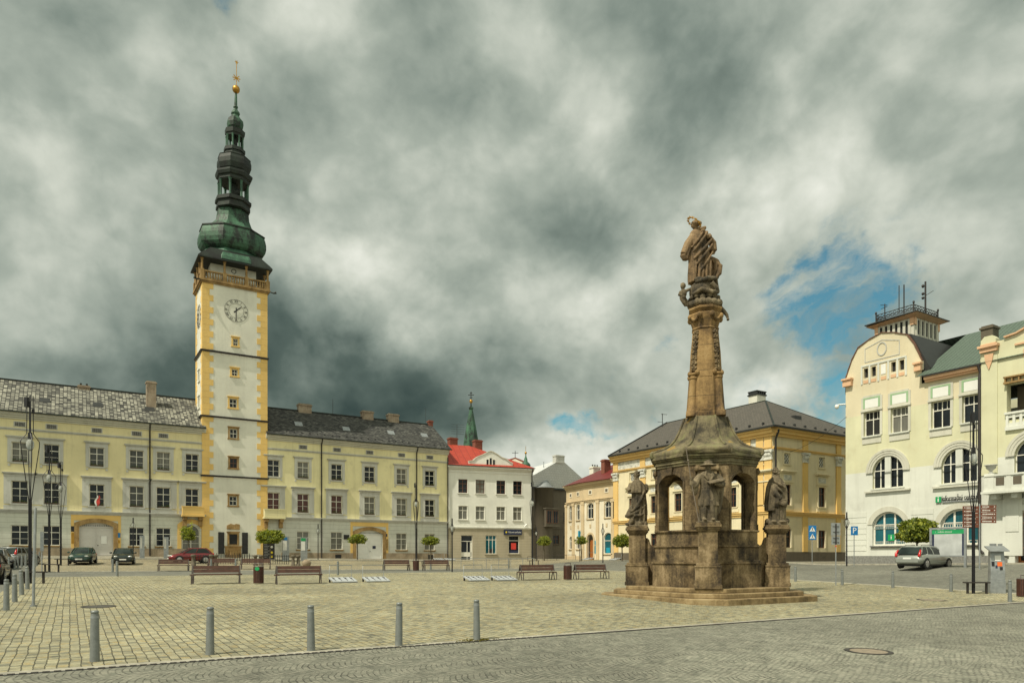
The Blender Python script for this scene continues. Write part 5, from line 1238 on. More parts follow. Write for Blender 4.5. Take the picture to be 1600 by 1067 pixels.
MC=(22.45,20.98); MZ=ground(*MC)-.04
mo=thing('plague_column','tall brown sandstone Marian column with open octagonal chapel on stepped base','monument',(*MC,MZ))
MT=Tr(*MC,MZ)
def part(name,mat,fn,parent=None,bevel=0,smooth=None):
    g=MB(MT); fn(g); o=g.build(name,M[mat],parent or mo,bevel=bevel); return o
def cut(a,c): # square half side a with corners cut by c along each side
    return [(-a+c,-a),(a-c,-a),(a,-a+c),(a,a-c),(a-c,a),(-a+c,a),(-a,a-c),(-a,-a+c)]
for k,(a,z0,z1) in enumerate(((3.46,-.25,.17),(3.10,.17,.34),(2.74,.34,.50))):
    part('step',"steps",lambda g:g.prism(cut(a,.92),z0,z1),bevel=.03)
S2=math.sqrt(.5)
def sqd(cx,cy,h):   # square rotated 45 degrees, half size h along diagonals
    return [(cx+x*S2-y*S2,cy+x*S2+y*S2) for x,y in ((-h,-h),(h,-h),(h,h),(-h,h))]
RP=2.78
for sx_,sy_ in ((-1,-1),(-1,1),(1,-1),(1,1)):
    x,y=sx_*RP*S2,sy_*RP*S2
    def pd(g):
        for h,z0,z1 in ((.47,.5,1.30),(.50,.5,.66),(.49,1.30,1.36),(.43,1.36,1.46),(.345,1.46,2.66),(.39,2.66,2.72),(.43,2.72,2.80),(.475,2.80,2.90),(.44,2.90,2.97)): g.prism(sqd(x,y,h),z0,z1)
    o=part('pedestal','monbase',pd,bevel=.012)
    def wl(g):
        d=Vector((sx_*S2,sy_*S2)); n=Vector((-d.y,d.x))*.2
        prof=[(1.95,.5),(2.45,.5),(2.45,2.45),(2.38,2.5),(2.3,2.42),(2.24,2.22),(2.16,2.14),(2.08,2.2),(1.95,2.3)]
        vs=[(d.x*r+n.x*s,d.y*r+n.y*s,z) for s in (-1,1) for r,z in prof]; m=len(prof)
        g.add(vs,[tuple(range(m)),tuple(reversed(range(m,2*m)))]+[(i,(i+1)%m,m+(i+1)%m,m+i) for i in range(m)])
    part('scroll_wall','monbase',wl)
octp=lambda ap,rot=0:[(ap/math.cos(math.pi/8)*math.cos(math.pi/8+rot+math.pi*i/4),ap/math.cos(math.pi/8)*math.sin(math.pi/8+rot+math.pi*i/4)) for i in range(8)]
def base(g):
    for ap,z0,z1 in ((2.12,.5,1.42),(2.17,1.42,1.5),(2.1,1.5,1.56),(2.02,1.56,2.08),(2.08,2.08,2.14),(1.98,2.14,2.68),(2.05,2.68,2.75)): g.prism(octp(ap),z0,z1)
part('chapel_base','monbase',base,bevel=.01)
AP=1.93; HS=AP*math.tan(math.pi/8)
mo_loc=LOC[mo.name]
for i in range(8):
    a=math.pi/4*i; n=Vector((math.cos(a),math.sin(a))); A=Vector((-n.y,n.x))
    O=Vector(MC)+n*AP-A*HS
    q=Fac(O,A,mo,N=n); q2=Fac(Vector(MC)+n*(AP-.45)-A*(HS-.19),A,mo,N=-n); 
    W=2*HS; W2=2*(HS-.19)
    if i%2==0:
        H=[(W/2-.66,W/2+.66,MZ+2.75,MZ+5.0,.34)]; H2=[(W2/2-.60,W2/2+.60,MZ+2.75,MZ+5.0,.34)]
        q.wall('arched_wall',M['mon'],0,W,MZ+2.75,MZ+5.28,dep=.45,holes=H); q2.wall('inner_wall',M['mon'],0,W2,MZ+2.75,MZ+5.28,dep=.02,holes=H2)
        g=MB(); q.ring(g,arcp(W/2-.75,W/2+.75,MZ+2.75,MZ+5.09,.4),arcp(W/2-.665,W/2+.665,MZ+2.75,MZ+5.005,.345),.001,.04); q.slab(g,[(W/2-.1,MZ+4.97),(W/2+.1,MZ+4.97),(W/2+.14,MZ+5.25),(W/2-.14,MZ+5.25)],.001,.1); g.build('archivolt',M['mon'],mo)
    else:
        q.wall('corner_pier',M['mon'],0,W,MZ+2.75,MZ+5.28,holes=[]); q2.wall('inner_wall',M['mon'],0,W2,MZ+2.75,MZ+5.28,holes=[])
        g=MB(); q.box(g,W/2-.42,W/2+.42,MZ+2.76,MZ+3.0,.001,.12); q.box(g,W/2-.36,W/2+.36,MZ+3.0,MZ+5.1,.001,.09); q.box(g,W/2-.44,W/2+.44,MZ+5.08,MZ+5.27,.001,.15); q.box(g,W/2-.24,W/2+.24,MZ+3.15,MZ+4.95,.09,.11)
        for s_ in (-1,1): g.ell(q.P(W/2+s_*.4,MZ+5.12,.1),(.1,.1,.12),8,6); q.slab(g,[(W/2+s_*.44,MZ+4.3),(W/2+s_*.56,MZ+4.45),(W/2+s_*.6,MZ+4.7),(W/2+s_*.44,MZ+5.05)],.0,.09)
        g.build('pilaster',M['mon'],mo)
part('chapel_ceiling','mon',lambda g:g.prism(octp(1.9),5.12,5.27))
def corn(g):
    for ap,z0,z1 in ((1.97,5.28,5.38),(2.02,5.38,5.44),(1.99,5.44,5.54),(2.07,5.54,5.61),(2.14,5.61,5.70),(2.10,5.70,5.74)): g.prism(octp(ap),z0,z1)
part('cornice','bell',corn,bevel=.012)
BELL=[(2.12,5.72),(2.16,5.82),(2.12,5.92),(1.93,5.99),(1.64,6.10),(1.40,6.26),(1.22,6.48),(1.08,6.76),(.97,7.04),(.88,7.27),(.84,7.40)]
def bell(g):
    rings=[]
    for ap,z in BELL:
        r=[]
        for i in range(8):
            a0=math.pi/8+math.pi*i/4
            p0=Vector((math.cos(a0),math.sin(a0)))*ap/math.cos(math.pi/8); a1=a0+math.pi/4; p1=Vector((math.cos(a1),math.sin(a1)))*ap/math.cos(math.pi/8)
            face=(i+1)%8
            nrm=Vector((math.cos(a0+math.pi/8),math.sin(a0+math.pi/8)))
            for t in range(8):
                q=p0.lerp(p1,t/8)
                if face%2==0:   # fluted narrow faces between the broad corner lobes
                    q=q-nrm*(.05*ap*(.5-.5*math.cos(2*math.pi*t/8*2)))
                else: q=q+nrm*(.04*ap*math.sin(math.pi*t/8))
                r.append((q.x,q.y,z))
        rings.append(r)
    g.loft(rings,0,True)
br=part('bell_roof','bell',bell)
def curls(g):
    for i in (1,3,5,7):
        a=math.pi/4*i; n=Vector((math.cos(a),math.sin(a))); A=Vector((-n.y,n.x))
        c=n*2.12; g.tube([(c.x+A.x*s*.78,c.y+A.y*s*.78,5.86) for s in (-1,1)],.13,10)
        for s in (-1,1):
            c2=n*2.1+A*.8*s
            g.ell((c2.x,c2.y,5.86),(.15,.15,.17),10,8)
    for i in range(8):
        a=math.pi/8+math.pi/4*i; d=Vector((math.cos(a),math.sin(a)))
        g.tube([(d.x*ap/math.cos(math.pi/8)*1.005,d.y*ap/math.cos(math.pi/8)*1.005,z+.01) for ap,z in BELL],[.07,.07,.07,.065,.06,.055,.05,.05,.045,.045,.04],6)
part('roof_volute','bell',curls,br)
OB=[(.80,7.38),(.79,7.6),(.76,7.62),(.74,8.0),(.655,9.05),(.60,10.1),(.50,11.05)]
part('obelisk','obel',lambda g:g.lathe([(a/math.cos(math.pi/8),z) for a,z in OB],8,(0,0),0,False,math.pi/8),bevel=.012)
def apz(z):
    for (a0,z0),(a1,z1) in zip(OB,OB[1:]):
        if z0<=z<=z1: return a0+(a1-a0)*(z-z0)/(z1-z0)
    return .5
for i in (0,2,4,6):
    a=math.pi/4*i; n=Vector((math.cos(a),math.sin(a))); A=Vector((-n.y,n.x))
    def colm(g):
        pts=[(n.x*(apz(z)+.02),n.y*(apz(z)+.02),z) for z in (7.42,7.6,7.62,8.2,8.9,9.0)]
        g.tube(pts,[.22,.22,.17,.165,.15,.15],12)
        for dz,r in ((0,.19),(.08,.15),(.16,.2)):
            z=9.0+dz; g.ell((n.x*(apz(z)+.03),n.y*(apz(z)+.03),z),(r,r,.07),12,6)
        for s in (-1,1): g.ell((n.x*(apz(9.2)+.04)+A.x*s*.2,n.y*(apz(9.2)+.04)+A.y*s*.2,9.22),(.1,.1,.12),8,6)
    part('half_column','obel',colm)
    def ros(g):
        for k in range(8):
            z=9.42+k*.21; c=Vector((n.x*(apz(z)+.02),n.y*(apz(z)+.02),z))
            for t in range(5):
                b=2*math.pi*t/5+k; p=c+Vector((A.x,A.y,0))*math.cos(b)*.09+Vector((0,0,1))*math.sin(b)*.075
                g.ell(p,(.075,.075,.065),6,5)
            g.ell(c+Vector((n.x,n.y,0))*.05,(.05,.05,.05),6,5)
    part('rosette_chain','mon',ros)
for i in (1,3,5,7):   # raised plain strip on the broad faces
    a=math.pi/4*i; n=Vector((math.cos(a),math.sin(a))); A=Vector((-n.y,n.x))
    def strip(g):
        for z0,z1,dd in ((7.64,9.0,.012),(9.04,11.02,.012)):
            w0,w1=apz(z0)*.36,apz(z1)*.36
            P=lambda r,s,z:(n.x*r+A.x*s,n.y*r+A.y*s,z)
            g.add([P(apz(z0)-.03,-w0,z0),P(apz(z0)-.03,w0,z0),P(apz(z1)-.03,w1,z1),P(apz(z1)-.03,-w1,z1),P(apz(z0)+dd,-w0,z0),P(apz(z0)+dd,w0,z0),P(apz(z1)+dd,w1,z1),P(apz(z1)+dd,-w1,z1)],[(4,5,6,7),(0,1,5,4),(1,2,6,5),(2,3,7,6),(3,0,4,7)])
    part('face_panel','obel',strip)
def cap(g):
    g.lathe([(a/math.cos(math.pi/8),z) for a,z in ((.50,11.02),(.54,11.08),(.5,11.14),(.54,11.3),(.6,11.5),(.62,11.66),(.55,11.74),(.6,11.8),(.66,11.86),(.66,11.94),(.6,11.97))],8,(0,0),0,False,math.pi/8)
    for i in range(8):
        a=math.pi/8+math.pi/4*i; d=Vector((math.cos(a),math.sin(a)))
        g.ell((d.x*.66,d.y*.66,11.58),(.11,.11,.13),8,6)
    for i in (0,2,4,6):
        a=math.pi/4*i; n=Vector((math.cos(a),math.sin(a))); A=Vector((-n.y,n.x))
        g.tube([(n.x*.6+A.x*s*.22,n.y*.6+A.y*s*.22,11.62-.22*(1-s*s)) for s in (-1,-.6,-.2,.2,.6,1)],[.05,.06,.07,.07,.06,.05],8)
part('capital','obel',cap)
M['staffm']=flat('weathered_staff_metal',(.16,.13,.10),.7)
# ---------- statues: sculpted from overlapping forms, fused by a voxel remesh
YAW=-math.atan2(FU,FV)
def robe(g,rows,k=9,amp=.10,tw=.6,ph=0,n=54):
    rings=[]
    for z,cx,cy,rx,ry,am in rows:
        r=[]
        for i in range(n):
            t=2*math.pi*i/n
            f=1+am*(math.sin(k*t+ph+tw*z)+.5*math.sin((k*2-3)*t-1.3*tw*z+ph*2))
            r.append((cx+rx*f*math.cos(t),cy+ry*f*math.sin(t),z))
        rings.append(r)
    g.loft(rings,0,True)
def head(g,c,s,face,hair=0,beard=False):
    # s head height; face = unit direction (x,y) the face looks
    c=Vector(c); fx=Vector((face[0],face[1],face[2] if len(face)>2 else 0)).normalized(); up=Vector((0,0,1)); sd=fx.cross(up).normalized(); up=sd.cross(fx)
    Mx=Matrix((sd,fx,up)).transposed()
    g.ell(c,(s*.36,s*.43,s*.5),14,10,M=Mx)
    g.ell(c+fx*s*.12-up*s*.26,(s*.24,s*.27,s*.24),10,8,M=Mx)          # jaw
    g.ell(c+fx*s*.44-up*s*.06,(s*.06,s*.09,s*.14),8,6,M=Mx)           # nose
    g.ell(c+fx*s*.34+up*s*.09,(s*.26,s*.09,s*.05),8,6,M=Mx)           # brow
    g.ell(c+fx*s*.37-up*s*.25,(s*.11,s*.05,s*.04),8,6,M=Mx)           # lips
    for k in (-1,1): g.ell(c+sd*k*s*.36-up*s*.05,(s*.05,s*.09,s*.13),8,6,M=Mx)
    if beard:
        for t in range(7): g.ell(c+fx*s*(.3-.02*t)-up*s*(.36+.07*t)+sd*s*.1*math.sin(t*2.3),(s*.2-.012*t*s,s*.14,s*.12),8,6,M=Mx)
    if hair:
        rr=random.Random(int(s*1000)+hair)
        for t in range(46):
            a=rr.uniform(0,2*math.pi); e=rr.uniform(-.5,1.4)
            d=sd*math.cos(a)*math.cos(e)+fx*math.sin(a)*math.cos(e)*1.0+up*math.sin(e)
            if d.dot(fx)>.35 and e<.7: continue
            g.ell(c+Vector((d.x*s*.42,d.y*s*.42,d.z*s*.5)),(s*.1,s*.1,s*.1),6,5)
def hand(g,c,s,d,curl=1.):
    # palm with four fingers closing round direction 'd' and a thumb
    c=Vector(c); d=Vector(d).normalized(); o=Vector((0,1,0)).cross(d).normalized(); n=d.cross(o)
    g.ell(c,(s*.42,s*.3,s*.42),8,6)
    for k in range(4):
        b=c+d*(k-1.5)*s*.22+o*s*.3
        g.tube([b,b-n*s*.35+o*s*.12,b-n*s*.5-o*s*.25,b-n*s*.3-o*s*.5],[s*.13,s*.12,s*.11,s*.08],6)
    g.tube([c+d*s*.4,c+d*s*.5-n*s*.3,c+d*s*.35-n*s*.5-o*s*.2],[s*.14,s*.12,s*.09],6)
def statue(label,mat,u,v,z,fn,extra=None,voxel=.017,name='saint_statue',rz=0,group=None):
    t=thing(name,label,'statue',(u,v,z),group=group,rz=YAW+rz)
    g=MB(); fn(g); o=g.build('figure',M[mat],t)
    r=o.modifiers.new('remesh','REMESH'); r.mode='VOXEL'; r.voxel_size=voxel
    sm=o.modifiers.new('smooth','SMOOTH'); sm.iterations=2; sm.factor=.45
    dg=bpy.context.evaluated_depsgraph_get(); me=bpy.data.meshes.new_from_object(o.evaluated_get(dg)); o.modifiers.clear(); o.data=me
    for p in me.polygons: p.use_smooth=True
    if extra: extra(t)
    return t
PZ=MZ+2.97
def ppos(a,b): return MC[0]+a*RP*S2,MC[1]+b*RP*S2
def slabb(g,w=.36,d=.33,h=.07): g.box(-w,w,-d,d,0,h)
def saint_front(g):
    slabb(g,.36,.33,.07)
    robe(g,[(.06,.02,.05,.34,.24,.03),(.35,.03,.05,.33,.25,.06),(.7,.04,.04,.33,.25,.08),(.8,.03,.02,.33,.26,.08)],7,.08,.5)
    robe(g,[(.64,.02,.0,.38,.29,.10),(.9,.02,.0,.35,.27,.10),(1.2,.0,.0,.29,.22,.07),(1.32,-.01,.0,.26,.20,.04),(1.38,-.01,0,.27,.2,.03),(1.6,0,0,.31,.21,.05),(1.8,0,0,.33,.2,.05),(1.9,0,.0,.24,.16,.02),(1.97,0,0,.12,.11,0)],10,.1,1.2)
    g.ell((-.01,-.0,1.33),(.285,.225,.04))                       # belt
    for x,y in ((-.2,-.2),(.12,-.27)):                           # boots and shins under the coat
        g.tube([(x*.8,-.05,.75),(x*.9,-.12,.45),(x,-.13,.12)],[.15,.13,.10],10); g.ell((x,-.24,.12),(.09,.17,.07)); 
    g.tube([(.05,-.2,.85),(.1,-.26,.4),(.13,-.24,.15)],[.10,.09,.08],8)
    # cape falling behind on the right
    robe(g,[(.35,.33,.16,.16,.14,.12),(.8,.38,.14,.2,.16,.12),(1.3,.42,.1,.22,.17,.1),(1.65,.36,.06,.2,.16,.06),(1.85,.22,.04,.14,.14,.02)],6,.1,.8)
    # staff arm
    g.tube([(-.27,0,1.80),(-.42,-.02,1.6),(-.53,-.08,1.38)],[.13,.145,.15],10); g.tube([(-.53,-.08,1.36),(-.62,-.14,1.5),(-.68,-.17,1.62)],[.15,.13,.06],10)
    robe(g,[(1.05,-.5,-.04,.05,.06,.1),(1.2,-.52,-.05,.12,.11,.12),(1.4,-.52,-.06,.15,.12,.08),(1.5,-.5,-.05,.1,.1,.02)],6,.1,1)
    hand(g,(-.70,-.18,1.66),.13,(-.17,0,1))
    # book arm
    g.tube([(.29,0,1.80),(.45,-.04,1.62),(.52,-.12,1.42)],[.13,.14,.13],10); g.tube([(.52,-.12,1.42),(.40,-.26,1.42),(.22,-.32,1.45)],[.12,.10,.07],10)
    hand(g,(.2,-.33,1.45),.13,(1,0,.1))
    Mx=Matrix.Rotation(-.22,3,'Y')@Matrix.Rotation(.35,3,'X')
    c=Vector((.22,-.33,1.55))
    vs=[c+Mx@Vector((x,y,z)) for z in (-.03,.03) for x,y in ((-.3,-.16),(.3,-.16),(.3,.16),(-.3,.16))]
    g.add(vs,[(0,3,2,1),(4,5,6,7),(0,1,5,4),(1,2,6,5),(2,3,7,6),(3,0,4,7)])
    g.tube([(0,0,1.9),(0,-.02,2.02)],.085,10); head(g,(0,-.04,2.08),.28,(.05,-1,-.1),hair=3,beard=True)
    for k in (-1,1): g.tube([(k*.1,-.14,1.93),(k*.16,-.2,1.75),(k*.05,-.24,1.6)],[.05,.05,.03],8)
    g.lathe([(.02,2.20),(.31,2.15),(.325,2.17),(.30,2.19),(.17,2.22),(.165,2.28),(.12,2.34),(.04,2.37)],24,(0,-.03))
def ex_front(t):
    g=MB(); g.tube([(-.88,-.2,2.83),(-.70,-.2,1.66),(-.40,-.28,-.05)],.017,8); g.ell((-.80,-.2,2.33),(.035,.035,.05)); g.build('staff',M['staffm'],t)
u,v=ppos(-1,-1); statue('sandstone saint in a broad hat with staff and open book on the front pedestal','stat',u,v,PZ,saint_front,ex_front,group='saints on the column pedestals')
def saint_left(g):   # seen from behind, facing left
    slabb(g,.38,.33,.06)
    robe(g,[(.05,.05,.02,.30,.28,.06),(.3,.06,.02,.33,.28,.09),(.6,.05,0,.34,.28,.10),(.9,.05,0,.33,.27,.10),(1.2,.06,0,.30,.25,.08),(1.5,.05,0,.29,.24,.05),(1.75,.02,0,.28,.22,.04),(1.9,-.01,0,.20,.17,.02),(2.0,-.03,0,.11,.11,0)],11,.1,-1.6)
    robe(g,[(1.42,-.02,0,.42,.30,.07),(1.6,-.0,0,.36,.28,.06),(1.8,.0,0,.30,.24,.04),(1.95,-.02,0,.18,.17,.02)],8,.1,.3)          # shoulder cape
    for a,b_,r in (((.28,-.22,1.2),(-.30,-.22,.62),.07),((.30,-.2,.9),(-.42,-.18,.45),.08),((.25,-.25,1.5),(-.1,-.27,.8),.06),((.33,-.15,.6),(-.2,-.28,.45),.07)):
        g.tube([a,tuple((x+y)/2+d for x,y,d in zip(a,b_,(0,-.05,-.06))),b_],[r*.5,r,r*.8],8)
    robe(g,[(.35,-.38,-.05,.06,.1,.1),(.45,-.36,-.05,.17,.16,.1),(.65,-.28,-.04,.16,.18,.1),(.9,-.2,0,.1,.15,.1)],6,.1,1)
    g.tube([(-.2,-.1,.45),(-.4,-.12,.44),(-.55,-.12,.45)],[.1,.09,.06],8)
    g.tube([(-.15,-.1,.5),(-.25,-.12,.25),(-.36,-.14,.12)],[.16,.13,.09],8); g.ell((-.42,-.14,.1),(.14,.09,.07)); g.ell((.05,-.2,.12),(.18,.14,.12)); g.ell((.3,-.1,.12),(.12,.16,.14))
    g.tube([(-.26,0,1.78),(-.36,-.08,1.58),(-.34,-.16,1.5)],[.12,.12,.1],10); g.tube([(-.34,-.16,1.5),(-.3,-.02,1.62)],[.09,.07],8); hand(g,(-.3,0,1.64),.12,(1,0,.2))
    g.tube([(.26,.0,1.78),(.36,.0,1.6),(.34,-.05,1.5)],[.12,.12,.11],10); g.box(.26,.42,-.12,.05,1.55,1.8)
    head(g,(-.04,-.02,2.2),.30,(-1,-.25,-.12),hair=5,beard=True); g.ell((-.02,-.02,2.30),(.13,.14,.06)); g.tube([(-.02,0,1.95),(-.03,0,2.1)],.09,10)
u,v=ppos(-1,1); statue('sandstone saint in a short shoulder cape turned away on the left pedestal','stat',u,v,PZ,saint_left,group='saints on the column pedestals')
def saint_right(g):
    slabb(g,.37,.33,.12)
    robe(g,[(.08,.05,0,.34,.27,.05),(.3,.05,0,.33,.27,.09),(.7,.05,0,.33,.27,.09),(1.1,.04,0,.33,.26,.07),(1.5,.03,0,.31,.24,.05),(1.75,.02,0,.30,.22,.04),(1.92,0,0,.2,.17,.02),(2.02,-.02,0,.11,.11,0)],10,.1,.7)
    robe(g,[(.58,-.22,.0,.22,.26,.08),(.9,-.22,0,.23,.27,.08),(1.3,-.17,0,.25,.27,.07),(1.6,-.1,0,.28,.26,.06),(1.85,-.04,0,.25,.2,.03),(1.95,-.02,0,.16,.15,.02)],8,.1,.4)   # mantle left
    robe(g,[(.7,.28,.05,.14,.2,.1),(1.0,.3,.02,.16,.22,.1),(1.4,.28,0,.17,.22,.08),(1.7,.2,0,.16,.2,.05)],6,.1,1)
    for p in (((-.26,-.2,1.7),(0,-.3,1.45),(.16,-.28,1.3)),((-.3,-.18,1.5),(-.02,-.3,1.2),(.12,-.3,1.05)),((-.2,-.22,1.8),(.1,-.28,1.6),(.28,-.2,1.5))): g.tube(p,[.05,.06,.04],8)
    g.tube([(-.2,-.15,1.6),(-.12,-.28,1.25),(.06,-.34,1.06)],[.12,.12,.1],10); robe(g,[(.72,-.05,-.27,.05,.05,.1),(.9,-.03,-.29,.13,.1,.12),(1.1,-.0,-.28,.14,.11,.1),(1.2,0,-.25,.1,.1,0)],6,.1,1)
    hand(g,(.1,-.36,1.0),.13,(1,0,.2)); hand(g,(.22,-.34,1.02),.13,(1,0,-.3)); g.ell((.16,-.38,.86),(.14,.08,.13)); g.ell((.24,-.34,.82),(.09,.07,.12))
    g.ell((-.2,-.24,.14),(.14,.16,.07)); g.ell((.16,-.27,.14),(.17,.15,.07)); g.ell((-.36,-.05,.16),(.12,.14,.12)); g.ell((.42,-.05,.18),(.1,.14,.12))
    g.tube([(-.02,0,1.95),(-.02,-.02,2.1)],.09,10); head(g,(-.02,-.03,2.2),.30,(.8,-.6,.25),hair=9,beard=True)
u,v=ppos(1,-1); R_=statue('sandstone saint in a long mantle with clasped hands on the right pedestal','stat',u,v,PZ,saint_right,group='saints on the column pedestals')
u,v=ppos(1,1); copy_tree(R_,(u,v,PZ),YAW+math.pi,'sandstone saint on the rear pedestal hidden behind the chapel')
# globe, clouds and putti, then the Madonna
TZ=MZ+11.97
def globe(g):
    rr=random.Random(4)
    g.ell((-.1,0,.72),(.56,.56,.52),24,16)
    for k in range(16):
        a=2*math.pi*k/16; g.ell((-.02+.56*math.cos(a),.52*math.sin(a),.14+.06*rr.random()),(.17,.17,.16),10,8)
    for k in range(13):
        a=2*math.pi*k/13; g.ell((-.04+.54*math.cos(a),.5*math.sin(a),.36+.08*rr.random()),(.13,.13,.11),8,6)
    g.tube([(-.62,-.3,.5),(-.3,-.6,.62),(.1,-.62,.5),(.42,-.42,.55)],[.07,.1,.1,.07],8)
    g.tube([(-.5,-.35,1.0),(-.1,-.6,1.05),(.3,-.45,1.1),(.45,-.2,.8)],[.06,.1,.09,.06],8)
    g.tube([(.1,-.52,.9),(.3,-.5,.7),(.42,-.3,.6)],[.12,.12,.1],8)
    g.ell((.0,-.5,1.08),(.13,.13,.13)); g.ell((-.35,-.35,1.1),(.22,.12,.12)); g.ell((.2,-.3,1.12),(.24,.2,.14))
    # putto at the left
    g.ell((-.94,-.1,.62),(.15,.14,.19)); g.ell((-.96,-.1,.45),(.14,.13,.13)); g.tube([(-.84,-.1,.72),(-.66,-.1,.8),(-.5,-.1,.84)],[.07,.06,.05],8); g.tube([(-1.0,-.1,.42),(-.92,-.14,.22),(-.84,-.12,.08)],[.1,.08,.05],8); g.tube([(-.9,-.06,.42),(-.78,-.06,.3),(-.76,-.06,.1)],[.09,.07,.05],8); head(g,(-.96,-.1,.92),.26,(-.8,-.6,-.1),hair=12); g.tube([(-1.05,-.1,.7),(-1.12,-.12,.55),(-1.0,-.2,.5)],[.06,.06,.04],8)
    # leg of a putto hanging out on the right
    g.tube([(.45,-.05,.12),(.62,-.1,-.02),(.76,-.12,-.16),(.86,-.12,-.28),(.9,-.12,-.42)],[.13,.11,.09,.07,.05],8); g.ell((.9,-.14,-.47),(.06,.1,.05)); g.ell((.42,-.0,.2),(.2,.18,.18))
gl=statue('stone globe wrapped in clouds and putti on top of the obelisk','stat',MC[0],MC[1],TZ,globe,name='globe_with_putti')
def mary(g):
    X=-.08
    robe(g,[(-.05,X-.12,0,.40,.34,.06),(.2,X-.10,0,.42,.34,.09),(.5,X-.08,0,.43,.34,.10),(.8,X-.08,0,.42,.33,.10),(1.1,X-.1,0,.42,.31,.09),(1.35,X-.1,0,.38,.29,.07),(1.6,X-.1,0,.38,.27,.05),(1.85,X-.12,0,.37,.25,.04),(2.05,X-.18,0,.27,.2,.03),(2.15,X-.24,0,.14,.14,0)],10,.1,-1.1)
    # diagonal mantle folds over the back
    for a,b_,r in (((.36,-.2,1.75),(-.45,-.3,.85),.10),((.34,-.22,1.5),(-.35,-.34,.62),.09),((.36,-.2,1.2),(-.2,-.36,.35),.08),((.1,-.26,1.95),(-.48,-.26,1.15),.09),((-.05,-.24,2.0),(-.52,-.2,1.35),.08)):
        m=tuple((x+y)/2+d for x,y,d in zip(a,b_,(0,-.08,-.05))); g.tube([a,m,b_],[r*.4,r*.72,r*.4],8)
    for x,z0,z1 in ((-.36,.9,0),(-.2,.7,-.02),(-.05,.6,-.02),(.1,.9,0),(.25,.85,.05)): g.tube([(x,-.26,z0),(x-.03,-.36,(z0+z1)/2),(x-.04,-.34,z1)],[.03,.055,.04],6)
    # left sleeve and elbow, arms folded in front
    g.tube([(-.42,-.02,1.9),(-.62,-.06,1.55),(-.80,-.08,1.12)],[.15,.19,.17],12); robe(g,[(.90,-.74,-.06,.12,.12,.1),(1.05,-.76,-.06,.19,.16,.1),(1.3,-.68,-.05,.2,.17,.06),(1.5,-.6,-.04,.12,.12,0)],6,.1,1); g.tube([(-.76,-.06,1.15),(-.66,.15,1.35),(-.5,.3,1.5)],[.14,.11,.07],8)
    g.tube([(.22,-.0,1.85),(.40,-.02,1.6),(.44,.0,1.3)],[.14,.16,.15],12); g.tube([(.44,0,1.28),(.3,.25,1.35),(.0,.34,1.5)],[.13,.1,.07],8); hand(g,(-.1,.34,1.55),.13,(1,0,.3)); hand(g,(-.35,.36,1.5),.13,(1,0,.3))
    # flying drapery at the right
    robe(g,[(.05,.34,.1,.08,.1,.15),(.2,.45,.1,.2,.16,.15),(.5,.58,.1,.2,.16,.15),(.75,.58,.08,.18,.16,.14),(.95,.45,.05,.2,.16,.1),(1.05,.3,.02,.1,.12,0)],6,.1,2); g.tube([(.5,.0,.9),(.72,-.05,.66),(.68,-.05,.35),(.46,-.05,.1)],[.06,.09,.09,.05],8)
    # hair, head bent to the left
    g.tube([(-.22,0,2.08),(-.30,-.02,2.24)],.1,10); head(g,(-.36,-.03,2.36),.33,(-.95,-.1,-.35),hair=0); g.ell((-.31,-.03,2.42),(.19,.18,.15),14,10); g.ell((-.16,-.06,2.42),(.10,.10,.09))
    rr=random.Random(8)
    for k in range(18): g.ell((-.1+.34*k/18+rr.uniform(-.08,.08),-.2+rr.uniform(-.04,.02),2.2-.5*k/18+rr.uniform(-.06,.06)),(.075,.07,.075),6,5)
def ex_mary(t):
    n=40; c=Vector((-.40,-.03,2.42)); M_=Matrix.Rotation(.62,3,'Y'); g=MB()
    g.tube([c+M_@Vector((.30*math.cos(2*math.pi*k/n),.30*math.sin(2*math.pi*k/n),.05)) for k in range(n+1)],.016,6)
    for k in range(12):
        a=2*math.pi*k/12; p=c+M_@Vector((.30*math.cos(a),.30*math.sin(a),.05))
        for j in range(5):
            b=2*math.pi*j/5; g.bar(p,p+M_@Vector((.06*math.cos(b),0.001,.06*math.sin(b))),.03,.02)
    g.build('star_halo',M['gold'],t)
ma=statue('brown stone Madonna with a golden star halo crowning the tall column','stat2',MC[0]-.10*FV,MC[1]+.10*FU,TZ+1.12,mary,ex_mary,name='madonna_statue')
# ===== street furniture =====
def G(px,py): u,v,z,Y=on_g(px,py); return u,v,z,Y
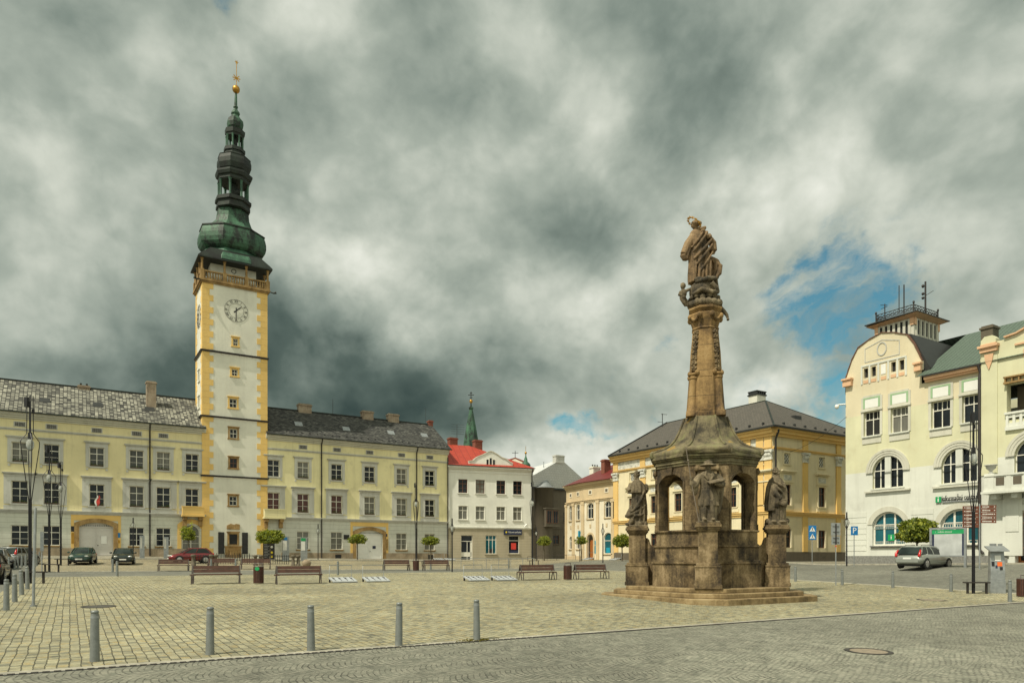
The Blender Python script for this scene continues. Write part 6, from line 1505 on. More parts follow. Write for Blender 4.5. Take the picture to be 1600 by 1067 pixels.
# bollards
t0=local('bollard','x','bollard','grey tapered steel bollards round the square')
g=MB(); g.lathe([(.082,-.03),(.08,.0),(.066,.80),(.064,.83)],18); g.build('post',M['bol'],t0)
g=MB(); g.lathe([(.058,.83),(.058,.845),(.065,.85),(.065,.875),(.05,.892),(.0,.896)],18); g.build('cap',M['bol'],t0)
g=MB(); g.lathe([(.0675,.76),(.0675,.80)],18); g.build('reflector_band',M['galv'],t0)
_first=[True]
def place(proto,first,u,v,label,rz=0,z=None,scale=None):
    z=ground(u,v) if z is None else z
    if first[0]:
        o=proto; o.location=(u,v,z); o.rotation_euler=(0,0,rz); o['label']=label; first[0]=False
    else: o=copy_tree(proto,(u,v,z),rz,label)
    if scale: o.scale=scale
    return o
BL=[(148,1033,'leftmost grey bollard of the front row, nearest the camera'),(328,1022,'second grey bollard from the left in the front row'),(486,1016,'grey bollard in the middle of the front row'),(623,1008,'fourth grey bollard from the left in the front row'),(745,999,'rightmost grey bollard of the front row, with yellow moss at its foot'),
 (10,953,'grey bollard at the left edge, nearest of the left row'),(23,940,'grey bollard second nearest in the left row'),(34,929,'grey bollard third nearest in the left row'),(43,920,'grey bollard fourth nearest in the left row, beside the tall black lamp'),
 (183,900,'grey bollard before the cross road, nearer of the pair by the dark green car'),(176,893.5,'grey bollard across the road, farther of the pair by the dark green car'),(528,898,'grey bollard behind the leftmost bicycle rack'),(673,890,'grey bollard before the rear right bench by the lamp'),(795,887.5,'grey bollard behind the fourth bicycle rack'),
 (1243,908,'grey bollard just right of the column steps'),(1316,914,'grey bollard beside the post of the sign seen from behind'),(1395,918,'grey bollard in front of the silver estate car'),(1486,924,'grey bollard left of the black lamp on the right'),(1578,940,'grey bollard right of the parking machine'),
 (330,892,'grey bollard behind the near bench, left of two'),(368,892,'grey bollard behind the near bench, right of two')]
for px,py,l in BL:
    u,v,z,Y=G(px,py); place(t0,_first,u,v,l)
for px,Yd,w_ in ((14,50,'leftmost'),(23,51.5,'second from left'),(28,53,'middle'),(34,54.5,'fourth from left'),(40,56,'rightmost')):
    u,v=uv(px,Yd); place(t0,_first,u,v,'small grey bollard before the silver cars at the left edge, '+w_+' of five')
for k in range(3):
    u,v=uv(52+5*k,52+5*k); place(t0,_first,u,v,'small far bollard left of the second rod lamp, '+('nearest','middle','farthest')[k]+' of three')
for o in [o for o in bpy.data.objects if o.name.split('.')[0]=='bollard']: o.rotation_euler=(RND.gauss(0,.008),RND.gauss(0,.008),RND.uniform(0,6.28))
# moss at bollard foot
u,v,z,Y=G(745,1000); g=MB()
for k in range(240):
    a=RND.uniform(0,6.28); r=.08+abs(RND.gauss(0,.11)); x=u+r*math.cos(a)*1.6;y=v+r*math.sin(a)*.8; zz=ground(x,y); q=.02
    g.add([(x-q,y,zz+.002),(x+q,y+q*.5,zz+.004),(x,y,zz+.012+RND.random()*.02)],[(0,1,2)])
M['moss']=flat('yellow_green_moss',(.24,.20,.03),.9,var=.5,scale=20)
tag(g.build('moss',M['moss']),kind='stuff')
# benches: double sided
def bench(label,group):
    t=local('bench',label,'bench',group); L=2.0
    for s in (-1,1):
        g=MB()
        for k in range(2):
            z0=.53+k*.17; y0=s*(.115-.045*k); y1=s*(.115-.045*(k+.9))
            g.add([(-L/2+.05,y0,z0),(L/2-.05,y0,z0),(L/2-.05,y1,z0+.155),(-L/2+.05,y1,z0+.155),(-L/2+.05,y0-s*.03,z0),(L/2-.05,y0-s*.03,z0),(L/2-.05,y1-s*.03,z0+.155),(-L/2+.05,y1-s*.03,z0+.155)],[(0,1,2,3),(7,6,5,4),(0,4,5,1),(1,5,6,2),(2,6,7,3),(3,7,4,0)])
        g.build('backrest',M['wood'],t)
        g=MB()
        for k in range(3): y=s*(.16+.135*k); g.box(-L/2+.12*s+.0,L/2+.12*s,min(y,y+s*.12),max(y,y+s*.12),.42,.46)
        g.build('seat',M['wood'],t)
    for x in (-L/2+.02,L/2-.02):
        g=MB()
        for s in (-1,1):
            xo=x+.12*s
            g.bar((x,s*.13,.48),(x,s*.02,.87),.045,.03); g.bar((x,s*.05,.40),(x+.0,s*.16,.0),.04,.03)
            g.bar((xo,s*.12,.405),(xo,s*.57,.405),.035,.03); g.bar((xo,s*.56,.0),(xo,s*.56,.42),.035,.035)
        g.build('leg_frame',M['bench_iron'],t)
    return t
BT=bench('x','brown double-sided benches on the square'); bf=[True]
def bn(pxl,pxr,py,label):
    a=G(pxl,py); b=G(pxr,py)
    u,v=(a[0]+b[0])/2,(a[1]+b[1])/2; L=math.hypot(a[0]-b[0],a[1]-b[1]); return u,v,L
for pxl,pxr,py,l in ((297,380,911.5,'brown bench left of the bin with the green sticker'),(427,508,911.5,'brown bench right of the bin with the green sticker'),(811,880,906,'brown bench between the bicycle racks and the arched bin'),(895,963,904.5,'brown bench between the arched bin and the column steps'),
   (245,298,892,'far brown bench at left beside the red car'),(322,372,889,'far brown bench hidden behind the near bench, before the iron fence'),(372,428,889,'far brown bench behind the bin, along the iron fence'),(596,644,891,'far brown bench left of the distant bin'),(658,706,891,'far brown bench right of the distant bin')):
    u,v,L=bn(pxl,pxr,py,l)
    if pxl>=811: v+=.35
    place(BT,bf,u,v+.1,l,rz=.0,scale=(min(1.15,max(.85,L/2.25)),1,1))
# bins
def bin_(label,mat,hoop,group='slatted litter bins'):
    t=local('litter_bin',label,'bin',group); n=18
    g=MB(); g.lathe([(.20,.05),(.20,.78),(.18,.78),(.18,.1)],16); g.build('liner',M['black'],t)
    g=MB()
    for k in range(n):
        a=2*math.pi*k/n; c=Vector((.225*math.cos(a),.225*math.sin(a),0)); d=Vector((-math.sin(a),math.cos(a),0))*.032; o=Vector((math.cos(a),math.sin(a),0))*.012
        vs=[c-d-o,c+d-o,c+d+o,c-d+o]; g.add([tuple(q+Vector((0,0,.03))) for q in vs]+[tuple(q+Vector((0,0,.8))) for q in vs],[(0,3,2,1),(4,5,6,7),(0,1,5,4),(1,2,6,5),(2,3,7,6),(3,0,4,7)])
    g.build('slats',M[mat],t)
    g=MB(); g.lathe([(.215,.79),(.24,.80),(.24,.83),(.2,.84)],18); g.build('rim',M['bench_iron'],t)
    if hoop:
        g=MB(); g.tube([(-.2,0,.8),(-.2,0,.97),(.2,0,.97),(.2,0,.8)],.022,6); g.build('hoop',M['bench_iron'],t)
    return t
M['binwood']=flat('red_brown_bin_slats',(.060,.022,.014),.5,var=.25,scale=8)
b1_=bin_('x','binwood',True); bfi=[True]
u,v,z,Y=G(404,911.5); b_=place(b1_,bfi,u,v,'dark brown slatted bin with a green sticker between the two near benches'); g=MB(); g.add([(0+.11*math.cos(2*math.pi*k/12),-.243,.72+.09*math.sin(2*math.pi*k/12)) for k in range(12)]+[(0+.11*math.cos(2*math.pi*k/12),-.25,.72+.09*math.sin(2*math.pi*k/12)) for k in range(12)],[tuple(range(12,24))]+[(i,(i+1)%12,12+(i+1)%12,12+i) for i in range(12)]);
for px,py,l in ((887,905.5,'red-brown slatted bin with a hoop between the benches by the column'),(650,891.5,'distant dark slatted bin between the two far benches'),(1598,932,'red-brown slatted bin cut by the right edge'),(703-0,0,'')):
    if py: u,v,z,Y=G(px,py); place(b1_,bfi,u,v,l)
b_.rotation_euler=(0,0,-.5); g.build('sticker',M['green'],b_)
# bicycle racks
def rack(group):
    t=local('bicycle_rack','x','bike rack',group); W=1.25
    g=MB()
    g.add([(-W/2,-.42,.02),(W/2,-.42,.02),(W/2,.42,.20),(-W/2,.42,.20),(-W/2,-.42,.07),(W/2,-.42,.07),(W/2,.42,.26),(-W/2,.42,.26)],[(0,3,2,1),(4,5,6,7),(0,1,5,4),(1,2,6,5),(2,3,7,6),(3,0,4,7)])
    g.build('platform',M['rackc'],t)
    g=MB(); g.box(-W/2+.02,W/2-.02,-.40,-.36,0,.03); g.box(-W/2+.02,-W/2+.08,.3,.4,0,.2); g.box(W/2-.08,W/2-.02,.3,.4,0,.2); g.build('feet',M['black'],t)
    for k in range(4):
        x=-W/2+W*(k+.55)/4.1
        g=MB(); P=lambda y,dz:.07+(y+.42)/.84*.19+dz
        g.bar((x,-.3,P(-.3,.008)),(x,.36,P(.36,.008)),.02,.02)
        g.bar((x-.05,.1,P(.1,.03)),(x+.05,.1,P(.1,.03)),.02,.03); g.build('wheel_slot',M['pipe'],t)
    g=MB(); g.tube([(-W/2+.05,.42,.15),(-W/2+.09,.5,.86),(W/2-.01,.5,.86),(W/2-.05,.42,.15)],.016,6); g.bar((-W/2+.07,.5,.87),(W/2,.5,.87),.05,.03); g.build('hoop',M['galv'],t)
    return t
M['rackc']=flat('pale_grey_concrete',(.36,.38,.39),.8,var=.15,scale=6)
rk=rack('grey bicycle racks between the benches'); rf_=[True]
for pxl,pxr,py,l in ((520,558,910,'leftmost grey bicycle rack, nearest the brown bench'),(572,610,909,'second bicycle rack from the left, left of the open gap'),(731,767,907.5,'third bicycle rack from the left, right of the open gap'),(776,808,907,'rightmost bicycle rack, beside the brown bench')):
    a=G(pxl,py);b=G(pxr,py); place(rk,rf_,(a[0]+b[0])/2,(a[1]+b[1])/2+.3,l)
for u,v,l in ((on_v(683,81)[0],81,'small bicycle stand before the palace ground floor window'),(on_u(918,54)[0],0,'')):
    pass
for px,l in ((919,'far bicycle rack by the cream house door'),(961,'far bicycle rack at the corner of the yellow palace')):
    u=53.6; v=on_u(px,u)[0]; place(rk,rf_,u,v,l,rz=-math.pi/2)
for px,l in ((686,'far bicycle rack under the right palace wing'),(703,'far bicycle rack at the end of the palace wing')):
    u=on_v(px,82)[0]; place(rk,rf_,u,82,l)
# lamps
def tall_lamp(label,H=8.7,group='tall black rod lamps with glass bulbs'):
    t=local('street_lamp',label,'street lamp',group)
    hb=H*.745; r=.012
    g=MB(); g.tube([(0,0,-.05),(0,0,H*.45)],[.04,.035],8); g.build('column',M['iron'],t)
    for k in range(4):
        a=math.pi/4+math.pi/2*k; d=Vector((math.cos(a),math.sin(a),0))
        pts=[d*.05+Vector((0,0,0)),d*.05+Vector((0,0,H*.44)),d*.22+Vector((0,0,H*.60)),d*.37+Vector((0,0,hb*.985)),d*.37+Vector((0,0,hb*1.015)),d*.13+Vector((0,0,hb*1.07)),d*.12+Vector((0,0,H))]
        g=MB(); g.tube(pts,[.026,.025,.021,.02,.02,.02,.02],6,smooth=False); g.build('rod',M['iron'],t)
    g=MB(); g.tube([(0,0,hb+.2),(0,0,hb+.5)],[.10,.09],10); g.tube([(0,0,hb+.45),(0,0,H*.97)],.022,6); g.build('lamp_head',M['iron'],t)
    g=MB(); g.lathe([(.03,hb-.35),(.10,hb-.30),(.165,hb-.12),(.16,hb+.05),(.10,hb+.16),(.07,hb+.22)],14); g.build('bulb',M['bulb'],t)
    g=MB(); g.box(-.17,-.03,-.17,-.03,H-.55,H-.1); g.box(.04,.13,.04,.13,H-.8,H-.62); g.build('spotlight',M['iron'],t)
    g=MB(); 
    for x in (-.28,.62): g.box(x-.035,x+.035,-.05,.05,-.02,.5)
    g.box(-.42,.72,-.16,.16,.5,.56); g.build('guard_bench',M['pipe'],t)
    return t
mb_,ntb,bb=nmat('clear_bulb_glass'); setb(bb,Roughness=.05,IOR=1.45); bb.inputs['Base Color'].default_value=(.62,.65,.62,1); bb.inputs['Transmission Weight'].default_value=.55; M['bulb']=mb_
TLp=tall_lamp('x'); tf=[True]
for px,py,l,sc in ((1521,927,'tall black four-rod lamp with glass bulb beside the parking machine',1),(47,911,'tallest black rod lamp at the left behind the row of bollards',1),(77,893.5,'second black rod lamp from the left, before the palace',.98),(95,883,'third and most distant black rod lamp of the left row',.98),(650,884,'black rod lamp behind the far bin before the right palace wing',.98),(832,883.5,'black rod lamp at the right corner of the white house',1.02)):
    u,v,z,Y=G(px,py); place(TLp,tf,u,v,l,rz=YAW,scale=(1,1,sc))
def small_lamp(label,H=4.1,group='small lamps with diamond wire heads'):
    t=local('street_lamp',label,'street lamp',group)
    g=MB(); g.tube([(0,0,-.05),(0,0,1.5),(0,0,H-1.0)],[.055,.05,.045],8); g.build('post',M['iron'],t)
    for k in range(4):
        a=math.pi/2*k; d=Vector((math.cos(a),math.sin(a),0)); z=lambda q:Vector((0,0,q))
        g=MB(); g.tube([d*.03+z(H-1.3),d*.24+z(H-.78),d*.05+z(H-.45),d*.04+z(H)],.014,5,smooth=False); g.build('rod',M['iron'],t)
    g=MB(); g.lathe([(.02,H-1.05),(.09,H-.9),(.1,H-.75),(.06,H-.62)],10); g.build('bulb',M['bulb'],t)
    g=MB(); g.tube([(0,0,H-.62),(0,0,H-.05)],.05,8); g.build('lamp_head',M['iron'],t); return t
SLp=small_lamp('x'); sf=[True]
for u,v,l in ((on_v(208,81.2)[0],81.2,'small diamond-headed lamp before the left palace wing window'),(on_v(497,81)[0],81,'small diamond-headed lamp beside the palace downpipe'),(*G(706.5,893)[:2],'small diamond-headed lamp in front of the white house corner'),(*G(838,876.5)[:2],'small dark diamond-headed lamp before the grey-brown corner house'),(*G(942,879)[:2],'small diamond-headed lamp before the cream house window'),(*G(1323,884)[:2],'small diamond-headed lamp at the left corner of the information centre')):
    place(SLp,sf,u,v,l)
# galvanised post at the left
u,v,z,Y=G(52,947); t=thing('sign_post','thin galvanised pole rising from the setts behind the left bollards','pole',(u,v,z)); g=MB(); g.tube([(u,v,z-.05),(u,v,z+.05)],.09,10); g.tube([(u,v,z),(u+.06,v,z+3.0)],.04,10); g.build('pole',M['galv'],t)
u,v,z,Y=G(65.5,893); t=thing('sign_post','slim grey post with a dark box beside the second rod lamp','pole',(u,v,z)); g=MB(); g.tube([(u,v,z-.05),(u,v,z+2.7)],.035,8); g.build('pole',M['galv'],t); g=MB(); g.box(u-.1,u+.1,v-.06,v+.06,z+1.4,z+2.7); g.build('sign_edge',M['galv'],t)
# signs
def sign(px,py,H,label,cat='sign',rz=YAW,base=None):
    u,v=(G(px,py)[:2] if base is None else base); z=ground(u,v)
    t=thing('traffic_sign',label,cat,(u,v,z),rz=rz); g=MB(); g.tube([(0,0,-.05),(0,0,H)],.032,8); g.build('post',M['galv'],t); return t
t=sign(1268,0,3.35,'pair of blue pedestrian zone signs on a grey post before the yellow palace',base=(54.3,38.6))
for z0 in (2.72,2.1):
    g=MB(); g.box(-.33,.33,-.06,-.04,z0,z0+.6); o=g.build('sign_plate',M['blue'],t)
    g=MB(); g.add([(-.25,-.064,z0+.1),(.25,-.064,z0+.1),(0,-.064,z0+.52)],[(0,1,2)]); so=g.build('white_triangle',M['wht'],o)
    g=MB(); y=-.068; 
    g.add([(-.03,y,z0+.37),(.03,y,z0+.37),(.03,y,z0+.43),(-.03,y,z0+.43)],[(0,1,2,3)]); g.add([(-.035,y,z0+.35),(.04,y,z0+.35),(.02,y,z0+.22),(-.03,y,z0+.22)],[(0,1,2,3)]); g.add([(-.03,y,z0+.22),(0,y,z0+.22),(-.07,y,z0+.12),(-.1,y,z0+.12)],[(0,1,2,3)]); g.add([(0,y,z0+.22),(.03,y,z0+.22),(.1,y,z0+.12),(.07,y,z0+.12)],[(0,1,2,3)])
    g.build('walking_figure',M['black'],o)
t=sign(1306,914,3.45,'grey back of a two-panel traffic sign on a post right of the column')
g=MB(); g.box(-.26,.26,-.0,.02,2.75,3.45); g.box(-.24,.24,.0,.02,2.25,2.72); g.build('sign_back',M['galv'],t)
g=MB()
for z in (3.25,2.95,2.6,2.38): g.box(-.16,.16,-.03,-.001,z-.012,z+.012)
g.box(-.03,.03,-.035,-.001,2.25,3.4)
g.build('clamp',M['pipe'],t)
g=MB(); g.tube([(0,0,2.12),(0,0,2.2)],.036,8); g.build('tape_band',M['red'],t)
t=sign(1334,0,3.0,'blue square parking sign at the corner of the information centre',base=G(1334.5,884.5)[:2])
g=MB(); g.box(-.26,.26,-.06,-.04,2.32,2.98); o=g.build('sign_plate',M['blue'],t)
text_mesh('P',.62,M['wht'],'parking_letter',Tr(0,-.065,2.65)@Matrix.Rotation(math.pi/2,4,'X'),o,.002)
# brown direction signs
u,v,z,Y=G(1530.5,889); t=thing('direction_sign','brown tourist direction boards on a grey post by the information centre','sign',(u,v,z),rz=YAW)
g=MB(); g.tube([(0,0,-.05),(0,0,4.05)],.045,8); g.build('post',M['galv'],t)
for side,n,zt in ((-1,6,3.92),(1,5,3.98)):
    for k in range(n):
        z0=zt-.22-k*.225; x0,x1=(-1.05,-.05) if side<0 else (.05,1.02)
        g=MB(); g.box(x0,x1,-.03,.0,z0,z0+.2); o=g.build('direction_board',M['signbrown'],t)
        g=MB(); x=x0+.22 if side<0 else x0+.1; rr=random.Random(k*7+side)
        xe=x+rr.uniform(.35,.6)
        while x<xe: w=rr.uniform(.03,.1); g.box(x,x+w,-.034,-.031,z0+.07,z0+.125); x+=w+.018
        ax=x0+.1 if side<0 else x1-.1; g.add([(ax-side*.05,-.034,z0+.06),(ax-side*.05,-.034,z0+.14),(ax+side*.04,-.034,z0+.1)],[(0,1,2)])
        g.build('board_lettering',M['wht'],o)
# info board
u,v,z,Y=G(1481,886.5); t=thing('information_board','large map board with green header in front of the information centre','information board',(u,v,z),rz=-math.pi/2+.12)
g=MB()
for x in (-1.02,1.02): g.box(x-.07,x+.07,-.06,.06,-.05,2.62)
g.box(-1.0,1.0,-.05,.05,2.5,2.62); g.box(-.95,.95,-.04,.04,.72,.8); g.build('frame',M['galv'],t)
g=MB(); g.box(-.95,.95,-.02,.02,.8,2.2); g.build('map_panel',M['mapp'] if 'mapp' in M else M.setdefault('mapp',flat('faded_map_paper',(.45,.47,.47),.4,var=.2,scale=1.6)),t)
g=MB(); g.box(-.95,.95,-.025,.02,2.2,2.48); o=g.build('header',M['green'],t)
text_mesh('i   město Litovel',.15,M['wht'],'header_lettering',Tr(-.25,-.03,2.34)@Matrix.Rotation(math.pi/2,4,'X'),o,.002)
for x in (-.88,.9): g=MB(); g.box(x-.06,x+.06,-.03,-.021,.8,2.2); g.build('side_strip',M['navy'],t)
# parking machine
u,v,z,Y=G(1557,926); t=thing('parking_machine','grey parking ticket machine with slanted roof and orange sticker','parking machine',(u,v,z),rz=YAW-.25)
g=MB(); g.prism([(-.33,-.2),(.33,-.2),(.33,.2),(-.33,.2)],-.05,.62); g.prism([(-.31,-.185),(.31,-.185),(.31,.185),(-.31,.185)],.62,1.12); g.loft([[(-.31,-.185,1.12),(.31,-.185,1.12),(.31,.185,1.12),(-.31,.185,1.12)],[(-.3,-.08,1.98),(.3,-.08,1.98),(.3,.18,1.98),(-.3,.18,1.98)]]); g.build('cabinet',M['galv'],t,bevel=.02)
g=MB(); g.loft([[(-.42,-.38,2.0),(.42,-.38,2.0),(.42,.3,2.22),(-.42,.3,2.22)],[(-.42,-.38,2.05),(.42,-.38,2.05),(.42,.3,2.28),(-.42,.3,2.28)]]); g.loft([[(-.28,-.1,1.97),(.28,-.1,1.97),(.28,.18,1.97),(-.28,.18,1.97)],[(-.28,-.1,2.05),(.28,-.1,2.05),(.28,.18,2.15),(-.28,.18,2.15)]]); g.build('roof',M['galv'],t)
fy=lambda z:-.185+(z-1.12)*.122-.006
for x0,x1,z0,z1,mt,nm in ((-.12,.14,1.55,1.82,'wht','notice_sticker'),(-.02,.18,1.3,1.5,'orng','price_sticker'),(-.26,-.14,1.3,1.52,'iron','coin_slot'),(-.1,-.02,1.2,1.34,'navy','button_panel'),(.08,.2,1.12,1.26,'iron','card_slot')):
    if mt not in M: M[mt]=flat('orange_sticker',(.75,.14,.02),.5,var=.03)
    g=MB(); g.add([(x0,fy(z0),z0),(x1,fy(z0),z0),(x1,fy(z1),z1),(x0,fy(z1),z1),(x0,fy(z0)-.012,z0),(x1,fy(z0)-.012,z0),(x1,fy(z1)-.012,z1),(x0,fy(z1)-.012,z1)],[(4,5,6,7),(0,1,5,4),(1,2,6,5),(2,3,7,6),(3,0,4,7)]); g.build(nm,M[mt],t)
g=MB(); g.box(.305,.318,-.05,.1,1.4,1.62); g.build('notice_sticker',M['yel'],t)
# info pylons by the palace
for px,h,top,l in ((222,2.3,None,'slim grey metal info pylon before the left palace wing, nearer the downpipe'),(259.5,2.2,None,'slim grey metal info pylon left of the red car')):
    u=on_v(px,81.5)[0]; z=ground(u,81.5); t=thing('info_pylon',l,'information panel',(u,81.5,z),group='slim info pylons'); g=MB(); g.box(u-.22,u+.22,81.42,81.58,z-.05,z+h); g.build('panel',M['galv'],t); g=MB(); g.box(u-.17,u-.0,81.41,81.42,z+1.0,z+h-.2); g.build('notice',M['trim'],t)
for px,h,mt,l in ((446.5,2.65,'blue','grey info pylon with a blue top and white poster left of the green one'),(475,2.6,'green','grey info pylon with a green top and white poster')):
    u=on_v(px,79.)[0]; z=ground(u,79.); t=thing('info_pylon',l,'information panel',(u,79.,z),group='slim info pylons'); g=MB(); g.box(u-.36,u+.36,78.95,79.05,z-.05,z+h); g.build('panel',M['galv'],t); g=MB(); g.box(u-.34,u+.16,78.93,78.95,z+h-.42,z+h-.1); g.build('header',M[mt],t); g=MB(); g.box(u-.32,u+.1,78.93,78.95,z+1.15,z+h-.45); g.build('poster',M['wht'],t)
# A-board
u=on_v(420,81.2)[0]; z=ground(u,81.2); t=thing('menu_board','large black chalk menu board under the right balcony','menu board',(u,81.2,z)); g=MB(); g.box(u-.62,u+.62,81.15,81.2,z,z+1.85); g.box(u-.62,u-.5,81.2,81.6,z,z+.1); g.box(u+.5,u+.62,81.2,81.6,z,z+.1); g.build('board',M['black'],t)
g=MB()
for k in range(9): g.box(u-.5,u-.5+RND.uniform(.3,.62),81.143,81.149,z+.25+k*.17,z+.28+k*.17)
g.build('chalk_writing',M['trim'],t)
for zz in (1.35,.75,.3): g=MB(); g.ell((u+.32,81.15,z+zz),(.13,.01,.13)); g.build('picture',M['yel' if zz<1 else 'trim'],t)
# iron fence with stone posts
fz0=on_g(318,886); 
t=thing('iron_fence','low black iron railing with squat stone posts before the tower','fence',(12,66,.9))
v=69.; ua,ub=on_v(300,v)[0],on_v(452,v)[0]
pp=[on_v(p,v)[0] for p in (302,330,337,399,408,458,466)]
g=MB(); u=ua+.3
while u<ub: z=ground(u,v); g.box(u-.02,u+.02,v-.02,v+.02,z+.12,z+1.0); u+=.21
g.build('bars',M['iron'],t)
g=MB()
n=12
for k in range(n):
    a,b=ua+(ub-ua)*k/n,ua+(ub-ua)*(k+1)/n
    for zz in (.16,.9): g.bar((a,v,ground(a,v)+zz),(b,v,ground(b,v)+zz),.05,.04)
g.build('rail',M['iron'],t)
for u in pp:
    z=ground(u,v); g=MB(); g.lathe([(.22,z-.05),(.22,z+.12),(.16,z+.16),(.14,z+.72),(.17,z+.78),(.22,z+.84),(.22,z+.96),(.1,z+1.0)],10,(u,v)); g.build('post',M['gplast'],t)
v2=76.; g=MB(); u=ua+2
while u<ub-2: z=ground(u,v2); g.box(u-.02,u+.02,v2-.02,v2+.02,z+.1,z+.9); u+=.24
g.build('bars',M['iron'],t)
u,v_,z,Y=G(479,884); bo=thing('boulder','pale rounded stone at the right end of the iron fence','rock',(u,v_,z)); g=MB(); g.ell((u,v_,z+.25),(.42,.35,.4),12,8); g.build('stone',M['plinth'],bo)
# pedestrian railing before the white house
t=thing('pedestrian_railing','long thin grey railing along the road before the white house','railing',(36,62,.8))
a=Vector(G(700,888)[:2]); b=Vector(G(835,887)[:2]); n=7; g=MB()
for k in range(n):
    p,q=a.lerp(b,k/n),a.lerp(b,(k+1)/n); g.bar((p.x,p.y,ground(*p)+.95),(q.x,q.y,ground(*q)+.95),.05,.05)
g.build('top_rail',M['galv'],t)
for k in range(n+1):
    p=a.lerp(b,k/n); z=ground(*p); g=MB(); g.tube([(p.x,p.y,z-.05),(p.x,p.y,z+.95)],.025,6); g.build('post',M['galv'],t)
t=thing('pedestrian_railing','low dark railing in front of the grey-brown corner house','railing',(47,69,1.3))
a=Vector((46.5,71.5)); b=Vector((52.5,70)); n=5; g=MB()
for k in range(n): p,q=a.lerp(b,k/n),a.lerp(b,(k+1)/n); g.bar((p.x,p.y,ground(*p)+.6),(q.x,q.y,ground(*q)+.6),.06,.05)
g.build('top_rail',M['bench_iron'],t)
for k in range(n+1): p=a.lerp(b,k/n); z=ground(*p); g=MB(); g.tube([(p.x,p.y,z-.05),(p.x,p.y,z+.6)],.03,6); g.build('post',M['bench_iron'],t)
t=thing('banner','small tilted cyan banner on a pole above the tree by the cream house door','banner',(50,64,1.4)); u,v,_,Y=*uv(906,79),0,79; g=MB(); g.tube([(u,v,ground(u,v)),(u,v,pz(828,79))],.03,6); g.build('pole',M['iron'],t); g=MB(); p=Vector((u,v,0)); R_v=Vector((FV,-FU,0))
zz0,zz1=pz(838,79),pz(828.5,79); g.add([tuple(p-R_v*.2+Vector((0,0,zz0))),tuple(p+R_v*.05+Vector((0,0,zz0-.1))),tuple(p+R_v*.1+Vector((0,0,zz1-.1))),tuple(p-R_v*.2+Vector((0,0,zz1)))]+[tuple(p-R_v*.2+Vector((.02,.02,zz0))),tuple(p+R_v*.05+Vector((.02,.02,zz0-.1))),tuple(p+R_v*.1+Vector((.02,.02,zz1-.1))),tuple(p-R_v*.2+Vector((.02,.02,zz1)))],[(0,1,2,3),(7,6,5,4),(0,4,5,1),(1,5,6,2),(2,6,7,3),(3,7,4,0)]); g.build('banner_cloth',M['cyan'],t)
# ===== trees =====
M['leafA']=flat('yellow_green_leaves',(.36,.39,.05),.6,var=.35,scale=5); M['leafB']=flat('green_leaves',(.17,.22,.03),.6,var=.35,scale=5); M['leafC']=flat('dark_leaves',(.085,.115,.02),.65,var=.3,scale=5); M['bark']=flat('grey_brown_bark',(.10,.085,.06),.9,var=.35,scale=9,bmp=.4)
for k in ('leafA','leafB','leafC'):
    nt_=M[k].node_tree; b=nt_.nodes['Principled BSDF']; tr_=nd(nt_,'BsdfTranslucent'); col_=b.inputs['Base Color'].links[0].from_socket
    br_=mixc(nt_,1.,col_,(1.,1.,.6),'MULTIPLY'); nt_.links.new(br_,tr_.inputs[0]); mx_=nd(nt_,'MixShader',i0=.45); nt_.links.new(b.outputs[0],mx_.inputs[1]); nt_.links.new(tr_.outputs[0],mx_.inputs[2]); nt_.links.new(mx_.outputs[0],nt_.nodes['Material Output'].inputs[0])
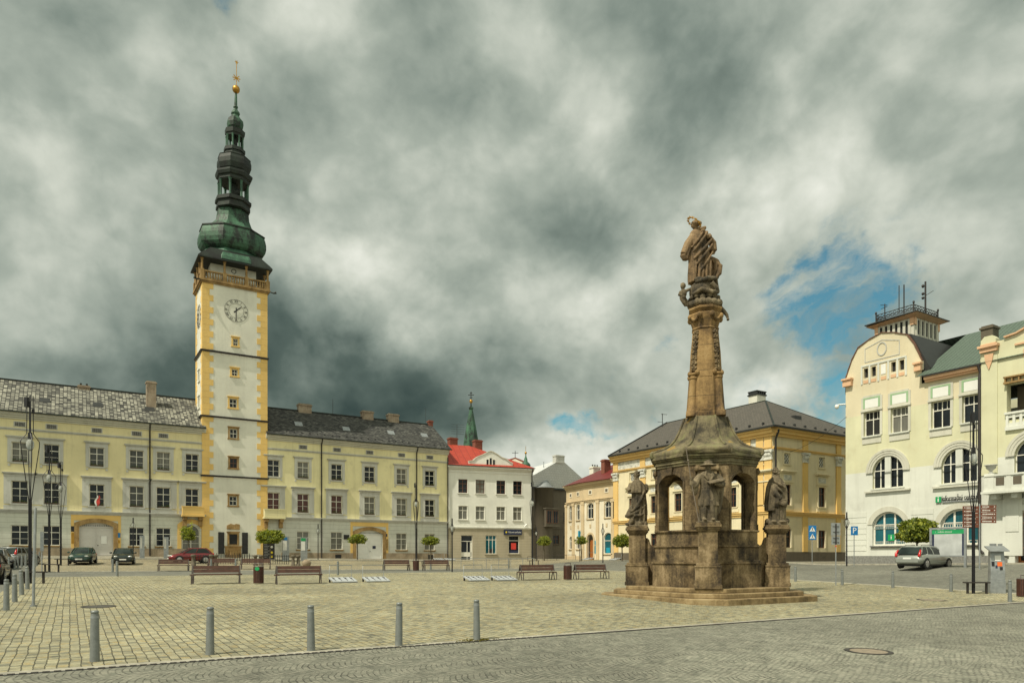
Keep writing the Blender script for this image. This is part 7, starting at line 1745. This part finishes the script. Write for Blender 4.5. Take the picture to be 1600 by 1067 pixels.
def tree(px,base,Y,pl,pr,pt,pb,label,seed,group='clipped globe trees round the square',n=2600,spiky=False,stake=False,lr=0):
    rr=random.Random(seed); u,v=base; z=ground(u,v); Yd=FU*u+FV*v
    rx=(pr-pl)/2*Yd/F*1.08; zt,zb_=pz(pt,Yd),pz(pb,Yd); rz_=(zt-zb_)/2*1.1; cz=(zt+zb_)/2
    t=thing('globe_tree',label,'tree',(u,v,z),group)
    g=MB(); g.tube([(u,v,z-.1),(u+.02,v,z+(zb_-z)*.5),(u,v+.02,zb_+rz_*.3)],[.075,.06,.055],8)
    for k in range(9):
        a=2*math.pi*k/9+rr.random(); e=rr.uniform(.2,1.0)
        g.tube([(u,v,zb_+.0),(u+rx*.35*math.cos(a),v+rx*.35*math.sin(a),zb_+rz_*(.3+e*.4)),(u+rx*.75*math.cos(a),v+rx*.75*math.sin(a),cz+rz_*(e-.5)*.9)],[.035,.022,.008],5)
    g.build('trunk',M['bark'],t)
    g=MB()
    clumps=[]
    for k in range(110):
        a=rr.uniform(0,2*math.pi); e=math.asin(rr.uniform(-1,1)); q=rr.uniform(.2,.93)
        clumps.append(Vector((math.cos(a)*math.cos(e)*q,math.sin(a)*math.cos(e)*q,math.sin(e)*q)))
    sz=max(.055,rx*.085)
    for k in range(int(n*1.9)):
        c=rr.choice(clumps); p=c+Vector((rr.gauss(0,.13),rr.gauss(0,.13),rr.gauss(0,.14)))
        if p.length>1.12: continue
        if p.z<-.62: p.z=-.62+rr.uniform(-.12,.1)
        P=Vector((u+p.x*rx,v+p.y*rx,cz+p.z*rz_*1.02))
        o=Vector((rr.gauss(0,1),rr.gauss(0,1),rr.gauss(.3,1))).normalized(); x=o.orthogonal().normalized(); y=o.cross(x); s=sz*rr.uniform(.7,1.35)
        h=(k*7+int(c.x*50))%10; m=0 if h<4 else (1 if h<8 else 2)
        g.add([P-x*s,P-y*s*.55+o*s*.1,P+x*s,P+y*s*.55+o*s*.1],[(0,1,2,3)],m)
    if spiky:
        for (ax,h) in ((.42,1.5),(-.5,.8),(.1,.7),(-.8,.45)):
            for k in range(70):
                f_=rr.random(); P=Vector((u+ax*rx*FV+rr.gauss(0,.09),v-ax*rx*FU+rr.gauss(0,.09),cz+rz_*.5+f_*h*rz_)); o=Vector((rr.gauss(0,1),rr.gauss(0,1),rr.gauss(0,1))).normalized(); x=o.orthogonal(); y=o.cross(x); s=sz
                g.add([P-x*s,P-y*s*.5,P+x*s,P+y*s*.5],[(0,1,2,3)],0)
    g.build('crown',[M['leafA'],M['leafB'],M['leafC']],t)
    if stake:
        for s in (-.18,.18):
            g=MB(); g.tube([(u+s,v+.05,z-.05),(u+s,v+.05,z+(zb_-z)*.75)],.025,6); g.build('stake',M['bark'],t)
vt=lambda px,V_:(on_v(px,V_)[0],V_)
tree(1433,None or (49.6,on_u(1433,49.6)[0]),0,1404,1462,813,849,'large globe tree behind the silver estate car',1,n=6500)
tree(294,vt(294,80.8),0,285,308,826,845,'small ragged globe tree with long shoots beside the left balcony',2,n=1500,spiky=True)
tree(422,vt(422,78.),0,401,439,827,850,'wide globe tree before the right balcony of the tower',3,n=3200)
tree(558.5,vt(558.5,80.6),0,546,573,835,850,'globe tree before the white gate of the right palace wing',4,n=2200)
tree(672.5,vt(672.5,80.3),0,660,686,838,852,'globe tree under the last window of the right palace wing',5,n=2200,stake=True)
tree(850,(48.1,70.4),0,840,861,838,853,'small globe tree before the grey-brown corner house',6,n=1800,stake=True)
tree(908,(49.3,64.7),0,899,918,838,851,'small globe tree before the door of the cream house',7,n=1800,stake=True)
tree(972,(50.0,on_u(972,50)[0]),0,958.5,986,835,856,'globe tree at the corner of the yellow palace beside the column',8,n=2400)
# ===== cars =====
def car(label,color,glass,L=4.2,H=1.45,Wd=1.74,wagon=False,three=False,group='parked cars',name='parked_car'):
    t=local(name,label,'car',group); w=Wd/2; r=.31
    body=flat('car_paint_'+label.split()[0],color,.28,.35,var=.06); body.node_tree.nodes['Principled BSDF'].inputs['Coat Weight'].default_value=.6
    xb,xf=-L/2,L/2
    belt=lambda x:.93 if x<.35 else .93-.02*(x-.35)
    if wagon: st=[(xb,.50,.62,.86),(xb+.05,.35,.78,.93),(xb+.25,.27,.92,.97),(xb+.9,.24,.99,1.0),(-.5,.22,.97,1.0),(.4,.22,.95,1.0),(.95,.22,.96,1.0),(1.35,.23,.90,.99),(xf-.45,.25,.80,.96),(xf-.15,.27,.70,.88),(xf,.36,.58,.72)]
    else: st=[(xb,.48,.66,.82),(xb+.06,.34,.85,.91),(xb+.3,.27,.96,.96),(xb+.9,.24,.97,1.0),(-.4,.22,.95,1.0),(.35,.22,.93,1.0),(.85,.22,.95,1.0),(1.25,.23,.87,.98),(xf-.45,.25,.77,.95),(xf-.15,.27,.68,.86),(xf,.36,.56,.70)]
    rings=[]
    for x,zb0,zt0,f in st:
        hw=w*f; h=zt0-zb0
        half=[(.0,zb0),(hw*.80,zb0),(hw*.95,zb0+h*.12),(hw,zb0+h*.38),(hw*.995,zb0+h*.62),(hw*.95,zb0+h*.86),(hw*.84,zb0+h*.98),(0,zt0+.025)]
        rings.append([(x,y,z) for y,z in half]+[(x,-y,z) for y,z in half[-2:0:-1]])
    g=MB(); g.loft(rings,0,True); g.build('body',body,t)
    # cabin
    if wagon: pr=[(.92,xb+.12,1.0,.90),(1.15,xb+.28,.74,.84),(1.33,xb+.42,.42,.76),(H-.06,xb+.55,.18,.70)]
    elif three: pr=[(.90,xb+.12,1.05,.88),(1.12,xb+.34,.72,.82),(1.28,xb+.5,.42,.75),(H-.06,xb+.72,.15,.68)]
    else: pr=[(.90,xb+.55,1.0,.88),(1.12,xb+.82,.72,.82),(1.28,xb+1.0,.42,.75),(H-.06,xb+1.25,.15,.68)]
    def ring(z,x0,x1,f):
        y=w*f; return [(x0,-y*.9,z),(x0+.12,-y,z),((x0+x1)/2,-y*1.01,z),(x1-.25,-y*.97,z),(x1,-y*.72,z),(x1+.07,0,z),(x1,y*.72,z),(x1-.25,y*.97,z),((x0+x1)/2,y*1.01,z),(x0+.12,y,z),(x0,y*.9,z),(x0-.05,0,z)]
    g=MB(); g.loft([ring(*p) for p in pr],0,False); g.build('windows',M['carglass'],t)
    zt,x0,x1,f=pr[-1]
    g=MB(); g.loft([ring(zt-.02,x0-.03,x1+.06,f*1.02),ring(zt+.04,x0,x1,f*.97),ring(zt+.06,x0+.2,x1-.3,f*.7)],0,True); g.build('roof',body,t)
    P=lambda k,tt,s,off=.012: None
    def pill(ts,wd,nm='pillar'):
        for s in (-1,1):
            g=MB()
            for (za,a0,a1,fa),(zb2,b0,b1,fb) in zip(pr,pr[1:]):
                A=a0+.12+(a1-.25-a0-.12)*ts; B=b0+.12+(b1-.25-b0-.12)*ts
                g.bar((A,s*(w*fa*1.0+.006),za),(B,s*(w*fb*1.0+.006),zb2),.03,wd)
            g.build(nm,body,t)
    pill(.0,.16 if not wagon else .10); pill(1.,.08); pill(.55,.07); 
    if wagon: pill(.27,.06)
    for s in (-1,1):
        g=MB(); 
        for (za,a0,a1,fa),(zb2,b0,b1,fb) in zip(pr,pr[1:]): g.bar((a1+.0,s*w*fa*.74,za),(b1,s*w*fb*.74,zb2),.05,.04)
        g.build('pillar',body,t)
        g=MB(); g.ell((.72,s*(w+.08),1.0),(.07,.11,.075),8,6); g.build('mirror',body,t)
        g=MB(); g.ell((xf-.17,s*w*.62,.66),(.16,w*.2,.085),10,8); g.build('headlight',M['lamp'],t)
        g=MB()
        if wagon: g.tube([(xb+.05,s*w*.83,.78),(xb+.08,s*w*.87,.95),(xb+.27,s*w*.82,1.18)],[.09,.085,.05],8)
        else: g.ell((xb+.08,s*w*.78,.82),(.07,.12,.12),8,6)
        g.build('taillight',M['tail'],t)
        g=MB(); g.box(xb+.9,xf-1.0,s*w*.985-.012 if s>0 else -w*.985-.012,s*w*.985+.018 if s>0 else -w*.985+.012,.52,.56); g.build('side_moulding',M['rubber'],t)
        if wagon:
            g=MB(); g.tube([(x0+.15,s*w*.6,H-.02),(x0+.3,s*w*.6,H+.05),(x1-.45,s*w*.6,H+.05),(x1-.3,s*w*.6,H-.02)],.018,6); g.build('roof_rail',M['iron'],t)
        for x in (xb+.80,xf-.86):
            g=MB(); n=20; y=s*(w*.985)
            g.add([(x+.375*math.cos(2*math.pi*i/n),y+s*.012,r+.02+.365*math.sin(2*math.pi*i/n)) for i in range(n)],[tuple(range(n))]); g.build('wheel_arch',M['rubber'],t)
            g=MB(); y0,y1=s*(w-.2),s*(w+.012)
            rg=[[(x+rad*math.cos(2*math.pi*i/n),yy,r+rad*math.sin(2*math.pi*i/n)) for i in range(n)] for rad,yy in ((r*.9,y0),(r,y0+s*.03),(r,y1-s*.03),(r*.93,y1))]
            g.loft(rg,0,True); wh_=g.build('wheel',M['rubber'],t)
            g=MB(); rg=[[(x+rad*math.cos(2*math.pi*i/n),yy,r+rad*math.sin(2*math.pi*i/n)) for i in range(n)] for rad,yy in ((r*.70,y1-s*.01),(r*.70,y1+s*.008),(r*.6,y1+s*.012),(r*.58,y1+s*.004),(.03,y1+s*.02))]
            g.loft(rg,0,False)
            for k in range(7):
                a=2*math.pi*k/7; g.bar((x+.05*math.cos(a),y1+s*.02,r+.05*math.sin(a)),(x+r*.62*math.cos(a),y1+s*.016,r+r*.62*math.sin(a)),.025,.03)
            g.build('rim',M['rim'],wh_)
    g=MB(); g.box(xf-.02,xf+.012,-.26,.26,.36,.47); g.build('number_plate',M['wht'],t); g=MB(); g.box(xb-.012,xb+.02,-.26,.26,.62 if not wagon else .60,.73 if not wagon else .71); g.build('number_plate',M['wht'],t)
    g=MB(); g.box(xf-.04,xf+.006,-.4,.4,.50,.56); g.box(xf-.10,xf+.004,-.6,.6,.25,.33); g.build('grille',M['rubber'],t)
    g=MB(); g.box(xb-.02,xb+.12,-w*.8,w*.8,.40,.56); g.build('rear_bumper',body if not wagon else body,t)
    g=MB(); g.box(xb+.3,xf-.3,-w*.8,w*.8,.16,.26); g.build('underbody',M['black'],t)
    return t
M['carglass']=glassm('dark_car_glass',col=(.02,.028,.026),rough=.05); M['rim']=flat('alloy_rim',(.42,.42,.41),.35,.7); M['tail']=flat('red_taillight',(.45,.012,.012),.25,var=.05)
M['lamp']=flat('headlight_glass',(.55,.57,.55),.12,.3,var=.05)
def put(t,u,v,rz): t.location=(u,v,ground(u,v)); t.rotation_euler=(0,0,rz)
fwd_t=lambda a:math.radians(a)
c=car('silver estate car parked before the information centre, seen from behind',(.30,.32,.29),None,L=4.5,H=1.47,wagon=True); c0=on_g(1446,889.5); put(c,c0[0]+.95,c0[1]+.55,math.radians(2))
c=car('dark teal green saloon parked nose-out before the left gate',(.018,.055,.042),None,L=4.3,H=1.43); u=on_v(129.5,71.8)[0]; put(c,u,71.8,math.radians(-99))
c=car('very dark green hatchback parked nose-out right of the teal saloon',(.012,.022,.019),None,L=3.95,H=1.42,three=True); u=on_v(193,71.5)[0]; put(c,u,71.5,math.radians(-95))
c=car('red three-door hatchback parked sideways before the left balcony',(.15,.008,.012),None,L=3.95,H=1.42,three=True); u=on_v(298,74)[0]; put(c,u,74,math.radians(182))
c=car('silver hatchback at the left edge with its red tail light showing',(.33,.34,.34),None,L=4.1,H=1.46,three=True); put(c,*uv(-6,51.5),math.radians(84))
c=car('silver grey estate car behind the left row of bollards',(.30,.31,.31),None,L=4.3,H=1.40,wagon=True); put(c,*uv(29,58.5),math.radians(68))
c=car('black car cut off by the left edge of the picture',(.012,.012,.014),None,L=4.2,H=1.44,three=True); put(c,*uv(-23,33),math.radians(88))
# ---------------- sky, light, camera
w=bpy.data.worlds.new('World'); SC.world=w; w.use_nodes=True; nt=w.node_tree
for n in list(nt.nodes): nt.nodes.remove(n)
SUN_EL=math.radians(55); SUN_DIR=Vector((-math.cos(math.radians(10)),-math.sin(math.radians(10)),0))  # horizontal direction towards the sun
out=nd(nt,'OutputWorld'); 
sky=nd(nt,'TexSky'); sky.sky_type='NISHITA'; sky.sun_disc=False; sky.sun_elevation=SUN_EL; sky.sun_rotation=math.atan2(SUN_DIR.x,SUN_DIR.y)
tc=nd(nt,'TexCoord'); D=tc.outputs['Generated']
def dotv(v): return nd(nt,'VectorMath',_operation='DOT_PRODUCT',i0=D,i1=v).outputs['Value']
fx=dotv((FU,FV,0)); rx=dotv((FV,-FU,0)); ez=nd(nt,'SeparateXYZ',Vector=D).outputs[2]
az=mth(nt,'MULTIPLY',mth(nt,'ARCTAN2',rx,fx),57.29578)      # degrees right of the square's axis
el=mth(nt,'MULTIPLY',mth(nt,'ARCSINE',ez),57.29578)
# cloud noise in a flattened cloud layer
cl_=nd(nt,'VectorMath',_operation='MULTIPLY',i0=D,i1=(1.,1.,1.12))
wv=nd(nt,'TexNoise',Vector=cl_.outputs[0],Scale=2.6,Detail=4.,Roughness=.55)
wv=nd(nt,'VectorMath',_operation='SUBTRACT',i0=wv.outputs[1],i1=(.5,.5,.5)); wv=nd(nt,'VectorMath',_operation='SCALE',i0=wv.outputs[0],Scale=.10)
def cn(off,scale,detail=9.,rough=.56,dist=.0,warp=True):
    v=nd(nt,'VectorMath',_operation='ADD',i0=cl_.outputs[0],i1=off)
    if warp: v=nd(nt,'VectorMath',_operation='ADD',i0=v.outputs[0],i1=wv.outputs[0])
    return nd(nt,'TexNoise',Vector=v.outputs[0],Scale=scale,Detail=detail,Roughness=rough,Distortion=dist).outputs[0]
OFF=(3.1,1.7,.3); n0=cn(OFF,3.1,10.,.58); n1=cn((OFF[0]+.035,OFF[1]+.03,OFF[2]-.075),3.1,10.,.58)
nf=cn((7.3,2.2,.4),8.,8.,.6)
def vor(off,scale):
    v=nd(nt,'VectorMath',_operation='ADD',i0=cl_.outputs[0],i1=off)
    v=nd(nt,'VectorMath',_operation='ADD',i0=v.outputs[0],i1=wv.outputs[0])
    n=nd(nt,'TexVoronoi',Vector=v.outputs[0],Scale=scale); n.feature='F1'; n.normalize=True
    n.inputs['Detail'].default_value=4.; n.inputs['Roughness'].default_value=.55; n.inputs['Lacunarity'].default_value=2.1
    return n.outputs['Distance']
c0_=vor((2.2,5.1,.4),9.5);VO=(.7,2.9,1.1); b0=vor(VO,3.6); b1_s=vor((VO[0]+.028,VO[1]+.025,VO[2]-.065),3.6)
nm=cn((4.4,9.1,2.2),4.6,7.,.6)
nb=cn((1.3,8.2,.4),1.5,4.,.5)
def cn3(off,scale,det,rough):
    v=nd(nt,'VectorMath',_operation='ADD',i0=cl_.outputs[0],i1=off)
    c=nd(nt,'SeparateColor',Color=nd(nt,'TexNoise',Vector=v.outputs[0],Scale=scale,Detail=det,Roughness=rough).outputs[1]); return c.outputs[0],c.outputs[1]
w1,w2=cn3((9.1,4.2,.7),2.2,3.,.5); w3,w4=cn3((5.1,1.2,3.7),7.,6.,.6)
def wsum(base,a,ka,b,kb): return mth(nt,'ADD',base,mth(nt,'ADD',mth(nt,'MULTIPLY',mth(nt,'SUBTRACT',a,.5),ka),mth(nt,'MULTIPLY',mth(nt,'SUBTRACT',b,.5),kb)))
azw=wsum(az,w1,14.,w3,9.); elw=wsum(el,w2,9.,w4,7.)
def blob(a,e,wa,we,rot=0,warp=True):
    da=mth(nt,'SUBTRACT',azw,a); de=mth(nt,'SUBTRACT',elw,e)
    c,s=math.cos(math.radians(rot)),math.sin(math.radians(rot))
    p=mth(nt,'ADD',mth(nt,'MULTIPLY',da,c),mth(nt,'MULTIPLY',de,s)); q=mth(nt,'SUBTRACT',mth(nt,'MULTIPLY',de,c),mth(nt,'MULTIPLY',da,s))
    r=mth(nt,'ADD',mth(nt,'POWER',mth(nt,'ABSOLUTE',mth(nt,'DIVIDE',p,wa)),2.),mth(nt,'POWER',mth(nt,'ABSOLUTE',mth(nt,'DIVIDE',q,we)),2.))
    return mth(nt,'EXPONENT',mth(nt,'MULTIPLY',r,-1.))
def pa(px,py):
    a=math.degrees(math.atan((px-CX)/F)); return a,math.degrees(math.atan((HY-py)/F*math.cos(math.radians(a))))
def ssum(l):
    t=None
    for bl,wt in l:
        k=mth(nt,'MULTIPLY',bl,wt); t=k if t is None else mth(nt,'ADD',t,k)
    return t
B=lambda px,py,wx,wy,rot=0: blob(*pa(px,py),wx,wy,rot)
bright=ssum([(B(650,630,14,4.0,-3),-.46),(B(230,575,11,4.0,3),-.24),(B(520,540,9,3),-.12),(B(690,165,6.5,4.0,-15),-.13),(B(600,330,6,4),-.10),(B(1120,140,5,9,25),-.13),(B(900,300,6,3.5,25),-.09),(B(1000,440,5,3),-.08),(B(780,520,8,3.5),-.12),(B(120,350,9,4),-.09),(B(330,250,6,4),-.07),(B(1290,70,8,4),.04),
 (B(560,415,5.5,2.6),.30),(B(690,470,5,2.2),.12),(B(1010,385,4.5,2.4,25),.30),(B(1120,330,5,2.6,35),.22),(B(1250,280,6,3.5,25),.15),(B(860,415,3,2.4),.14),(B(930,225,3.2,3.2),.22),(B(840,690,7,2.0),.38),(B(960,655,6,2.0),.30),(B(880,620,5,1.6),.10),(B(30,510,6,2.4),.24),(B(70,235,8,4.5),.20),(B(480,90,7,4),.17),(B(800,100,5,4),.14),(B(1470,200,10,8),.14),(B(1270,645,6,1.6),.2),(B(1190,590,4,1.2),.25),(B(1440,420,7,3),.16),(B(1280,370,5,3),.14),(B(740,300,5,3),.06)])
blue=ssum([(B(1285,450,4.2,2.6,15),.78),(B(1165,545,6.5,3.8,15),2.0),(B(1280,575,6,3.4),1.3),(B(905,620,4.5,1.2),.85),(B(1080,610,5,1.8),.45),(B(1550,525,7,3.0),.42),(B(1500,350,9,5),.25),(B(1400,470,5,3),.2),(B(1240,610,6,1.6),.40),(B(340,15,3,2),.42),(B(1030,555,5,2.6),.36)])
# cloud brightness
v=mth(nt,'ADD',mth(nt,'MULTIPLY',mth(nt,'SUBTRACT',n0,.5),.34),mth(nt,'MULTIPLY',mth(nt,'SUBTRACT',n0,n1),.95))
v=mth(nt,'ADD',v,mth(nt,'MULTIPLY',mth(nt,'SUBTRACT',nf,.5),.34))
v=mth(nt,'ADD',v,mth(nt,'MULTIPLY',mth(nt,'SUBTRACT',nb,.5),.10))
v=mth(nt,'ADD',v,mth(nt,'MULTIPLY',bright,1.25))
v=mth(nt,'ADD',v,mth(nt,'MULTIPLY',mth(nt,'SUBTRACT',b1_s,b0),1.25))
v=mth(nt,'ADD',v,mth(nt,'MULTIPLY',mth(nt,'SUBTRACT',.34,b0),.55))
v=mth(nt,'ADD',v,mth(nt,'MULTIPLY',mth(nt,'SUBTRACT',.33,c0_),mth(nt,'MAXIMUM',mth(nt,'MULTIPLY',mth(nt,'SUBTRACT',v,.25),.75),.05)))
v=mth(nt,'ADD',v,.545)
v=mth(nt,'ADD',mth(nt,'MULTIPLY',mth(nt,'SUBTRACT',v,.55),.72),.56)
ccol=ramp(nt,v,[(.0,(.042,.066,.060)),(.20,(.088,.122,.106)),(.42,(.205,.25,.215)),(.62,(.36,.405,.345)),(.82,(.58,.61,.525)),(1.,(.80,.81,.72))])
blc=mth(nt,'MINIMUM',blue,.78); gate_=mth(nt,'MINIMUM',mth(nt,'MULTIPLY',blue,2.4),1.)
m_=mth(nt,'ADD',mth(nt,'SUBTRACT',blc,.40),mth(nt,'MULTIPLY',gate_,mth(nt,'ADD',mth(nt,'MULTIPLY',mth(nt,'SUBTRACT',.5,nf),2.1),mth(nt,'ADD',mth(nt,'MULTIPLY',mth(nt,'SUBTRACT',.5,n0),2.6),mth(nt,'MULTIPLY',mth(nt,'SUBTRACT',.5,nm),1.9)))))
mask=ramp(nt,m_,[(.0,0.),(.50,.92)],'EASE')
sv_=nd(nt,'CombineXYZ',X=mth(nt,'ADD',mth(nt,'MULTIPLY',azw,.07),mth(nt,'MULTIPLY',elw,.05)),Y=mth(nt,'SUBTRACT',mth(nt,'MULTIPLY',elw,.26),mth(nt,'MULTIPLY',azw,.06)),Z=3.)
streak=nd(nt,'TexNoise',Vector=sv_.outputs[0],Scale=1.15,Detail=8.,Roughness=.6)
mask=mth(nt,'MULTIPLY',mask,ramp(nt,streak,[(.42,1.),(.60,.12)]))
mask=mth(nt,'MULTIPLY',mask,mth(nt,'GREATER_THAN',fx,0.))
# behind the viewer: unseen broken cloud, brightened to light the camera-facing facades
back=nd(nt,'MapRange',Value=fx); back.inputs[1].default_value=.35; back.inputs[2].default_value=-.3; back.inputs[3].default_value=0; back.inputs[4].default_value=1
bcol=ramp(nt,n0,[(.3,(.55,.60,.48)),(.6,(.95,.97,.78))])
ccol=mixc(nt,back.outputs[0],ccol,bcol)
skyc=nd(nt,'VectorMath',_operation='MULTIPLY',i0=sky.outputs[0],i1=(.40,.86,.76))
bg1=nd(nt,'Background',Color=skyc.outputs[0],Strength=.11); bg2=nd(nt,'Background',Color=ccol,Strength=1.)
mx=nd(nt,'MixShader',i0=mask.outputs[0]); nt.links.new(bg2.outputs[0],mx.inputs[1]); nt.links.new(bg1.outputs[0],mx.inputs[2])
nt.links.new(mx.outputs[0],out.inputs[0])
w.cycles.sampling_method='MANUAL'; w.cycles.sample_map_resolution=1024
L=bpy.data.lights.new('sun','SUN'); L.energy=4.0; L.angle=math.radians(.6); L.color=(1.,.93,.76)
lo=bpy.data.objects.new('sun',L); COL.objects.link(lo)
sv=Vector((SUN_DIR.x*math.cos(SUN_EL),SUN_DIR.y*math.cos(SUN_EL),math.sin(SUN_EL)))
lo.rotation_euler=sv.to_track_quat('Z','Y').to_euler(); lo.location=(0,0,80)
cam=bpy.data.cameras.new('camera'); co_=bpy.data.objects.new('camera',cam); COL.objects.link(co_)
co_.location=(0,0,EYE); co_.rotation_euler=(math.pi/2,0,-math.atan2(FU,FV))
cam.sensor_width=36; cam.lens=F/1600*36; cam.shift_y=(HY-533.5)/1600; cam.clip_end=3000; cam.clip_start=.1
SC.camera=co_
SC.view_settings.view_transform='Standard'; SC.view_settings.look='None'; SC.view_settings.exposure=.12; SC.view_settings.gamma=1
SC.cycles.max_bounces=5; SC.cycles.diffuse_bounces=3; SC.cycles.glossy_bounces=3; SC.cycles.transmission_bounces=4; SC.cycles.caustics_reflective=False; SC.cycles.caustics_refractive=False
SC.cycles.use_denoising=True
